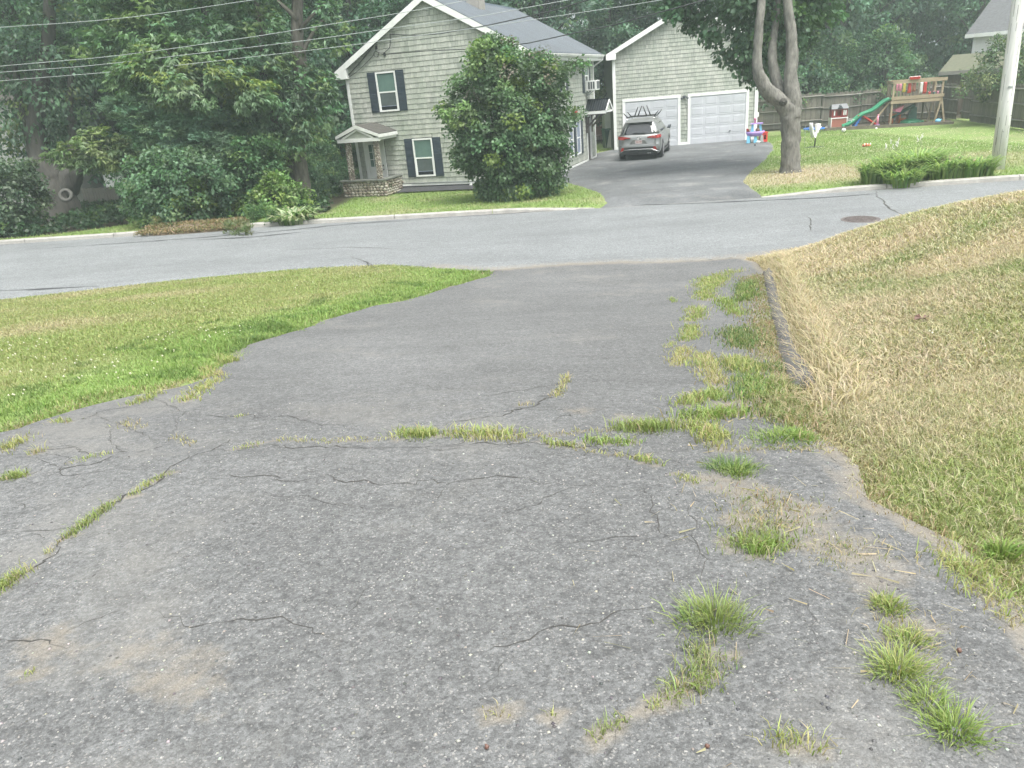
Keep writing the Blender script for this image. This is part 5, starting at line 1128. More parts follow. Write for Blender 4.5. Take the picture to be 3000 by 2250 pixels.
# --- background wood: shared crowns, each tree a thing
PROT = []
def proto(seed, h, r, L, col, tip, n=300, per=52, z0=.6):
    g = np.random.default_rng(seed); z = z0+(h-z0)*g.random(n)**.9; rr = r*np.sin(np.clip((z-z0)/(h-z0)*.86+.14, 0, 1)*math.pi)**.55
    lob = 1+.28*np.sin(z*1.7+seed)+.2*g.normal(size=n)*.5; t = g.random(n)*6.283; q = np.where(g.random(n) < .3, np.sqrt(g.random(n))*.8, .75+.3*g.random(n))*lob
    cen = np.c_[np.cos(t)*rr*q, np.sin(t)*rr*q, z]; ctr = np.array((0, 0, h*.45))
    cr = leaf_mesh('crown', cen, ctr, .62, per, L, L*.62, col, M['leaf_dark'], droop=.3, cvar=.45, tipcol=tip, tipfrac=.10, seed=seed)
    b = MB(); rt = .22; b.tube([(0, 0, -.4), (.1, 0, 2), (.05, .1, 5), (-.1, 0, h*.75), (0, 0, h*.95)], [rt*1.3, rt, rt*.85, rt*.5, .04], 8)
    rnd = random.Random(seed)
    for i in range(9):
        c = cen[rnd.randrange(n)]; s_ = (0, 0, max(1.5, c[2]*.6)); b.tube([s_, ((c[0])*.5, c[1]*.5, c[2]*.85), tuple(c)], [.08, .05, .015], 5)
    PROT.append((b.mesh('trunk', M['barkdark']), cr))
proto(101, 15, 3.3, .27, (.066, .138, .082), (.11, .19, .09)); proto(102, 16.5, 3.0, .25, (.058, .125, .082), (.09, .17, .09)); proto(103, 13.5, 3.5, .26, (.080, .150, .080), (.14, .21, .09))
proto(104, 17, 2.8, .24, (.060, .128, .075), (.11, .18, .08), per=44); proto(105, 5.2, 2.4, .20, (.068, .14, .072), (.14, .21, .08), n=170, per=58, z0=.1)
def bgtree(k, x, y, s, label, group, name='wood_tree'):
    root = empty(name, (x, y, gzs(x, y)-.1), random.uniform(0, 6.28), label, 'bush' if k == 4 else 'tree', group); root.scale = (s, s, s*random.uniform(.92, 1.1))
    link('trunk', PROT[k][0], root); link('crown', PROT[k][1], root)
random.seed(21)
rows = []
for i in range(15): rows.append((-52+i*3.9, 47+random.uniform(-2, 2), 'left'))
for i in range(17): rows.append((-50+i*6.5, 58+random.uniform(-3, 3), 'far'))
for i in range(13): rows.append((0.5+i*4.0, 52+random.uniform(-1.2, 2.2)-(i*.32), 'back'))
for i in range(9): rows.append((-36+i*3.4, 40+random.uniform(-1.5, 1.5), 'left'))
for i in range(15): rows.append((-48+i*7.6, 69+random.uniform(-3, 3), 'far'))
LBL = {'left': ('dark leafy tree in the wood left of the green house', 'trees in the wood left of the green house'), 'back': ('leafy tree in the dark wood behind the garage and the picket fence', 'trees behind the garage and fence'), 'far': ('tall tree deep in the wood, seen through the nearer crowns', 'trees deep in the wood')}
for x, y, w_ in rows:
    lx_ = (x-1.51)*math.cos(R(21.8))-(y-28.75)*math.sin(R(21.8)); ly_ = (x-1.51)*math.sin(R(21.8))+(y-28.75)*math.cos(R(21.8))
    if -11 < lx_ < 3.5 and ly_ < 13: continue
    if 3 < x < 18 and y < 50.5: continue
    if x > 22.5 and y < 52: continue
    k = random.choice((0, 1, 2, 3)); bgtree(k, x+random.uniform(-.8, .8), y, random.uniform(.85, 1.15), *LBL[w_])
for x, y, s in [(-6.5, 41, .9), (-9.6, 36.4, .8), (-10.6, 32.2, .62), (-3.2, 44, 1.0), (1, 46.5, .9), (-13.2, 35.5, .85)]:
    bgtree(random.choice((1, 3)), x, y, s, 'dark shaded tree close behind the left end of the green house', 'trees close behind the green house')
for i in range(20):
    x = 14+i*1.9; y = 49.2-(x-14)*.30+random.uniform(0, 1.2)
    if x > 23.5: continue
    bgtree(4, x, y, random.uniform(.7, 1.1), 'low dark bush behind the picket fence', 'bushes behind the fence', 'wood_bush')
for x, y, s in [(-8.9, 31.0, .55), (-10.4, 30.2, .7), (-12.6, 30.6, .75), (-9.3, 33.6, .8), (-26.5, 37.5, .9), (-29.5, 34, .8), (-31, 38, 1), (-23.2, 45, .9), (-14.0, 38.5, .8), (-33, 33, .9), (-11.6, 33.5, .8), (-8.5, 29.4, .36), (-9.3, 28.9, .42), (-8.7, 30.6, .5), (-10.2, 28.3, .4), (-7.7, 31.3, .34), (-8.2, 32.2, .42), (-8.0, 30.3, .28), (-7.4, 33.2, .45), (-8.6, 31.4, .36)]:
    bgtree(4, x, y, s, 'shaded bush on the floor of the wood left of the green house', 'bushes left of the green house', 'wood_bush')
bgtree(2, 27, 62, 1.1, *LBL['far'])
for x, y, s in ((25, 56, 1.05), (29, 57.5, 1), (33, 61, 1.15), (38, 63, 1.1), (31, 67, 1.2), (44, 59, 1.1), (40, 69, 1.2), (22, 60, 1.1)):
    bgtree(random.choice((0, 1, 2, 3)), x, y, s, 'leafy tree behind the barn and the white house', 'trees behind the barn')
# --- hero trees at the left, before the wood
b1 = A(880, 560, 27.6); b1.z = gzs(b1.x, 27.6)-.1
Y1 = 27.6
tp = [([b1]+AL_([(876,500,0),(870,430,0),(874,370,0),(876,316,0),(880,203,.1),(871,113,.1),(872,0,.2),(868,-150,.3),(860,-400,.3)], Y1), [.36, .30, .27, .25, .24, .225, .20, .18, .13, .05]),
      (AL_([(868,500,0),(842,452,0),(815,378,0),(792,307,.1),(775,230,.2),(760,80,.4),(740,-100,.5)], Y1), [.24, .20, .17, .15, .13, .09, .04]),
      (AL_([(876,190,0),(900,125,0),(945,62,.1),(1000,45,.1)], Y1), [.09, .07, .05, .02]), (AL_([(875,90,0),(930,30,0),(990,-20,0)], Y1), [.08, .05, .02]), (AL_([(872,60,0),(810,0,.1),(700,-60,.1)], Y1), [.10, .06, .03]),
      (AL_([(876,330,0),(830,300,-.5),(760,290,-1)], Y1), [.06, .04, .02])]
p1 = KK([(-160,250,690),(-60,190,700),(20,180,632),(90,170,618),(150,230,610),(200,330,600),(250,440,592),(300,470,590)])
cen, ctr = profile_clumps(p1, Y1-.4, 430, .42, fill=.4, seed=31, rag=.05)
ex = np.array([A(x*K, y*K, Y1-.8) for x, y in [(655,160),(690,185),(700,205),(680,225),(640,200),(655,235),(630,250),(600,215),(660,180),(595,150),(575,120),(620,270),(590,300),(560,330),(600,330),(640,290),(625,310),(655,275),(610,240),(570,280),(540,300),(585,180),(610,90),(690,60),(700,20),(715,80)]])
cen = np.r_[cen, ex, ex+.25, ex+np.array((.15, .2, -.3))]; cen = cen[~((np.abs(cen[:, 0]-A(871, 100, Y1).x) < .42) & (cen[:, 1] < Y1+.2) & (cen[:, 2] > 1.9))]
cm = leaf_mesh('crown', cen, ctr, .42, 20, .20, .062, (.10, .175, .10), M['leaf'], droop=.75, comp=5, cvar=.45, tipcol=(.16, .23, .10), tipfrac=.2, seed=32)
wood('hickory_tree', 'tall twin trunked tree with drooping leaflets left of the green house', 'tree', tp, [('crown', cm)], 'barkmid')
p2 = KK([(84,345,385),(105,290,420),(130,255,450),(160,240,520),(200,270,590),(235,400,600)]); Y2 = 25.6
cen, ctr = profile_clumps(p2, Y2, 170, .5, fill=.35, seed=41, rag=.05)
b2 = (A(560, 560, Y2+.8).x, Y2+.8, gzs(A(560, 560, Y2+.8).x, Y2+.8)-.1)
cm = leaf_mesh('crown', cen, ctr, .36, 22, .20, .060, (.12, .195, .10), M['leaf'], droop=.9, comp=5, cvar=.28, tipcol=(.15, .20, .055), tipfrac=.2, seed=42)
wood('young_hickory', 'light green young tree with drooping leaflets in front of the dark wood', 'tree', [([b2, Vector(b2)+Vector((0, .1, 2)), A(520, 230, Y2), A(480, 130, Y2)], [.12, .10, .06, .02])]+limbs(b2, cen, 12, .04, 4, .4), [('crown', cm)])
p3 = KK([(282,190,232),(305,160,262),(325,92,285),(345,140,300),(358,190,290)]); Y3 = 26.5
cen, ctr = profile_clumps(p3, Y3, 62, .5, fill=.3, seed=51, rag=.04); b3 = (A(400, 600, Y3).x, Y3, gzs(A(400, 600, Y3).x, Y3)-.1)
cm = leaf_mesh('crown', cen, ctr, .30, 15, .19, .062, (.13, .195, .10), M['leaf'], droop=.8, comp=5, cvar=.2, tipcol=(.17, .22, .09), tipfrac=.25, seed=52)
wood('arching_sapling', 'pale green sapling arching left over the gap with the parked car', 'tree', [([b3, Vector(b3)+Vector((-.1, 0, 1.2)), A(340, 470, Y3), A(260, 440, Y3), A(160, 440, Y3)], [.07, .06, .05, .035, .015])]+limbs(tuple(A(300, 470, Y3)), cen, 6, .025, 4, .1), [('crown', cm)])
# white pine: needle bunches on horizontal boughs
Yp = 25.5; p4 = KK([(208,240,300),(225,230,420),(250,250,450),(280,290,500),(320,330,520),(360,340,500),(395,260,420),(430,330,420)])
cen, ctr = profile_clumps(p4, Yp, 300, .5, fill=.4, seed=61, rag=.05); b4 = (A(560, 590, Yp+.6).x, Yp+.6, gzs(A(560, 590, Yp+.6).x, Yp+.6)-.1)
cm = leaf_mesh('crown', cen, ctr, .36, 44, .16, .018, (.095, .18, .11), M['needle'], droop=.05, comp=7, cvar=.3, tipcol=(.13, .21, .11), tipfrac=.25, seed=62, flat=.4)
wood('white_pine', 'soft needled young pine in the middle of the left thicket', 'tree', [([b4, Vector(b4)+Vector((0, 0, 2)), A(540, 300, Yp+.6)], [.13, .10, .03])]+limbs(b4, cen, 16, .03, 5, .5), [('crown', cm)])
# vine covered thicket
Yv = 24.9
for nm, lab, rowsP, Y_, n, colr, tip, sd in [
    ('vine_thicket', 'vine draped dark green thicket below the pine', [(318,300,470),(350,275,500),(390,262,520),(430,285,520),(465,305,500),(488,330,470)], Yv, 300, (.085, .16, .085), (.14, .21, .10), 71),
    ('leafy_thicket', 'dense leafy thicket between the pine and the twin trunks', [(300,480,590),(340,490,600),(380,500,600),(420,500,585),(450,490,560)], Yv+.6, 210, (.075, .15, .070), (.12, .19, .07), 72),
    ('forsythia_bush', 'bright green leafy bush at the foot of the twin trunked tree', [(380,575,600),(405,560,640),(430,520,660),(452,500,665),(470,495,640)], Yv+.1, 170, (.105, .18, .05), (.17, .24, .06), 73),
    ('young_maple', 'yellow green maple seedling in front of the vine thicket', [(390,395,420),(415,380,440),(440,350,450),(470,345,420)], Yv-.6, 60, (.085, .155, .040), (.15, .21, .05), 74),
    ('elder_bush', 'dull green bush at the left edge beyond the street', [(352,-20,60),(385,-50,88),(420,-60,98),(460,-60,95),(490,-60,70),(508,-60,30)], 26.6, 200, (.058, .098, .055), (.09, .13, .07), 75)]:
    cen, ctr = profile_clumps(KK(rowsP), Y_, n, .75, seed=sd, rag=.06); bx_ = (ctr[0], Y_, gzs(ctr[0], Y_)-.1); low = cen[:, 2] < bx_[2]+.1; cen[low, 2] = bx_[2]+.15
    cm = leaf_mesh('crown', cen, ctr, .30, 46, .115, .09, colr, M['leaf'], droop=.5, cvar=.33, tipcol=tip, tipfrac=.14, seed=sd)
    wood(nm, lab, 'bush', [([bx_, Vector(bx_)+Vector((0, 0, .8)), tuple(ctr)], [.06, .05, .02])]+limbs(bx_, cen, 12, .025, sd, .1), [('crown', cm)])
# big dark forked tree by the pale house at far left
Y4 = 31.5; b5 = A(165, 610, Y4); b5.z = gzs(b5.x, Y4)-.2
tp = [([b5]+AL_([(160,560,0),(140,500,0),(112,440,0),(104,370,0),(118,260,0),(140,140,0),(146,0,0),(150,-250,0)], Y4), [.95, .75, .55, .40, .30, .27, .24, .20, .1]),
      (AL_([(180,570,0),(205,520,0),(222,480,0),(214,400,.3),(205,280,.4),(215,150,.5)], Y4), [.5, .42, .33, .17, .12, .08]),
      (AL_([(112,440,0),(70,360,0),(50,250,0),(40,100,0)], Y4), [.25, .17, .12, .06])]
cen, ctr = profile_clumps([(-300,-150,420),(-100,-150,380),(60,-100,300),(180,-60,280),(300,-40,260),(400,0,210),(450,10,160)], Y4+.3, 430, .6, fill=.5, seed=81)
cm = leaf_mesh('crown', cen, ctr, .5, 30, .19, .11, (.07, .13, .08), M['leaf_dark'], droop=.5, cvar=.35, tipcol=(.10, .14, .05), tipfrac=.08, seed=82)
dt_ = wood('forked_tree', 'massive dark forked trunk tree beside the pale house at far left', 'tree', tp, [('crown', cm)])
# small tree before the white house at right
Yw = 37.0; prof = [(112,2905,2990),(150,2890,3060),(185,2870,3120),(215,2822,3140),(250,2828,3140),(275,2880,3120)]
cen, ctr = profile_clumps(prof, Yw, 170, .6, seed=91); bw3 = (ctr[0]+.5, Yw, gzs(ctr[0], Yw)-.1)
cm = leaf_mesh('crown', cen, ctr, .42, 40, .15, .075, (.070, .115, .055), M['leaf'], droop=.4, cvar=.35, tipcol=(.14, .17, .07), tipfrac=.2, seed=92)
wood('small_tree', 'greyish green small tree growing over the fence before the white house', 'tree', [([bw3, Vector(bw3)+Vector((0, 0, 2)), tuple(ctr)], [.10, .08, .04])]+limbs(bw3, cen, 14, .03, 8, .4), [('crown', cm)])
# yellow green tree seen between house and garage, with a bare branch
cen, ctr = profile_clumps([(250,1762,1800),(290,1752,1815),(330,1745,1815),(350,1755,1810)], 47, 60, .6, seed=94); bz = (ctr[0], 47, gzs(ctr[0], 47)-.1)
cm = leaf_mesh('crown', cen, ctr, .4, 60, .15, .08, (.12, .165, .045), M['leaf'], seed=95)
wood('yellow_green_tree', 'yellow green bush in the gap between house and garage', 'bush', [([bz, tuple(ctr)], [.06, .03]), (AL_([(1752,330,-1),(1770,285,-1),(1800,240,-1)], 47), [.03, .025, .012])], [('crown', cm)])
# leafy floor of the wood
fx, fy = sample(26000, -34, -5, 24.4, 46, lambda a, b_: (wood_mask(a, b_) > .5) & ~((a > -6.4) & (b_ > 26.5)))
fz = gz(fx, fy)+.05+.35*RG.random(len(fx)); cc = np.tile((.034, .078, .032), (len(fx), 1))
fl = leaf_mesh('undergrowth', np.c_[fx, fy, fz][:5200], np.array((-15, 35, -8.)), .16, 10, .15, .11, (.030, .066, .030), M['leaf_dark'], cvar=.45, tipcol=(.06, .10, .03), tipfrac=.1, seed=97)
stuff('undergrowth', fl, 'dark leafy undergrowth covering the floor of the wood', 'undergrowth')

# ------------------------------------------------------------------ plants along the kerb
def ribbons(name, px, py, n, rad, h, w, cols, label, cat, lean=1.1, ex=1.0, group=None, mat_=None):
    """arching strap leaves rising from one spot"""
    c = G(px, py); g = RG; a = g.random(n)*6.28; r_ = rad*np.sqrt(g.random(n)); x0, y0 = np.cos(a)*r_*ex, np.sin(a)*r_
    L_ = h*(.6+.6*g.random(n)); out = a+(g.random(n)-.5)*1.5; seg = 5; V = np.empty((n, seg*2, 3)); C = np.empty((n, seg*2, 3))
    cc = jitter(np.array(cols)[g.integers(0, len(cols), n)], .2); zg = gz(c.x+x0, c.y+y0)-c.z
    for s_ in range(seg):
        t = s_/(seg-1); rr = L_*lean*.6*t**2.0; zz = L_*(t*1.2-.55*t**2.6*lean); ww = w*(.6+.5*math.sin(math.pi*min(1, t+.15)))*(1-.9*t**3)
        X = x0+np.cos(out)*rr; Y = y0+np.sin(out)*rr; sx_, sy_ = -np.sin(out)*ww/2, np.cos(out)*ww/2
        V[:, 2*s_] = np.c_[X-sx_, Y-sy_, zg+zz]; V[:, 2*s_+1] = np.c_[X+sx_, Y+sy_, zg+zz]; C[:, 2*s_] = cc; C[:, 2*s_+1] = cc*1.06
    i = np.arange(n)*seg*2; F = np.concatenate([np.c_[i+2*s_, i+2*s_+1, i+2*s_+3, i+2*s_+2] for s_ in range(seg-1)])
    o = link(name, npmesh(name, V.reshape(-1, 3), F, mat_ or M['grass'], C.reshape(-1, 3)), loc=tuple(c)); tag(o, label, cat, group); return o
dl_cols = [(.20, .30, .09), (.28, .37, .14), (.13, .22, .07), (.22, .32, .10)]
dlab = ['tallest daylily clump in the middle of the row by the kerb', 'daylily clump at the left end of the row by the kerb', 'daylily clump second from the left end of the row', 'low daylily clump right of the tallest one', 'daylily clump at the right end of the row near the pole', 'daylily clump spilling over the kerb below the white flowers']
for (px, py, n, rad, h), lb in zip([(2680,520,620,.42,.82),(2570,532,460,.38,.66),(2625,528,520,.40,.74),(2770,520,480,.42,.62),(2850,515,420,.40,.56),(2640,538,420,.40,.6)], dlab):
    ribbons('daylily_clump', px, py+4, int(n*.55), rad*.85, h*1.3, .046, dl_cols, lb, 'daylilies', 1.15, 1.35, 'daylily clumps in a row by the kerb')
def flower(px, py, Y_unused, lb, n=5):
    c = G(px, py); o = empty('lily_flower_stalk', tuple(c), 0, lb, 'flower', 'white flower stalks behind the daylilies')
    for i in range(n):
        dx = random.uniform(-.12, .12); h = random.uniform(.75, .98); b = MB(); b.tube([(dx*.3, 0, 0), (dx, 0, h)], [.006, .004], 4); b.build('stalk', mat('stalk_green', (.12, .17, .07), .7) if 'stalk_green' not in bpy.data.materials else bpy.data.materials['stalk_green'], o)
        b = MB()
        for q in range(4): b.ball((dx+random.uniform(-.02, .02), random.uniform(-.02, .02), h-q*.035), (.013, .013, .02), 6, 4)
        b.build('blossom', M['wht'] if q else M['wht'], o)
flower(2612, 500, 0, 'pale flower spikes above the second daylily clump', 6); flower(2690, 490, 0, 'white flower spikes above the tallest daylily clump', 4); flower(2577, 508, 0, 'single pale flower spike above the left daylily clump', 2)
# hosta with white edged leaves
ribbons('hosta', 866, 650, 300, .42, .60, .085, [(.10, .18, .06), (.34, .38, .24), (.30, .35, .20), (.12, .20, .06)], 'variegated hosta with white edged leaves at the end of the left lawn', 'hosta', 1.35, 1.3)
for (px, py, n, rad, h, cols, lb) in [(770,662,420,.42,.62,[(.06,.125,.055),(.08,.15,.06)],'blue green weed clump on the kerb left of the hosta'), (700,690,300,.40,.45,[(.10,.14,.06),(.14,.15,.08)],'grey green weed heap over the kerb edge'), (650,640,260,.35,.6,[(.14,.13,.075),(.20,.15,.09),(.09,.13,.05)],'withered pinkish weed clump before the thicket'), (720,628,260,.40,.75,[(.12,.13,.07),(.09,.14,.05)],'half dry tall weeds left of the blue green clump'), (590,650,240,.35,.5,[(.08,.15,.05),(.12,.17,.05)],'green weeds at the foot of the thicket'), (660,605,240,.4,.9,[(.16,.14,.085),(.10,.14,.05)],'tall withered weeds rising against the dark thicket'), (820,612,240,.4,.6,[(.09,.17,.05),(.15,.19,.07)],'fresh green weeds behind the hosta'), (500,668,200,.3,.4,[(.10,.15,.06),(.16,.14,.08)],'low weeds behind the leaf heap at its middle'), (430,672,200,.3,.4,[(.10,.17,.06),(.13,.17,.07)],'low weeds behind the left end of the leaf heap')]:
    cen = np.array([G(px+random.uniform(-38, 38), py+random.uniform(-14, 6)) for _ in range(26)]); cen[:, 2] += np.random.default_rng(int(px)).random(26)*h*.8
    o_ = G(px, py); me = leaf_mesh('weed_clump', cen, np.array((o_.x, o_.y+.3, o_.z-.3)), .16, 26, .12, .035, cols[0], M['leaf'], droop=-.3, cvar=.3, tipcol=cols[-1], tipfrac=.45, seed=int(px)); me.transform(Matrix.Translation(-o_))
    tag(link('weed_clump', me, loc=tuple(o_)), lb, 'weeds', 'weed clumps along the left kerb')
# heap of dead leaves and soil over the kerb
hp = []
dp = G(520, 690); b = MB()
n1_, n2_ = 40, 12; Vv = []
P0_, P1_ = G(385, 705), G(720, 672)
for i in range(n1_):
    for j in range(n2_):
        t = i/(n1_-1); s_ = j/(n2_-1); x = P0_.x+(P1_.x-P0_.x)*t; y = yk(x)-.55+s_*1.9
        e = math.sin(math.pi*t)**.5*math.sin(math.pi*s_)**.7; Vv.append((x+random.uniform(-.05, .05)-dp.x, y-dp.y, max(gzs(x, y)+.0, float(H(x, y)[0])+.02)+e*(.13+.10*float(vn(x, y, 2.2, 77)))-.03-dp.z))
Fv = gridfaces(n1_, n2_)[:, ::-1]
heap = link('leaf_litter_heap', npmesh('leaf_litter_heap', np.array(Vv), Fv, mat('litter', (.16, .125, .085), .95, var=.45, scale=18, bump=1, bscale=50), None, True), loc=tuple(dp)); tag(heap, 'brown heap of dead leaves and soil spilling over the left kerb', 'leaf litter')
hx = RG.uniform(P0_.x, P1_.x, 2600); hy = yk(hx)-.45+RG.random(2600)*1.6; 
me = leaf_mesh('dead_leaves', np.c_[hx, hy, np.maximum(gz(hx, hy), H(hx, hy)+.02)+.10+.05*RG.random(2600)], np.array((dp.x, dp.y, dp.z-2)), .06, 4, .07, .03, (.22, .165, .10), M['leaf'], cvar=.4, tipcol=(.13, .15, .06), tipfrac=.25, seed=99)
me.transform(Matrix.Translation(-dp)); o = link('dead_leaves', me, heap); o['kind'] = 'stuff'
sp_ = G(1160, 575); ribbons('climbing_weed', 1140, 572, 60, .12, .55, .03, [(.04, .09, .045), (.06, .11, .05)], 'dark weed growing up beside the stone porch', 'weed', .5)

# ------------------------------------------------------------------ fences
def picket_mesh(w, h, m, pointed=True):
    b = MB(); poly = [(0, 0), (w, 0), (w, h-.07), (w*.5, h), (0, h-.07)] if pointed else [(0, 0), (w, 0), (w, h), (0, h)]
    b.prism(poly, 0, .02); return b.mesh('picket', m)
def fence(name, label, runs, pw_, hvar, rails, railr, pointed, mats_):
    root = empty(name, (runs[0][0][0], runs[0][0][1], gzs(*runs[0][0])), 0, label, 'fence'); ori = Vector(root.location)
    PMs = [picket_mesh(pw_-.008, h, m, pointed) for h in hvar for m in mats_]
    for (a, c, z0, hgt) in runs:
        a = Vector((*a, 0)); c = Vector((*c, 0)); d = (c-a); L_ = d.length; d.normalize(); ang = math.atan2(d.y, d.x); n = int(L_/pw_); nb = Vector((d.y, -d.x, 0))
        za, zc = gzs(a.x, a.y)+z0, gzs(c.x, c.y)+z0
        for i in range(n):
            p = a+d*(i*pw_); z = za+(zc-za)*i/n
            link('picket', random.choice(PMs), root, (p.x-ori.x, p.y-ori.y, z-ori.z+random.uniform(-.02, .02)), (random.uniform(-.01, .01), 0, ang), (1, 1, hgt))
        for h in rails:
            b = MB(); b.tube([a+nb*.035+Vector((0, 0, za+h*hgt))-ori, a+d*L_*.5+nb*.035+Vector((0, 0, (za+zc)/2+h*hgt-.01))-ori, c+nb*.035+Vector((0, 0, zc+h*hgt))-ori], railr, 6); b.build('rail', M['fencetop'], root)
        b = MB(); b.box((-.045, .03, 0), (.045, .12, 1.75)); b.build('post', M['fence'], root, loc=(a.x-ori.x, a.y-ori.y, za-ori.z), rot=(0, 0, ang))
    return root
F0, F1, F2 = G(2227, 385), G(2752, 345), G(3000, 380)
d01 = (F1-F0).normalized(); st_ = F0-d01*3.0; runs = []
tot = (F1-st_).length; npan = 6
for i in range(npan):
    a = st_+(F1-st_)*(i/npan); c = st_+(F1-st_)*((i+1)/npan); runs.append(((a.x, a.y), (c.x, c.y), .05+random.uniform(-.03, .03)+(.07 if i in (2,) else 0), 1.0))
fence('picket_fence', 'long weathered picket fence with pointed tops behind the playset', runs, .098, (1.80, 1.83, 1.77), (.30, .98, 1.62), .035, True, (M['fence'], M['fence2']))
pts = [F1+Vector((.15, .1, 0))]; u12 = (F2-F1)
for t in (.10, .24, .42, .62, .85, 1.1, 1.45): pts.append(F1+u12*t)
runs = []
for i in range(len(pts)-1):
    off = (-.22 if i == 2 else 0); n_ = Vector((u12.y, -u12.x, 0)).normalized()*off
    runs.append(((pts[i].x+n_.x, pts[i].y+n_.y), (pts[i+1].x+n_.x, pts[i+1].y+n_.y), .04+(.06 if i == 2 else 0), 1.0+(.03 if i == 2 else 0)))
fence('stockade_fence', 'grey stockade fence with round rails along the right of the play yard', runs, .085, (1.76, 1.80, 1.72), (.32, .98, 1.60), .045, False, (M['fence'], M['fence2']))

# ------------------------------------------------------------------ utility pole and wires
pb = G(2921, 497); pt = A(2986, 0, pb.y); dirp = (pt-pb).normalized(); ptop = pb+dirp*9.2
po = empty('utility_pole', tuple(pb), 0, 'weathered pale wooden utility pole on the lawn by the right kerb', 'utility pole')
b = MB(); b.tube([Vector((0, 0, 0))-dirp*.3, dirp*2, dirp*5, dirp*9.2], [.175, .165, .15, .13], 18); b.build('shaft', M['pole'], po)
tc_ = dirp*2.15+Vector((-.03, -.165, 0)); b = MB(); b.box((tc_.x-.06, tc_.y-.012, tc_.z-.03), (tc_.x+.05, tc_.y+.012, tc_.z+.0)); b.box((tc_.x-.10, tc_.y-.006, tc_.z-.05), (tc_.x+.05, tc_.y+.010, tc_.z-.043)); b.build('metal_tag', M['cable'], po)
b = MB()
for dz_ in (1.4, 1.75, 2.6, 2.9, 3.3, 1.0): p = dirp*dz_; xx = p.x+random.uniform(-.08, .08); b.box((xx, p.y-.168, p.z), (xx+.012, p.y-.13, p.z+.012))
b.build('nail', M['black'], po)
b = MB()
for q in range(26):
    hh_ = random.uniform(.1, 6); aa = random.uniform(3.3, 6.1); rr_ = .172-.0048*hh_; L_ = random.uniform(.15, .8); p0_ = dirp*hh_+Vector((rr_*math.cos(aa), rr_*math.sin(aa), 0)); p1_ = dirp*(hh_+L_)+Vector((rr_*math.cos(aa+.04), rr_*math.sin(aa+.04), 0)); b.bar(p0_, p1_, random.uniform(.004, .010), .004)
b.build('drying_crack', M['brownwood'], po)
b = MB(); b.bar(dirp*8.9+Vector((-1.1, -.1, 0)), dirp*8.9+Vector((1.1, -.1, 0)), .1); b.build('crossarm', M['lumberold'], po)
def wplane(px, py, off=0):       # onto the vertical plane of the pole line above the kerb
    d = _ray(px, py); t = (22.9+off)/(d.y+.19*d.x); return Vector((d.x*t, d.y*t, d.z*t))
def wire(pix, r_, label, m='cable', off=0, endat=None, left=True):
    P = [wplane(x, y, off) for x, y in pix]
    if left: P = [P[0]+(P[0]-P[1]).normalized()*14]+P
    if endat: P.append(Vector(endat))
    else: P.append(P[-1]+(P[-1]-P[-2]).normalized()*1.5)
    Q = []
    for i in range(len(P)-1):       # catmull-rom
        p0, p1, p2, p3 = P[max(i-1, 0)], P[i], P[i+1], P[min(i+2, len(P)-1)]
        for k in range(6):
            t = k/6; Q.append(.5*((2*p1)+(p2-p0)*t+(2*p0-5*p1+4*p2-p3)*t*t+(3*p1-p0-3*p2+p3)*t**3))
    Q.append(P[-1]); b = MB(); b.tube(Q, r_, 5); o = b.build('overhead_wire', M[m]); tag(o, label, 'wire', 'overhead wires'); return o
wire([(0,80),(210,66),(420,46),(741,0)], .009, 'topmost pale wire crossing the tree crowns at upper left', endat=None)
wire([(0,194),(343,163),(700,114),(1000,66),(1185,36),(1372,0)], .009, 'second wire, passing the peak of the green house gable')
wire([(0,212),(267,192),(583,156),(900,118),(1160,81),(1388,50),(1567,18),(1685,-4)], .009, 'third wire, crossing the gable below the peak')
wire([(0,237),(380,206),(700,171),(1000,136),(1170,112),(1380,84),(1559,58),(1800,22),(1950,-2)], .008, 'lowest long wire, crossing the upper front wall of the green house')
hM = Matrix.Translation((1.51, 28.75, -3.55))@Matrix.Rotation(R(-21.8), 4, 'Z')
def drop(pix, h0, label, m):     # service drop from the house bracket toward the pole line
    a = hM@Vector(h0); n = len(pix); P = [a]
    for i, (x, y) in enumerate(pix):
        t = (i+1)/n; d = _ray(x, y); Yt = a.y+(19.5-a.y)*t; P.append(Vector((d.x*Yt/d.y, Yt, d.z*Yt/d.y)))
    P.append(P[-1]+(P[-1]-P[-2])*1.0); b = MB(); b.tube(P, .015 if m == 'cabledark' else .008, 5); o = b.build('service_cable', M[m]); tag(o, label, 'cable', 'service cables to the green house')
drop([(1225,104),(1290,99),(1356,87),(1425,75),(1526,53),(1640,26),(1722,0)], (-5.28, -.10, 5.72), 'thick dark twisted service cable leading from the green house wall', 'cabledark')
drop([(1250,149),(1368,144),(1460,136),(1545,127),(1669,100),(1800,73),(1935,36)], (-5.75, -.08, 5.06), 'thin grey service cable drooping across the green house roof', 'cabledark')

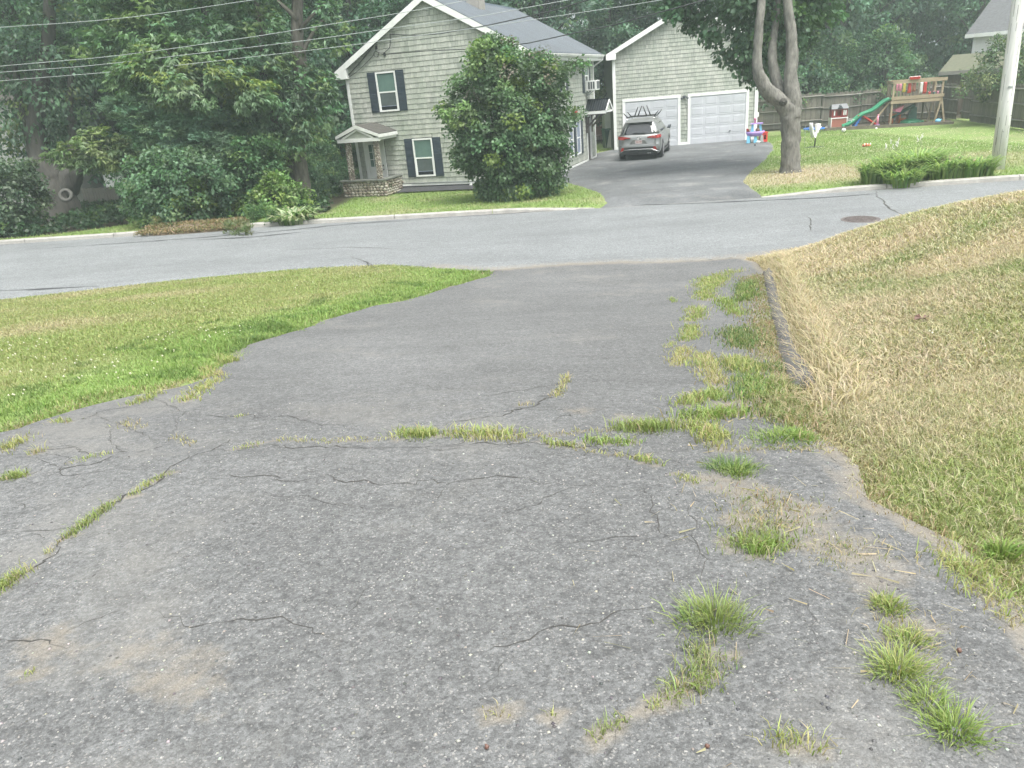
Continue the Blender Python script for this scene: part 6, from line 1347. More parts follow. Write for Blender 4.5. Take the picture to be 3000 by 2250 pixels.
# ------------------------------------------------------------------ cars
def rrect(hw, y0, y1, r_, z, n=5, crown=0):
    pts = []
    for cx, cy, a0 in ((hw-r_, y0+r_, -90), (hw-r_, y1-r_, 0), (-hw+r_, y1-r_, 90), (-hw+r_, y0+r_, 180)):
        for k in range(n+1):
            a = R(a0+90*k/n); pts.append((cx+r_*math.cos(a), cy+r_*math.sin(a), z))
    return pts
def make_car(name, loc, rz, label, paint, roofrack=True):
    c = empty(name, loc, rz, label, 'car')
    LV = [(.24,.84,.16,4.75,.20),(.34,.92,.05,4.86,.26),(.47,.955,-.01,4.92,.34),(.60,.965,-.015,4.93,.36),(.68,.96,.02,4.92,.36),(.74,.955,.04,4.9,.36),(.86,.955,.055,4.86,.36),(.98,.94,.085,4.75,.34),(1.06,.915,.13,4.2,.30),(1.10,.88,.19,3.95,.28)]
    b = MB(); b.loft([rrect(hw, y0, y1, r_, z) for z, hw, y0, y1, r_ in LV]); b.build('body', M[paint], c)
    GL = [(1.08,.885,.16,3.80,.26),(1.25,.83,.26,3.35,.26),(1.42,.765,.36,2.98,.24),(1.56,.69,.42,2.72,.22),(1.63,.63,.46,2.55,.22),(1.68,.52,.62,2.35,.22),(1.70,.36,.8,2.1,.2)]
    b = MB(); b.loft([rrect(hw, y0, y1, r_, z) for z, hw, y0, y1, r_ in GL]); b.build('cabin', M[paint], c)
    def gi(z): 
        zz = [g_[0] for g_ in GL]; return [np.interp(z, zz, [g_[k] for g_ in GL]) for k in (1, 2, 3)]
    b = MB(); # rear window
    rows_ = []
    for z, ws in ((1.10, .70), (1.16, .76), (1.30, .72), (1.44, .64), (1.53, .52)):
        hw, y0, _ = gi(z); rows_.append([(x_, y0-.012-.0*abs(x_)+(.055 if abs(x_) > hw-.26 else 0)*((abs(x_)-(hw-.26))/.16), z) for x_ in np.linspace(-ws, ws, 9)])
    for i in range(4):
        for k in range(8): b.add([rows_[i][k], rows_[i][k+1], rows_[i+1][k+1], rows_[i+1][k]], [(0, 1, 2, 3)], 0, True)
    b.build('rear_window', M['glassD'], c)
    b = MB(); b.hexa([(-.62, .28, 1.585), (.62, .28, 1.585), (.58, .60, 1.66), (-.58, .60, 1.66), (-.60, .27, 1.60), (.60, .27, 1.60), (.56, .60, 1.69), (-.56, .60, 1.69)]); b.build('spoiler', M[paint], c, bevel=.008)
    b = MB(); b.bar((.30, .145, 1.13), (-.28, .17, 1.16), .03, .02); b.build('wiper', M['black'], c)
    for sgn in (-1, 1):
        for (ya, yb, ya2, yb2) in ((.52, 1.15, .72, 1.18), (1.22, 2.10, 1.25, 2.05), (2.17, 3.02, 2.12, 2.62)):
            b = MB(); vs = []
            for yy, z in ((ya, 1.12), (yb, 1.12), (yb2, 1.50), (ya2, 1.50)): vs.append((sgn*(gi(z)[0]+.006), yy, z))
            b.add(vs, [(0, 1, 2, 3)] if sgn > 0 else [(3, 2, 1, 0)]); b.build('side_window', M['glassD'], c)
        b = MB()   # tail lamp wrapping round the corner
        vs = [(.34, .045, .965), (.62, .045, .90), (.83, .07, .90), (.945, .26, .92), (.955, .42, .965), (.945, .42, 1.03), (.93, .25, 1.055), (.80, .08, 1.04), (.60, .06, 1.02)]
        vs = [(sgn*x_, y_-.018+(.0 if x_ < .9 else .018), z) for x_, y_, z in vs]; vs = [(x_*(1.012 if abs(x_) > .9 else 1), y_, z) for x_, y_, z in vs]
        f1 = [(0, 1, 8), (1, 2, 7, 8), (2, 3, 6, 7), (3, 4, 5, 6)]; b.add(vs, f1 if sgn > 0 else [f[::-1] for f in f1]); b.build('tail_lamp', M['tail'], c)
        b = MB(); b.box((sgn*.60-.09, -.022, .88), (sgn*.60+.09, .0, .905), 0) if False else b.hexa([(sgn*.52-.14, .028, .925), (sgn*.52+.16, .028, .925), (sgn*.52+.16, .06, .925), (sgn*.52-.14, .06, .925), (sgn*.52-.14, .022, .945), (sgn*.52+.16, .022, .945), (sgn*.52+.16, .06, .945), (sgn*.52-.14, .06, .945)]); b.build('lamp_strip', M['glassD'], c)
        b = MB(); b.hexa([(sgn*.74-.08, -.018, .40), (sgn*.74+.08, -.018, .40), (sgn*.74+.08, .1, .40), (sgn*.74-.08, .1, .40), (sgn*.74-.05-.04*sgn, -.028, .56), (sgn*.74+.05-.04*sgn, -.028, .56), (sgn*.74+.05-.04*sgn, .1, .56), (sgn*.74-.05-.04*sgn, .1, .56)]); b.build('reflector', M['tail'], c)
        b = MB(); b.hexa([(sgn*.93-.0, 3.05, 1.10), (sgn*1.10, 3.02, 1.08), (sgn*1.10, 3.16, 1.08), (sgn*.93, 3.16, 1.10), (sgn*.95, 3.05, 1.14), (sgn*1.14, 3.02, 1.27), (sgn*1.14, 3.16, 1.27), (sgn*.98, 3.16, 1.25)][::1]); b.build('mirror', M['dgrey'], c, bevel=.02)
        b = MB(); b.tube([(sgn*.60, .72, 1.69), (sgn*.61, .85, 1.745), (sgn*.61, 2.2, 1.745), (sgn*.60, 2.35, 1.68)], .022, 6); b.build('roof_rail', M['chrome'], c)
        b = MB(); b.box((sgn*.9 if sgn > 0 else -.972, .9, .24), (.972 if sgn > 0 else -.9, 4.1, .36)); b.build('sill', M['black'], c)
        for yy, nm in ((1.02, 'r'), (3.87, 'f')):
            b = MB(); b.tube([(sgn*.70, yy, .37), (sgn*.962, yy, .37)], [.43, .43], 20); b.build('wheel_arch', M['black'], c)
            w_ = empty('wheel', (sgn*.86, yy, .365), 0, parent=c); b = MB()
            b.loft([[(sgn*x_, r_*math.cos(t), r_*math.sin(t)) for t in np.linspace(0, 2*math.pi, 24, endpoint=False)] for x_, r_ in ((-.12, .30), (-.11, .355), (-.04, .37), (.06, .37), (.115, .355), (.125, .27))]); b.build('tyre', M['rubber'], w_)
            b = MB(); b.tube([(sgn*.10, 0, 0), (sgn*.128, 0, 0)], [.265, .25], 20)
            for q in range(5):
                t = q*1.2566; b.bar((sgn*.13, .05*math.cos(t), .05*math.sin(t)), (sgn*.13, .235*math.cos(t), .235*math.sin(t)), .06, .02, up=(1, 0, 0))
            b.build('rim', M['rimm'], w_)
        for yy in (1.72, 2.62):
            b = MB(); b.box((sgn*.965-.012, yy, .93), (sgn*.965+.012, yy+.16, .955)); b.build('door_handle', M['chrome'], c)
    b = MB(); b.hexa([(-.80, -.005, .26), (.80, -.005, .26), (.80, .2, .26), (-.80, .2, .26), (-.86, -.035, .42), (.86, -.035, .42), (.86, .2, .42), (-.86, .2, .42)]); b.hexa([(-.66, -.024, .42), (.66, -.024, .42), (.66, .05, .42), (-.66, .05, .42), (-.72, -.022, .57), (.72, -.022, .57), (.72, .05, .57), (-.72, .05, .57)]); b.build('lower_bumper', M['black'], c)
    b = MB(); pr2 = [(-.92, -.0, .36), (-.80, -.035, .375), (-.62, -.040, .455), (-.4, -.042, .47), (.4, -.042, .47), (.62, -.040, .455), (.80, -.035, .375), (.92, -.0, .36)]; b.tube(pr2, .014, 5); b.build('chrome_trim', M['chrome'], c)
    b = MB(); b.tube([(-.86, .05, .62), (-.5, -.0, .60), (.5, -.0, .60), (.86, .05, .62)], .012, 4); b.tube([(-.74, .035, .66), (-.74, .05, 1.04)], .006, 4); b.tube([(.74, .035, .66), (.74, .05, 1.04)], .006, 4); b.build('tailgate_seam', M['black'], c)
    b = MB(); b.prism([(-.36, .69), (.36, .69), (.25, .86), (-.25, .86)], .024, .04); b.tube([(-.38, .02, .685), (-.26, .024, .87), (.26, .024, .87), (.38, .02, .685)], .011, 4); b.build('plate_recess', M['paintd'], c)
    b = MB(); b.box((-.15, .008, .70), (.15, .022, .85)); b.build('number_plate', M['plate'], c)
    b = MB()
    for x_, z in ((-.09, .76), (-.045, .76), (.02, .76), (.065, .76), (.105, .76)): b.box((x_-.012, .004, z), (x_+.012, .0075, z+.05))
    b.build('plate_marking', M['brickred'], c)
    b = MB()
    for rx, rz2, zz in ((.085, .055, .95), (.05, .022, .958)): b.tube([(rx*math.cos(t), .035, zz+rz2*math.sin(t)) for t in np.linspace(0, 6.2832, 17)], .008, 4, cap=False)
    b.tube([(.022*math.cos(t), .035, .945+.05*math.sin(t)) for t in np.linspace(0, 6.2832, 13)], .006, 4, cap=False); b.build('emblem', M['chrome'], c)
    b = MB(); b.tube([(.42, .0, .29), (.42, -.035, .29)], .035, 8); b.tube([(.52, .0, .29), (.52, -.035, .29)], .035, 8); b.build('exhaust', M['chrome'], c)
    if roofrack:
        for yy in (.95, 1.75):
            b = MB(); b.tube([(-.66, yy, 1.77), (-.5, yy, 1.80), (.5, yy, 1.80), (.66, yy, 1.77)], .022, 6); b.build('crossbar', M['black'], c)
        for yy, dx_ in ((.95, 0), (1.75, .06)):
            for (x0, x1, h) in ((-.62, -.78, .18), (-.30, -.12, .42), (.26, .10, .42), (.60, .78, .20)):
                b = MB(); b.tube([(x0+dx_, yy, 1.80), (x1+dx_, yy, 1.80+h)], [.03, .022], 6); b.tube([(x0+dx_*1+.0, yy, 1.80), (x0+dx_+(x1-x0)*.05, yy, 1.82)], .04, 6); b.build('carrier_arm', M['black'], c)
    return c
M['tail'] = mat('tail_lamp_red', (.32, .03, .025), .15, var=.2, scale=5); M['paintd'] = mat('paint_recess', (.24, .245, .235), .35, metal=.4, var=.03)
M['rimm'] = mat('alloy_rim', (.30, .30, .31), .3, metal=.8, var=.05); M['plate'] = mat('plate_pinkish', (.50, .44, .44), .5, var=.15, scale=12); M['paint2'] = mat('silver_car_paint', (.50, .52, .54), .3, metal=.3, var=.03)
cpt = G(1880, 466); az = R(-18.5)
fw = Vector((math.sin(-az), math.cos(-az), 0)); cl_ = cpt-fw*1.0; cl_.z = gzs(cpt.x, cpt.y)+.055
make_car('parked_car', tuple(cl_), az, 'champagne grey family car with kayak carriers parked before the left garage door', 'paint')
Yc = 41.0; cz_ = A(260, 529, Yc).z-1.72
make_car('parked_car', (A(330, 540, Yc).x+.8, Yc+.5, cz_), R(80), 'silver car half hidden behind the shed in the left trees', 'paint2', False)

# ------------------------------------------------------------------ things on the green house
ac = empty('air_conditioner', tuple(hM@Vector((.055, 7.90, 3.10))), R(-21.8), 'white window air conditioner hanging from the upper side window', 'air conditioner')
b = MB(); b.box((0, 0, 0), (.50, .62, .42)); b.build('casing', M['white'], ac, bevel=.01)
for x0, x1 in ((.12, .20), (.23, .31), (.34, .42)):
    b = MB(); b.box((x0, -.006, .06), (x1, -.001, .36)); b.build('side_louvre', M['dgrey'], ac)
b = MB(); b.box((.501, .05, .05), (.506, .57, .37)); b.build('rear_grille', M['dgrey'], ac)
b = MB(); b.bar((.05, .1, -.02), (.0, .1, -.25), .03); b.bar((.35, .1, -.02), (.0, .1, -.24), .03); b.build('support_bracket', M['cable'], ac)
rbx = empty('red_wall_box', tuple(hM@Vector((.04, 5.85, 2.12))), R(-21.8), 'small red box on the house side wall peeking out beside the shrub', 'wall box')
b = MB(); b.box((0, 0, 0), (.10, .16, .20)); b.build('box', M['red'], rbx, bevel=.01); b = MB(); b.box((-.0, -.01, .20), (.11, .17, .22)); b.build('lid', M['red'], rbx)
# lean-to shed beside the garage
gM = Matrix.Translation((6.47, 40.7, -3.55))@Matrix.Rotation(R(-5.3), 4, 'Z')
lt = empty('lean_to_shed', tuple(gM@Vector((-.34, 2.2, 0))), R(-5.3), 'narrow beige lean-to shed with white roof edge left of the garage', 'shed')
b = MB(); b.prism([(0, -.3), (.32, -.3), (.32, 2.12), (0, 1.92)], 0, 3.0); b.build('wall', M['sage2'], lt)
b = MB(); b.prism([(-.06, 1.88), (.33, 2.13), (.33, 2.19), (-.06, 1.94)], -.12, 3.1); b.build('roof', M['white'], lt)
bn = G(1779, 438); bn.y += 1.2; bo = empty('wheelie_bin', (bn.x+.25, bn.y, gzs(bn.x, bn.y)), .2, 'dark green refuse bin standing in the gap left of the garage', 'bin')
b = MB(); b.hexa([(-.22, -.24, 0), (.22, -.24, 0), (.22, .24, 0), (-.22, .24, 0), (-.28, -.3, .95), (.28, -.3, .95), (.28, .3, .95), (-.28, .3, .95)]); b.build('body', M['binG'], bo, bevel=.02)
b = MB(); b.hexa([(-.3, -.34, .955), (.3, -.34, .955), (.3, .32, .955), (-.3, .32, .955), (-.26, -.3, 1.03), (.26, -.3, 1.03), (.26, .28, 1.03), (-.26, .28, 1.03)]); b.build('lid', M['binG'], bo)
for px, lb in ((1751, 'left metal garden chair in the gap behind the green house'), (1763, 'right metal garden chair in the gap behind the green house')):
    p = A(px, 412, 46.5); ch = empty('garden_chair', (p.x, p.y, gzs(p.x, p.y)), random.uniform(-.5, .5), lb, 'chair', 'garden chairs behind the house')
    for sx_ in (-.22, .22):
        for sy_ in (-.2, .2): b = MB(); b.tube([(sx_, sy_, 0), (sx_*.95, sy_*.95, .44)], .018, 5); b.build('leg', M['rust'], ch)
    b = MB(); b.box((-.25, -.24, .44), (.25, .24, .48)); b.build('seat', M['rust'], ch)
    b = MB(); b.box((-.25, .21, .48), (.25, .24, .95)); b.build('backrest', M['rust'], ch)
p = A(1757, 398, 47.6); tb_ = empty('garden_umbrella', (p.x, p.y, gzs(p.x, p.y)), 0, 'brown garden parasol in the gap behind the green house', 'umbrella')
b = MB(); b.tube([(0, 0, 0), (0, 0, 2.1)], .025, 6); b.build('pole', M['rust'], tb_); b = MB(); b.tube([(0, 0, 1.75), (0, 0, 1.80), (0, 0, 2.1)], [1.0, .98, .05], 8); b.build('canopy', M['rust'], tb_)
p = A(1760, 420, 49.5); pf = empty('board_fence', (p.x-2.5, p.y, gzs(p.x, p.y)), 0, 'pale pinkish board fence far behind the gap between house and garage', 'fence')
bmsh = MB(); bmsh.box((0, 0, 0), (.16, .02, 2.0)); bme = bmsh.mesh('board', mat('pale_board', (.36, .30, .24), .8, var=.2))
for i in range(30): link('board', bme, pf, (i*.17, random.uniform(-.005, .005), random.uniform(-.02, .02)))

# ------------------------------------------------------------------ neighbours: pale house left, shed, white house and barn right
def clapwall(parent, x0, x1, z0, z1, T, m, step=.16, name='clapboard', top=None):
    z = z0; cache = {}
    while z < z1:
        a, c = x0, x1
        if top: a, c = top(z+step*.5)
        if c-a > .1:
            key = (round(a, 3), round(c, 3))
            if key not in cache:
                b = MB(); b.hexa([(a, -.022, 0), (c, -.022, 0), (c, 0, 0), (a, 0, 0), (a, -.004, step+.01), (c, -.004, step+.01), (c, 0, step+.01), (a, 0, step+.01)]); cache[key] = b.mesh(name, m)
            o = link(name, cache[key], parent); o.matrix_local = T@Matrix.Translation((0, 0, z))
        z += step
lc = G(131, 627); lh = empty('pale_house', (lc.x, lc.y, gzs(lc.x, lc.y)-.05), R(-21.8), 'pale clapboard house half hidden by the dark forked tree at far left', 'house')
b = MB(); b.prism([(-9, -.3), (-.02, -.3), (-.02, 4.9), (-4.5, 7.6), (-9, 4.9)], .02, 9); b.build('wall', M['clapgrey'], lh)
clapwall(lh, -9, -.1, .15, 7.4, Matrix.Identity(4), M['clapgrey'], .15, top=lambda z: (-9, -.12) if z < 4.9 else (-9+(z-4.9)*1.67, -.05-(z-4.9)*1.67))
b = MB(); b.box((-.12, -.03, 0), (.0, .1, 4.9)); b.build('corner_board', M['clapgrey'], lh)
clapwall(lh, .0, 9, .15, 4.9, TS, M['clapgrey'], .15)
b = MB(); b.hexa([(-4.5, -.3, 7.7), (.4, -.3, 4.75), (.4, 9.3, 4.75), (-4.5, 9.3, 7.7), (-4.5, -.3, 7.8), (.4, -.3, 4.85), (.4, 9.3, 4.85), (-4.5, 9.3, 7.8)]); b.hexa([(-9.4, -.3, 4.75), (-4.5, -.3, 7.7), (-4.5, 9.3, 7.7), (-9.4, 9.3, 4.75), (-9.4, -.3, 4.85), (-4.5, -.3, 7.8), (-4.5, 9.3, 7.8), (-9.4, 9.3, 4.85)]); b.build('roof', M['asphroof'], lh)
# low grey board fence and shed in the gap
p = A(293, 504, 37.0); zg_ = gzs(p.x, p.y); sh = empty('garden_shed', (p.x+.1, p.y, zg_), R(-14), 'small pale sided shed at the edge of the left thicket', 'shed')
hS = p.z-zg_
b = MB(); b.box((.03, .03, -.2), (2.4, 2.2, hS)); b.build('wall', M['clap'], sh)
clapwall(sh, .06, 2.4, .1, hS-.06, Matrix.Translation((0, .028, 0)), M['clap'], .13)
b = MB(); b.box((0, -.01, -.1), (.06, .06, hS)); b.build('corner_board', M['white'], sh)
b = MB(); b.hexa([(-.12, -.12, hS-.03), (2.5, -.12, hS-.03), (2.5, 2.4, hS+.2), (-.12, 2.4, hS+.2), (-.12, -.12, hS+.03), (2.5, -.12, hS+.03), (2.5, 2.4, hS+.26), (-.12, 2.4, hS+.26)]); b.build('roof', M['asphroof'], sh)
b = MB(); b.box((.55, -.02, -.1), (.75, .02, .75)); b.build('door', M['blackmetal'], sh)
p0, p1 = A(238, 553, 35.5), A(330, 552, 35.0); gf = empty('low_board_fence', (p0.x, p0.y, gzs(p0.x, p0.y)), math.atan2(p1.y-p0.y, p1.x-p0.x), 'low dark board fence between the forked tree and the shed', 'fence')
bm_ = MB(); bm_.box((0, 0, -.2), (.14, .02, max(.5, p0.z-gf.location.z))); bme2 = bm_.mesh('board', M['fence'])
for i in range(int((p1-p0).length/.15)+2): link('board', bme2, gf, (i*.15, random.uniform(-.01, .01), random.uniform(-.03, .02)))
tp0 = A(193, 572, 30.2); b = MB()
b.tube([(.20*math.cos(t), 0, .20*math.sin(t)) for t in np.linspace(0, 6.2832, 25)], .07, 8, cap=False); o = b.build('old_tyre', mat('pale_rubber', (.085, .085, .078), .9, var=.2), loc=tuple(tp0), rot=(R(-18), 0, R(10))); tag(o, 'pale old tyre hung against the dark forked trunk', 'tyre')
# white house
w0 = A(2853, 105, 48.0); zg_ = gzs(w0.x, w0.y); wh = empty('white_house', (w0.x, w0.y, zg_), R(-50), 'white clapboard house with grey shingle roof behind the right fence', 'house'); hW_ = w0.z-zg_+.05
b = MB(); b.box((.02, .02, -.3), (12, 9, hW_)); b.build('wall', M['clap'], wh)
clapwall(wh, .14, 12, .2, hW_-.1, Matrix.Translation((0, .018, 0)), M['clap'], .17)
b = MB(); b.box((0, -.012, 0), (.14, .12, hW_)); b.build('corner_board', M['white'], wh)
b = MB(); b.hexa([(-.35, -.35, hW_-.1), (12.3, -.35, hW_-.1), (12.3, 4.5, hW_+2.55), (-.35, 4.5, hW_+2.55), (-.35, -.35, hW_+.05), (12.3, -.35, hW_+.05), (12.3, 4.5, hW_+2.70), (-.35, 4.5, hW_+2.70)]); b.hexa([(-.35, 4.5, hW_+2.55), (12.3, 4.5, hW_+2.55), (12.3, 9.3, hW_-.1), (-.35, 9.3, hW_-.1), (-.35, 4.5, hW_+2.7), (12.3, 4.5, hW_+2.7), (12.3, 9.3, hW_+.05), (-.35, 9.3, hW_+.05)]); b.build('roof', mat('grey_roof_shingle', (.085, .09, .095), .9, var=.4, scale=7), wh)
b = MB(); b.box((-.36, -.38, hW_-.14), (12.3, -.355, hW_+.06)); b.box((-.36, -.35, hW_-.16), (12, .0, hW_-.12)); b.build('fascia', M['white'], wh)
b = MB(); b.add([(.01, .0, hW_), (.01, 9, hW_), (.01, 4.5, hW_+2.5)], [(0, 2, 1)]); b.build('gable', M['clap'], wh)
n0 = A(2769, 209, 45.5); zg_ = gzs(n0.x, n0.y); bh_ = n0.z-zg_; bn_ = empty('barn', (n0.x+.2, n0.y, zg_), R(-42), 'weathered brown barn board shed with low roof before the white house', 'barn')
b = MB(); b.box((.02, .02, -.3), (5, 5, bh_)); b.build('wall', M['brownwood'], bn_)
M['barn'] = mat('barn_board', (.11, .085, .065), .9, var=.4, scale=4, stretch=(1, 1, .2)); bm_ = MB(); bm_.box((0, 0, 0), (.17, .02, bh_-.02)); bme3 = bm_.mesh('barn_board', M['barn'])
for i in range(27): link('barn_board', bme3, bn_, (i*.182, -.002+random.uniform(-.004, 0), 0))
for i in range(14): link('barn_board', bme3, bn_, (-.002, .2+i*.182, 0), (0, 0, R(90)))
b = MB(); b.hexa([(-.4, -.4, bh_-.08), (5.2, -.4, bh_-.08), (5.2, 2.6, bh_+.75), (-.4, 2.6, bh_+.75), (-.4, -.4, bh_), (5.2, -.4, bh_), (5.2, 2.6, bh_+.83), (-.4, 2.6, bh_+.83)]); b.build('roof', mat('mossy_roof', (.09, .096, .062), .9, var=.3), bn_)
b = MB(); b.box((-.42, -.43, bh_-.20), (5.2, -.40, bh_-.0)); b.build('fascia', M['fencetop'], bn_)

# ------------------------------------------------------------------ play yard
sb0, sb1 = G(2417, 384), G(2795, 363); zb = gzs(sb0.x, sb0.y)
ang = math.atan2(sb1.y-sb0.y, sb1.x-sb0.x); Ls = (Vector((sb1.x, sb1.y, 0))-Vector((sb0.x, sb0.y, 0))).length
sb = empty('sandbox_border', tuple(sb0), ang, 'long timber border round the play area in front of the fence', 'timber border')
for i in range(3):
    b = MB(); b.box((Ls*i/3+.01, -.06, -.05), (Ls*(i+1)/3-.01, .06, .17)); b.build('timber', M['lumberold'], sb)
b = MB(); b.box((-.06, .07, -.05), (.06, 1.9, .15)); b.build('timber', M['fencetop'], sb)
b = MB(); b.box((.07, .07, -.05), (Ls, 2.6, .06)); b.build('play_soil', mat('play_soil', (.07, .055, .04), .95, var=.4, scale=9, bump=.5), sb)
pl = G(2607, 369); PLW, PLD = 2.35, 1.45
ps = empty('playset', (pl.x, pl.y, gzs(pl.x, pl.y)+.02), R(-16), 'wooden climbing tower with railed deck and wavy green slide', 'playset')
DH = 1.28
for x_, y_ in ((0, 0), (0, PLD), (.62, PLD), (PLW-.5, PLD), (PLW-.9, PLD)):
    b = MB(); b.box((x_-.045, y_-.045, 0), (x_+.045, y_+.045, DH+(.95 if y_ == 0 or x_ in (0,) else 0))); b.build('post', M['lumberold'] if y_ else M['lumber'], ps)
for dx_ in (-.22, .26):
    b = MB(); b.bar((PLW+dx_, -.05, 0), (PLW, -.05, DH-.05), .08); b.build('splayed_leg', M['lumber'], ps)
    b = MB(); b.bar((PLW+dx_*.8, PLD, 0), (PLW, PLD, DH-.05), .08); b.build('splayed_leg', M['lumberold'], ps)
for yy in (0, PLD): b = MB(); b.box((PLW-.05, yy-.045, DH-.1), (PLW+.04, yy+.045, DH+.95)); b.build('post', M['lumber'], ps)
for i in range(16): b = MB(); b.box((-.05+i*.15, -.05, DH-.04), (.09+i*.15, PLD+.05, DH)); b.build('deck_plank', M['lumber'], ps)
b = MB(); b.box((-.10, -.09, DH-.19), (PLW-.02, -.05, DH-.045)); b.build('deck_beam', M['lumber'], ps)
b = MB(); b.box((-.08, -.085, DH+.01), (PLW+.10, -.046, DH+.17)); b.build('lower_rail', M['lumber'], ps)
b = MB(); b.box((-.02, -.085, DH+.80), (PLW+.16, -.046, DH+.96)); b.build('top_rail', M['lumber'], ps)
b = MB(); b.box((-.08, -.04, DH+.82), (-.046, PLD+.05, DH+.95)); b.build('top_rail', M['lumber'], ps)
b = MB(); b.box((PLW+.045, -.04, DH+.82), (PLW+.08, PLD+.05, DH+.95)); b.build('top_rail', M['lumber'], ps)
b = MB(); b.box((-.08, PLD+.046, DH+.82), (PLW+.1, PLD+.08, DH+.95)); b.build('top_rail', M['lumber'], ps)
for i in range(13): b = MB(); b.box((.10+i*.175, PLD+.05, DH), (.20+i*.175, PLD+.07, DH+.88)); b.build('baluster', M['lumberold'], ps)
for i in range(3): b = MB(); b.box((-.07, .25+i*.4, DH), (-.05, .42+i*.4, DH+.85)); b.build('baluster', M['lumberold'], ps)
for x_ in (.05, .62, 1.2, 1.8): b = MB(); b.bar((x_, PLD-.1, DH-.1), (x_+.35, PLD-.1, .4), .05); b.build('brace', M['lumberold'], ps)
b = MB(); b.bar((-.05, .3, DH-.05), (-.95, .1, .05), .07); b.build('brace', M['lumber'], ps)
def slide_mesh(p0, p1, w, wave, m, parent, name, lip=.10):
    b = MB(); p0 = Vector(p0); p1 = Vector(p1); n = 22; d = p1-p0; sd = Vector((-d.y, d.x, 0)).normalized()*w/2; rings = []
    for i in range(n+1):
        t = i/n; s_ = t-math.sin(2*math.pi*t*wave)*.035/wave if wave else t; e = sst(np.array([t]))[0]
        z = p0.z+(p1.z-p0.z)*(.15*e+.85*t)+wave*.055*math.sin(2*math.pi*t*2); c = Vector((p0.x+d.x*t, p0.y+d.y*t, z))
        if t > .9: c.z = max(c.z, p1.z)
        rings.append([c-sd*1.12+Vector((0,0,lip)), c-sd+Vector((0,0,lip+.012)), c-sd*.92, c, c+sd*.92, c+sd+Vector((0,0,lip+.012)), c+sd*1.12+Vector((0,0,lip)), c+sd*1.0+Vector((0,0,-.03)), c-sd*1.0+Vector((0,0,-.03))])
    b.loft([r_[::-1] for r_ in rings]); return b.build(name, m, parent)
slide_mesh((-.02, .42, DH+.03), (-2.35, .05, .10), .46, 1, M['green'], ps, 'slide')
b = MB(); b.bar((-1.95, .0, 0), (-1.95, .0, .42), .04); b.bar((-2.15, -.05, .42), (-1.75, -.05, .42), .03); b.build('slide_support', M['wht'], ps)
psM = Matrix.Translation(ps.location)@Matrix.Rotation(R(-16), 4, 'Z')
# things on and under the deck
def simple(name, world, label, cat, parts, rz=0, group=None):
    r_ = empty(name, tuple(world), rz, label, cat, group)
    for nm, b, m in parts: b.build(nm, M[m], r_)
    return r_
items = [(.17, 'pink', .10, .34, 'first small pink garment from the left on the deck rail'), (.32, 'pink', .12, .36, 'light pink garment second on the deck rail'), (.52, 'yellow', .12, .44, 'yellow cloth hanging in the deck railing'), (.78, 'red', .14, .50, 'dark pink garment left of the middle of the rail'), (.98, 'brickred', .14, .44, 'reddish garment in the middle of the rail'), (1.34, 'wht', .12, .56, 'long whitish pink garment right of the middle'), (1.52, 'red', .14, .58, 'long red garment right of the whitish one')]
for x_, m_, w_, h_, lb in items:
    b = MB(); rows_ = []
    for k in range(6):
        t = k/5; rows_.append([(x_-w_/2*(1+.2*t)+.01*math.sin(k*2), .06+.02*math.sin(k*1.7), DH+.80-h_*t), (x_+w_/2*(1+.2*t)+.01*math.sin(k*2), .05+.02*math.cos(k*1.3), DH+.80-h_*t), (x_+w_/2*(1+.2*t), .085, DH+.80-h_*t), (x_-w_/2*(1+.2*t), .085, DH+.80-h_*t)])
    b.loft(rows_); o = b.mesh('hanging_garment', M[m_]); r_ = link('hanging_garment', o, loc=tuple(ps.location), rot=(0, 0, R(-16))); tag(r_, lb, 'garment', 'garments on the deck rail')
for x_, m_, lb in ((1.78, 'red', 'small red soft toy sitting on the deck'), (2.0, 'teal', 'small green soft toy sitting on the deck'), (2.18, 'pink', 'small pink winged toy sitting at the right end of the deck')):
    w_ = psM@Vector((x_, .12, DH+.01)); b = MB(); b.ball((0, 0, .09), (.07, .06, .09)); b1_ = MB(); b1_.ball((0, 0, .22), .055); b2_ = MB(); b2_.ball((-.05, 0, .28), .025); b2_.ball((.05, 0, .28), .025)
    simple('soft_toy', w_, lb, 'toy', [('body', b, m_), ('head', b1_, m_), ('ears', b2_, 'pink')])
w_ = psM@Vector((.95, -.06, DH+.965)); b = MB(); b.hexa([(-.2, -.1, 0), (.2, -.1, 0), (.2, .1, 0), (-.2, .1, 0), (-.26, -.13, .12), (.26, -.13, .12), (.26, .13, .12), (-.26, .13, .12)]); b2_ = MB(); b2_.tube([(-.30, 0, .02), (-.26, 0, .14), (.26, 0, .14), (.30, 0, .02)], .014, 5)
simple('red_basket', w_, 'red basket with white rim balanced on the top rail of the tower', 'basket', [('basket', b, 'red'), ('handle', b2_, 'wht')], R(-16))
w_ = psM@Vector((.35, .3, .75)); b = MB(); b.hexa([(-.18, -.15, -.05), (.1, -.15, -.12), (.1, .15, -.12), (-.18, .15, -.05), (-.16, -.16, .05), (.28, -.16, .22), (.28, .16, .22), (-.16, .16, .05)]); b2_ = MB(); b2_.tube([(-.1, 0, 0), (-.05, 0, .42)], .01, 4); b2_.tube([(.2, 0, .15), (.2, 0, .42)], .01, 4)
simple('toddler_swing', w_, 'pink toddler swing seat hanging under the deck', 'swing', [('seat', b, 'pink'), ('rope', b2_, 'cable')], 0)
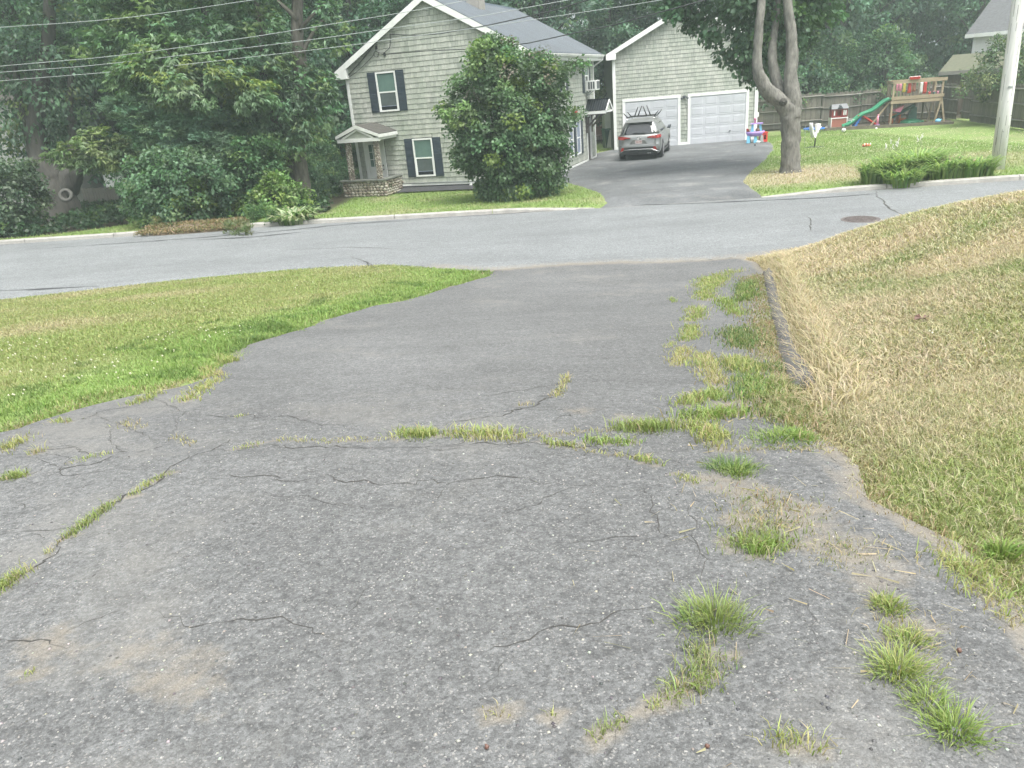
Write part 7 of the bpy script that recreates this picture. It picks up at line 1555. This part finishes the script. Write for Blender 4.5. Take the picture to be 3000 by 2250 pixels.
w_ = psM@Vector((.95, .9, .02)); rt_ = empty('dark_toy_slide', tuple(w_), R(-16), 'dark green toy slide leaning under the deck', 'toy slide'); slide_mesh((.35, 0, .85), (-.75, 0, .30), .4, 0, M['teal'], rt_, 'chute'); b = MB(); b.hexa([(.0, -.2, 0), (.5, -.2, 0), (.5, .2, 0), (0, .2, 0), (.2, -.18, .8), (.45, -.18, .8), (.45, .18, .8), (.2, .18, .8)]); b.build('base', M['teal'], rt_)
c = G(2630, 364); c.y += .3; b = MB(); b.box((-.28, -.2, 0), (-.18, .2, .42)); b.box((.10, -.2, 0), (.20, .2, .42)); b.box((-.28, -.2, .42), (.20, .2, .56)); b2_ = MB(); b2_.box((.21, -.2, .18), (.52, .2, .28)); b2_.box((.44, -.2, 0), (.52, .2, .18))
simple('toy_bench_table', c, 'orange red plastic bench table under the deck', 'toy table', [('table', b, 'orange'), ('seat', b2_, 'orange')], R(-8))
c = G(2673, 362); c.y += .2; b = MB(); b.ball((0, 0, .06), (.56, .45, .20), 16, 8); b2_ = MB(); b2_.ball((.50, -.2, .06), (.12, .10, .08)); b3_ = MB(); b3_.ball((-.30, -.38, .04), (.1, .08, .06)); b3_.ball((.3, -.38, .04), (.1, .08, .06))
simple('turtle_sandbox', c, 'rounded green plastic sandbox lid lying under the deck', 'sandbox', [('shell', b, 'green'), ('rim_bump', b2_, 'green'), ('foot', b3_, 'green')])
c = G(2747, 362); b = MB(); b.ball((0, 0, .13), (.15, .13, .11), 12, 8); b2_ = MB(); b2_.tube([(.10, 0, .18), (.19, 0, .20)], [.03, .02], 6)
simple('blue_bucket_toy', c, 'light blue plastic toy at the right end of the timber border', 'toy', [('body', b, 'lblue'), ('spout', b2_, 'lblue')])
# playhouse
c = G(2464, 378); c.y += .5; ph = empty('playhouse', (c.x, c.y, gzs(c.x, c.y)+.05), R(-8), 'red plastic playhouse with grey roof on a brick patterned base', 'playhouse')
b = MB(); b.box((-.40, -.25, .02), (.40, .25, .50)); b.build('base', M['brickred'], ph)
for x_ in (-.43, .40): b = MB(); b.box((x_, -.28, 0), (x_+.035, .26, .56)); b.build('corner_post', M['wht'], ph)
b = MB(); b.box((-.44, -.285, .50), (.46, -.255, .545)); b.build('ledge', M['wht'], ph)
b = MB()
for x_ in (-.41, -.20, .10, .33): b.box((x_, -.24, .55), (x_+.09, -.18, .98))
b.box((-.41, -.24, .92), (.42, -.18, 1.04)); b.box((-.41, -.24, .545), (.42, -.18, .64)); b.box((-.41, .18, .545), (.42, .24, 1.04)); b.box((-.42, -.175, .6), (-.37, .175, 1.03)); b.box((.37, -.175, .6), (.42, .175, 1.03)); b.build('upper_wall', M['darkred'], ph)
for x_ in (-.30, .20, .30): b = MB(); b.box((x_, -.26, .66), (x_+.055, -.242, .92)); b.build('shutter', M['wht'], ph)
b = MB(); b.hexa([(-.46, -.32, 1.0), (.46, -.32, 1.0), (.46, .32, 1.0), (-.46, .32, 1.0), (-.40, -.06, 1.24), (.40, -.06, 1.24), (.40, .06, 1.24), (-.40, .06, 1.24)]); b.build('roof', M['dgrey'], ph)
b = MB(); b.prism([(-.12, 1.04), (.14, 1.04), (.01, 1.20)], -.33, -.1); b.build('dormer', M['dgrey'], ph)
# little slide
c = G(2515, 375); c.y += .15; ss_ = empty('toddler_slide', (c.x, c.y, gzs(c.x, c.y)+.05), R(-6), 'small toddler slide with blue ladder and red chute', 'toy slide')
b = MB()
for y_ in (-.2, .16): b.bar((-.22, y_, 0), (.10, y_, .58), .05, .09)
for k in range(4): t = .12+k*.24; b.box((-.22+.32*t, -.19, .58*t), (-.10+.32*t, .18, .58*t+.05))
b.build('ladder', M['blue'], ss_); slide_mesh((.14, -.02, .56), (.90, -.02, .06), .36, 0, M['red'], ss_, 'chute', .07); b = MB(); b.box((.02, -.2, .50), (.28, .17, .60)); b.build('platform', M['red'], ss_, bevel=.02)
c = G(2569, 375); b = MB(); b.tube([(0, 0, 0), (0, 0, .05), (0, 0, .16)], [.20, .21, .12], 12); b2_ = MB(); b2_.tube([(0, 0, .16), (0, 0, .62)], [.055, .045], 10); b3_ = MB(); b3_.tube([(0, 0, .62), (0, 0, .68)], [.035, .05], 8)
simple('batting_tee', c, 'toy batting tee with purple base and salmon post', 'toy', [('base', b, 'purple'), ('post', b2_, 'pink'), ('cup', b3_, 'pink')])
c = G(2471, 388); b = MB(); b.ball((0, 0, .11), .11, 14, 10); b2_ = MB()
for a_, e_ in ((-1.6, .2), (-.9, -.3), (-2.4, -.2), (-1.4, .9), (0, .5), (-2.9, .6)):
    v_ = Vector((math.cos(a_)*math.cos(e_), math.sin(a_)*math.cos(e_), math.sin(e_)))*.10; b2_.ball((v_.x, v_.y, .11+v_.z), .026, 6, 4)
simple('soccer_ball', c, 'black and white football on the grass below the playhouse', 'ball', [('ball', b, 'wht'), ('patches', b2_, 'black')])
c = G(2567, 379); b = MB(); b.ball((0, 0, .05), .055, 10, 7); simple('small_ball', c, 'small white ball on the grass below the batting tee', 'ball', [('ball', b, 'wht')])
c = G(2384, 386); b = MB(); b.tube([(0, 0, .14), (0, 0, .17)], [.52, .52], 24); b2_ = MB(); b2_.tube([(.52*math.cos(t), .52*math.sin(t), .16) for t in np.linspace(0, 6.2832, 25)], .045, 6, cap=False)
r_ = simple('mini_trampoline', c, 'low mini trampoline with blue rim on the lawn beside the timber border', 'trampoline', [('mat', b, 'navy'), ('rim', b2_, 'blue')])
for q in range(5): b = MB(); t = q*1.257; b.tube([(.5*math.cos(t), .5*math.sin(t), 0), (.5*math.cos(t), .5*math.sin(t), .15)], .018, 5); b.build('leg', M['cable'], r_)
c = G(2386, 432); sw = empty('baby_swing', tuple(c), .1, 'white fabric baby seat on a black post on the lawn right of the maple', 'baby seat')
b = MB(); b.tube([(0, 0, 0), (.03, 0, .70)], .028, 8); b.build('post', M['black'], sw); b = MB()
for t in (0, 1.57, 3.14, 4.71): b.tube([(0, 0, .03), (.42*math.cos(t), .42*math.sin(t), .015)], .014, 5)
b.build('foot', M['dgrey'], sw)
b = MB(); b.tube([(-.42, .1, .0), (-.42, .1, .95)], .008, 4); b.build('thin_rod', M['cable'], sw)
b = MB(); n = 12; rings = []
for k in range(n+1):
    t = k/n; x_ = -.26+.42*t; z = 1.02-.62*math.sin(math.pi*min(1, t*1.05))**.8*(1 if t < .55 else .85)-.0*t
    if t > .55: z = .62+.22*(t-.55)/.45-.0
    rings.append([(x_, -.13, z), (x_+.04, -.13, z+.02), (x_+.04, .13, z+.02), (x_, .13, z)])
b.loft(rings); b.build('seat', M['wht'], sw); b = MB(); b.hexa([(.02, -.06, .60), (.12, -.06, .60), (.12, .06, .60), (.02, .06, .60), (-.02, -.1, .98), (.18, -.1, .98), (.18, .1, .98), (-.02, .1, .98)]); b.build('cover', M['wht'], sw)
c = G(2538, 430); b = MB()
for q in range(7): t = q*.9; b.ball((.15*math.cos(t)*(.4+.1*q), .07*math.sin(t), .05+.012*(q % 3)), (.075, .06, .06), 8, 6, jit=.15)
b2_ = MB(); 
for q in range(3): b2_.ball((-.12+q*.12, -.08, .10), (.03, .03, .05), 6, 4)
simple('orange_toy_pile', c, 'crumpled salmon red cloth toy lying alone on the lawn', 'toy', [('cloth', b, 'orange'), ('white_spots', b2_, 'wht')])
# water play table and red crate at the garage corner
c = G(2211, 421); wt = empty('water_table', (c.x, c.y, gzs(c.x, c.y)+.06), R(-8), 'two tier toddler water table in purple and light blue at the garage corner', 'toy table')
b = MB(); b.loft([[(x_*k, y_*k, z) for x_, y_ in [(.44*math.cos(t), .28*math.sin(t)) for t in np.linspace(0, 6.2832, 16, endpoint=False)]] for k, z in ((.80, .30), (1, .44), (1.05, .52), (.98, .52), (.85, .45))]); b.build('basin', M['purple'], wt)
for x_, m_ in ((-.34, 'lblue'), (-.26, 'teal'), (.0, 'lblue'), (.30, 'cable')):
    yy = -.12 if m_ != 'teal' else .12; b = MB(); b.hexa([(x_-.09, yy-.07, 0), (x_+.09, yy-.07, 0), (x_+.09, yy+.07, 0), (x_-.09, yy+.07, 0), (x_-.05, yy-.05, .33), (x_+.05, yy-.05, .33), (x_+.05, yy+.05, .33), (x_-.05, yy+.05, .33)]); b.build('leg', M[m_], wt)
for x_ in (-.14, .24): b = MB(); b.hexa([(x_-.07, -.04, .50), (x_+.07, -.04, .50), (x_+.07, .04, .50), (x_-.07, .04, .50), (x_-.04, -.03, .86), (x_+.04, -.03, .86), (x_+.04, .03, .86), (x_-.04, .03, .86)]); b.build('upper_post', M['lblue'], wt)
b = MB(); b.box((-.24, -.13, .86), (.34, .13, .91)); b.build('upper_tray', M['purple'], wt, bevel=.01); b = MB(); b.tube([(-.02, 0, .91), (-.02, 0, 1.06), (-.02, 0, 1.07), (-.02, 0, 1.15)], [.05, .05, .075, .06], 10); b.build('funnel', M['pink'], wt)
wtM = Matrix.Translation(wt.location)@Matrix.Rotation(R(-8), 4, 'Z')
b = MB(); b.ball((0, 0, .1), .115, 12, 8); simple('brown_ball', wtM@Vector((.12, .0, .46)), 'brown ball lying in the basin of the water table', 'ball', [('ball', b, 'rust')])
b = MB(); b.hexa([(-.08, -.06, 0), (.1, -.06, 0), (.1, .06, 0), (-.08, .06, 0), (-.08, -.05, .2), (-.02, -.05, .2), (-.02, .05, .2), (-.08, .05, .2)]); b2_ = MB(); b2_.box((-.07, -.07, .05), (.05, -.061, .09)); simple('red_scoop', wtM@Vector((-.34, .0, .48)), 'dark red scoop standing in the left end of the water table', 'toy', [('scoop', b, 'darkred'), ('label', b2_, 'black')])
c = G(2232, 420); cr = empty('red_toy_box', (c.x+.1, c.y+.1, gzs(c.x, c.y)+.06), R(-6), 'bright red plastic toy box standing right of the water table', 'toy box')
b = MB(); b.box((-.20, -.16, 0), (-.02, .16, .42)); b.box((.09, -.16, 0), (.16, .16, .42)); b.box((-.02, -.16, 0), (.09, .16, .12)); b.box((-.02, -.16, .32), (.09, .16, .42)); b.box((-.02, .12, .12), (.09, .16, .32)); b.build('body', M['red'], cr); b = MB(); b.box((-.22, -.18, .42), (.18, .18, .46)); b.build('rim', M['red'], cr)
c = G(2212, 431); b = MB(); b.ball((0, 0, .04), .045, 10, 7); simple('black_ball', (c.x, c.y, c.z+.06), 'tiny black ball on the neighbour driveway below the toys', 'ball', [('ball', b, 'black')])
c = G(2219, 421); b = MB(); b.loft([[(x_, y_, z) for x_, y_ in [(.10*k*math.cos(t), .05*k*math.sin(t)) for t in np.linspace(0, 6.28, 10, endpoint=False)]] for k, z in ((1, 0), (1, .04), (.6, .08))]); simple('white_shoe', (c.x, c.y-.1, c.z+.06), 'small white toy shoe on the asphalt between table and red box', 'toy', [('sole', b, 'wht')])
# leaf litter scraps on the bank
p = G(2700, 945); b = MB(); 
for q in range(4): t = q*1.5; b.add([(0, 0, .03), (.05*math.cos(t), .05*math.sin(t), .05), (.07*math.cos(t+.4), .07*math.sin(t+.4), .03), (.05*math.cos(t+.8), .05*math.sin(t+.8), .045)], [(0, 1, 2, 3)])
o = b.build('dead_leaf', M['rust'], loc=tuple(p)); tag(o, 'single dead pinkish brown leaf lying on the dry bank', 'leaf')
for (px, py, lb) in ((1432*1.0, 2243, 'reddish clover head lying at the bottom of the asphalt'), (2070, 2240, 'red brown bud lying on the asphalt at the bottom right'), (2800, 1962, 'brown dried flower head on the asphalt near the right crack')):
    p = G(px, py); b = MB(); b.ball((0, 0, .006), (.006, .006, .007), 7, 5, jit=.3); z_ = float(dz(np.array([p.x]), np.array([p.y]))[0]); o = b.build('dried_flower_head', M['rust'], loc=(p.x, p.y, z_)); tag(o, lb, 'flower head')

# ------------------------------------------------------------------ thin haze volume, partly standing in for lens glare and lifted blacks
hz = MB(); hz.box((-420, -320, -9), (420, 420, 22)); hm = bpy.data.materials.new('haze_air'); hm.use_nodes = True
_nt = hm.node_tree; _nt.nodes.remove(_nt.nodes['Principled BSDF']); _pv = _nt.nodes.new('ShaderNodeVolumePrincipled')
_pv.inputs['Color'].default_value = (.80, .93, .93, 1); _pv.inputs['Density'].default_value = .0020; _pv.inputs['Anisotropy'].default_value = .3
_nt.links.new(_pv.outputs[0], _nt.nodes['Material Output'].inputs['Volume'])
ho = hz.build('haze', hm); tag(ho, 'thin pale haze added to the air, partly standing in for lens glare', kind='stuff')
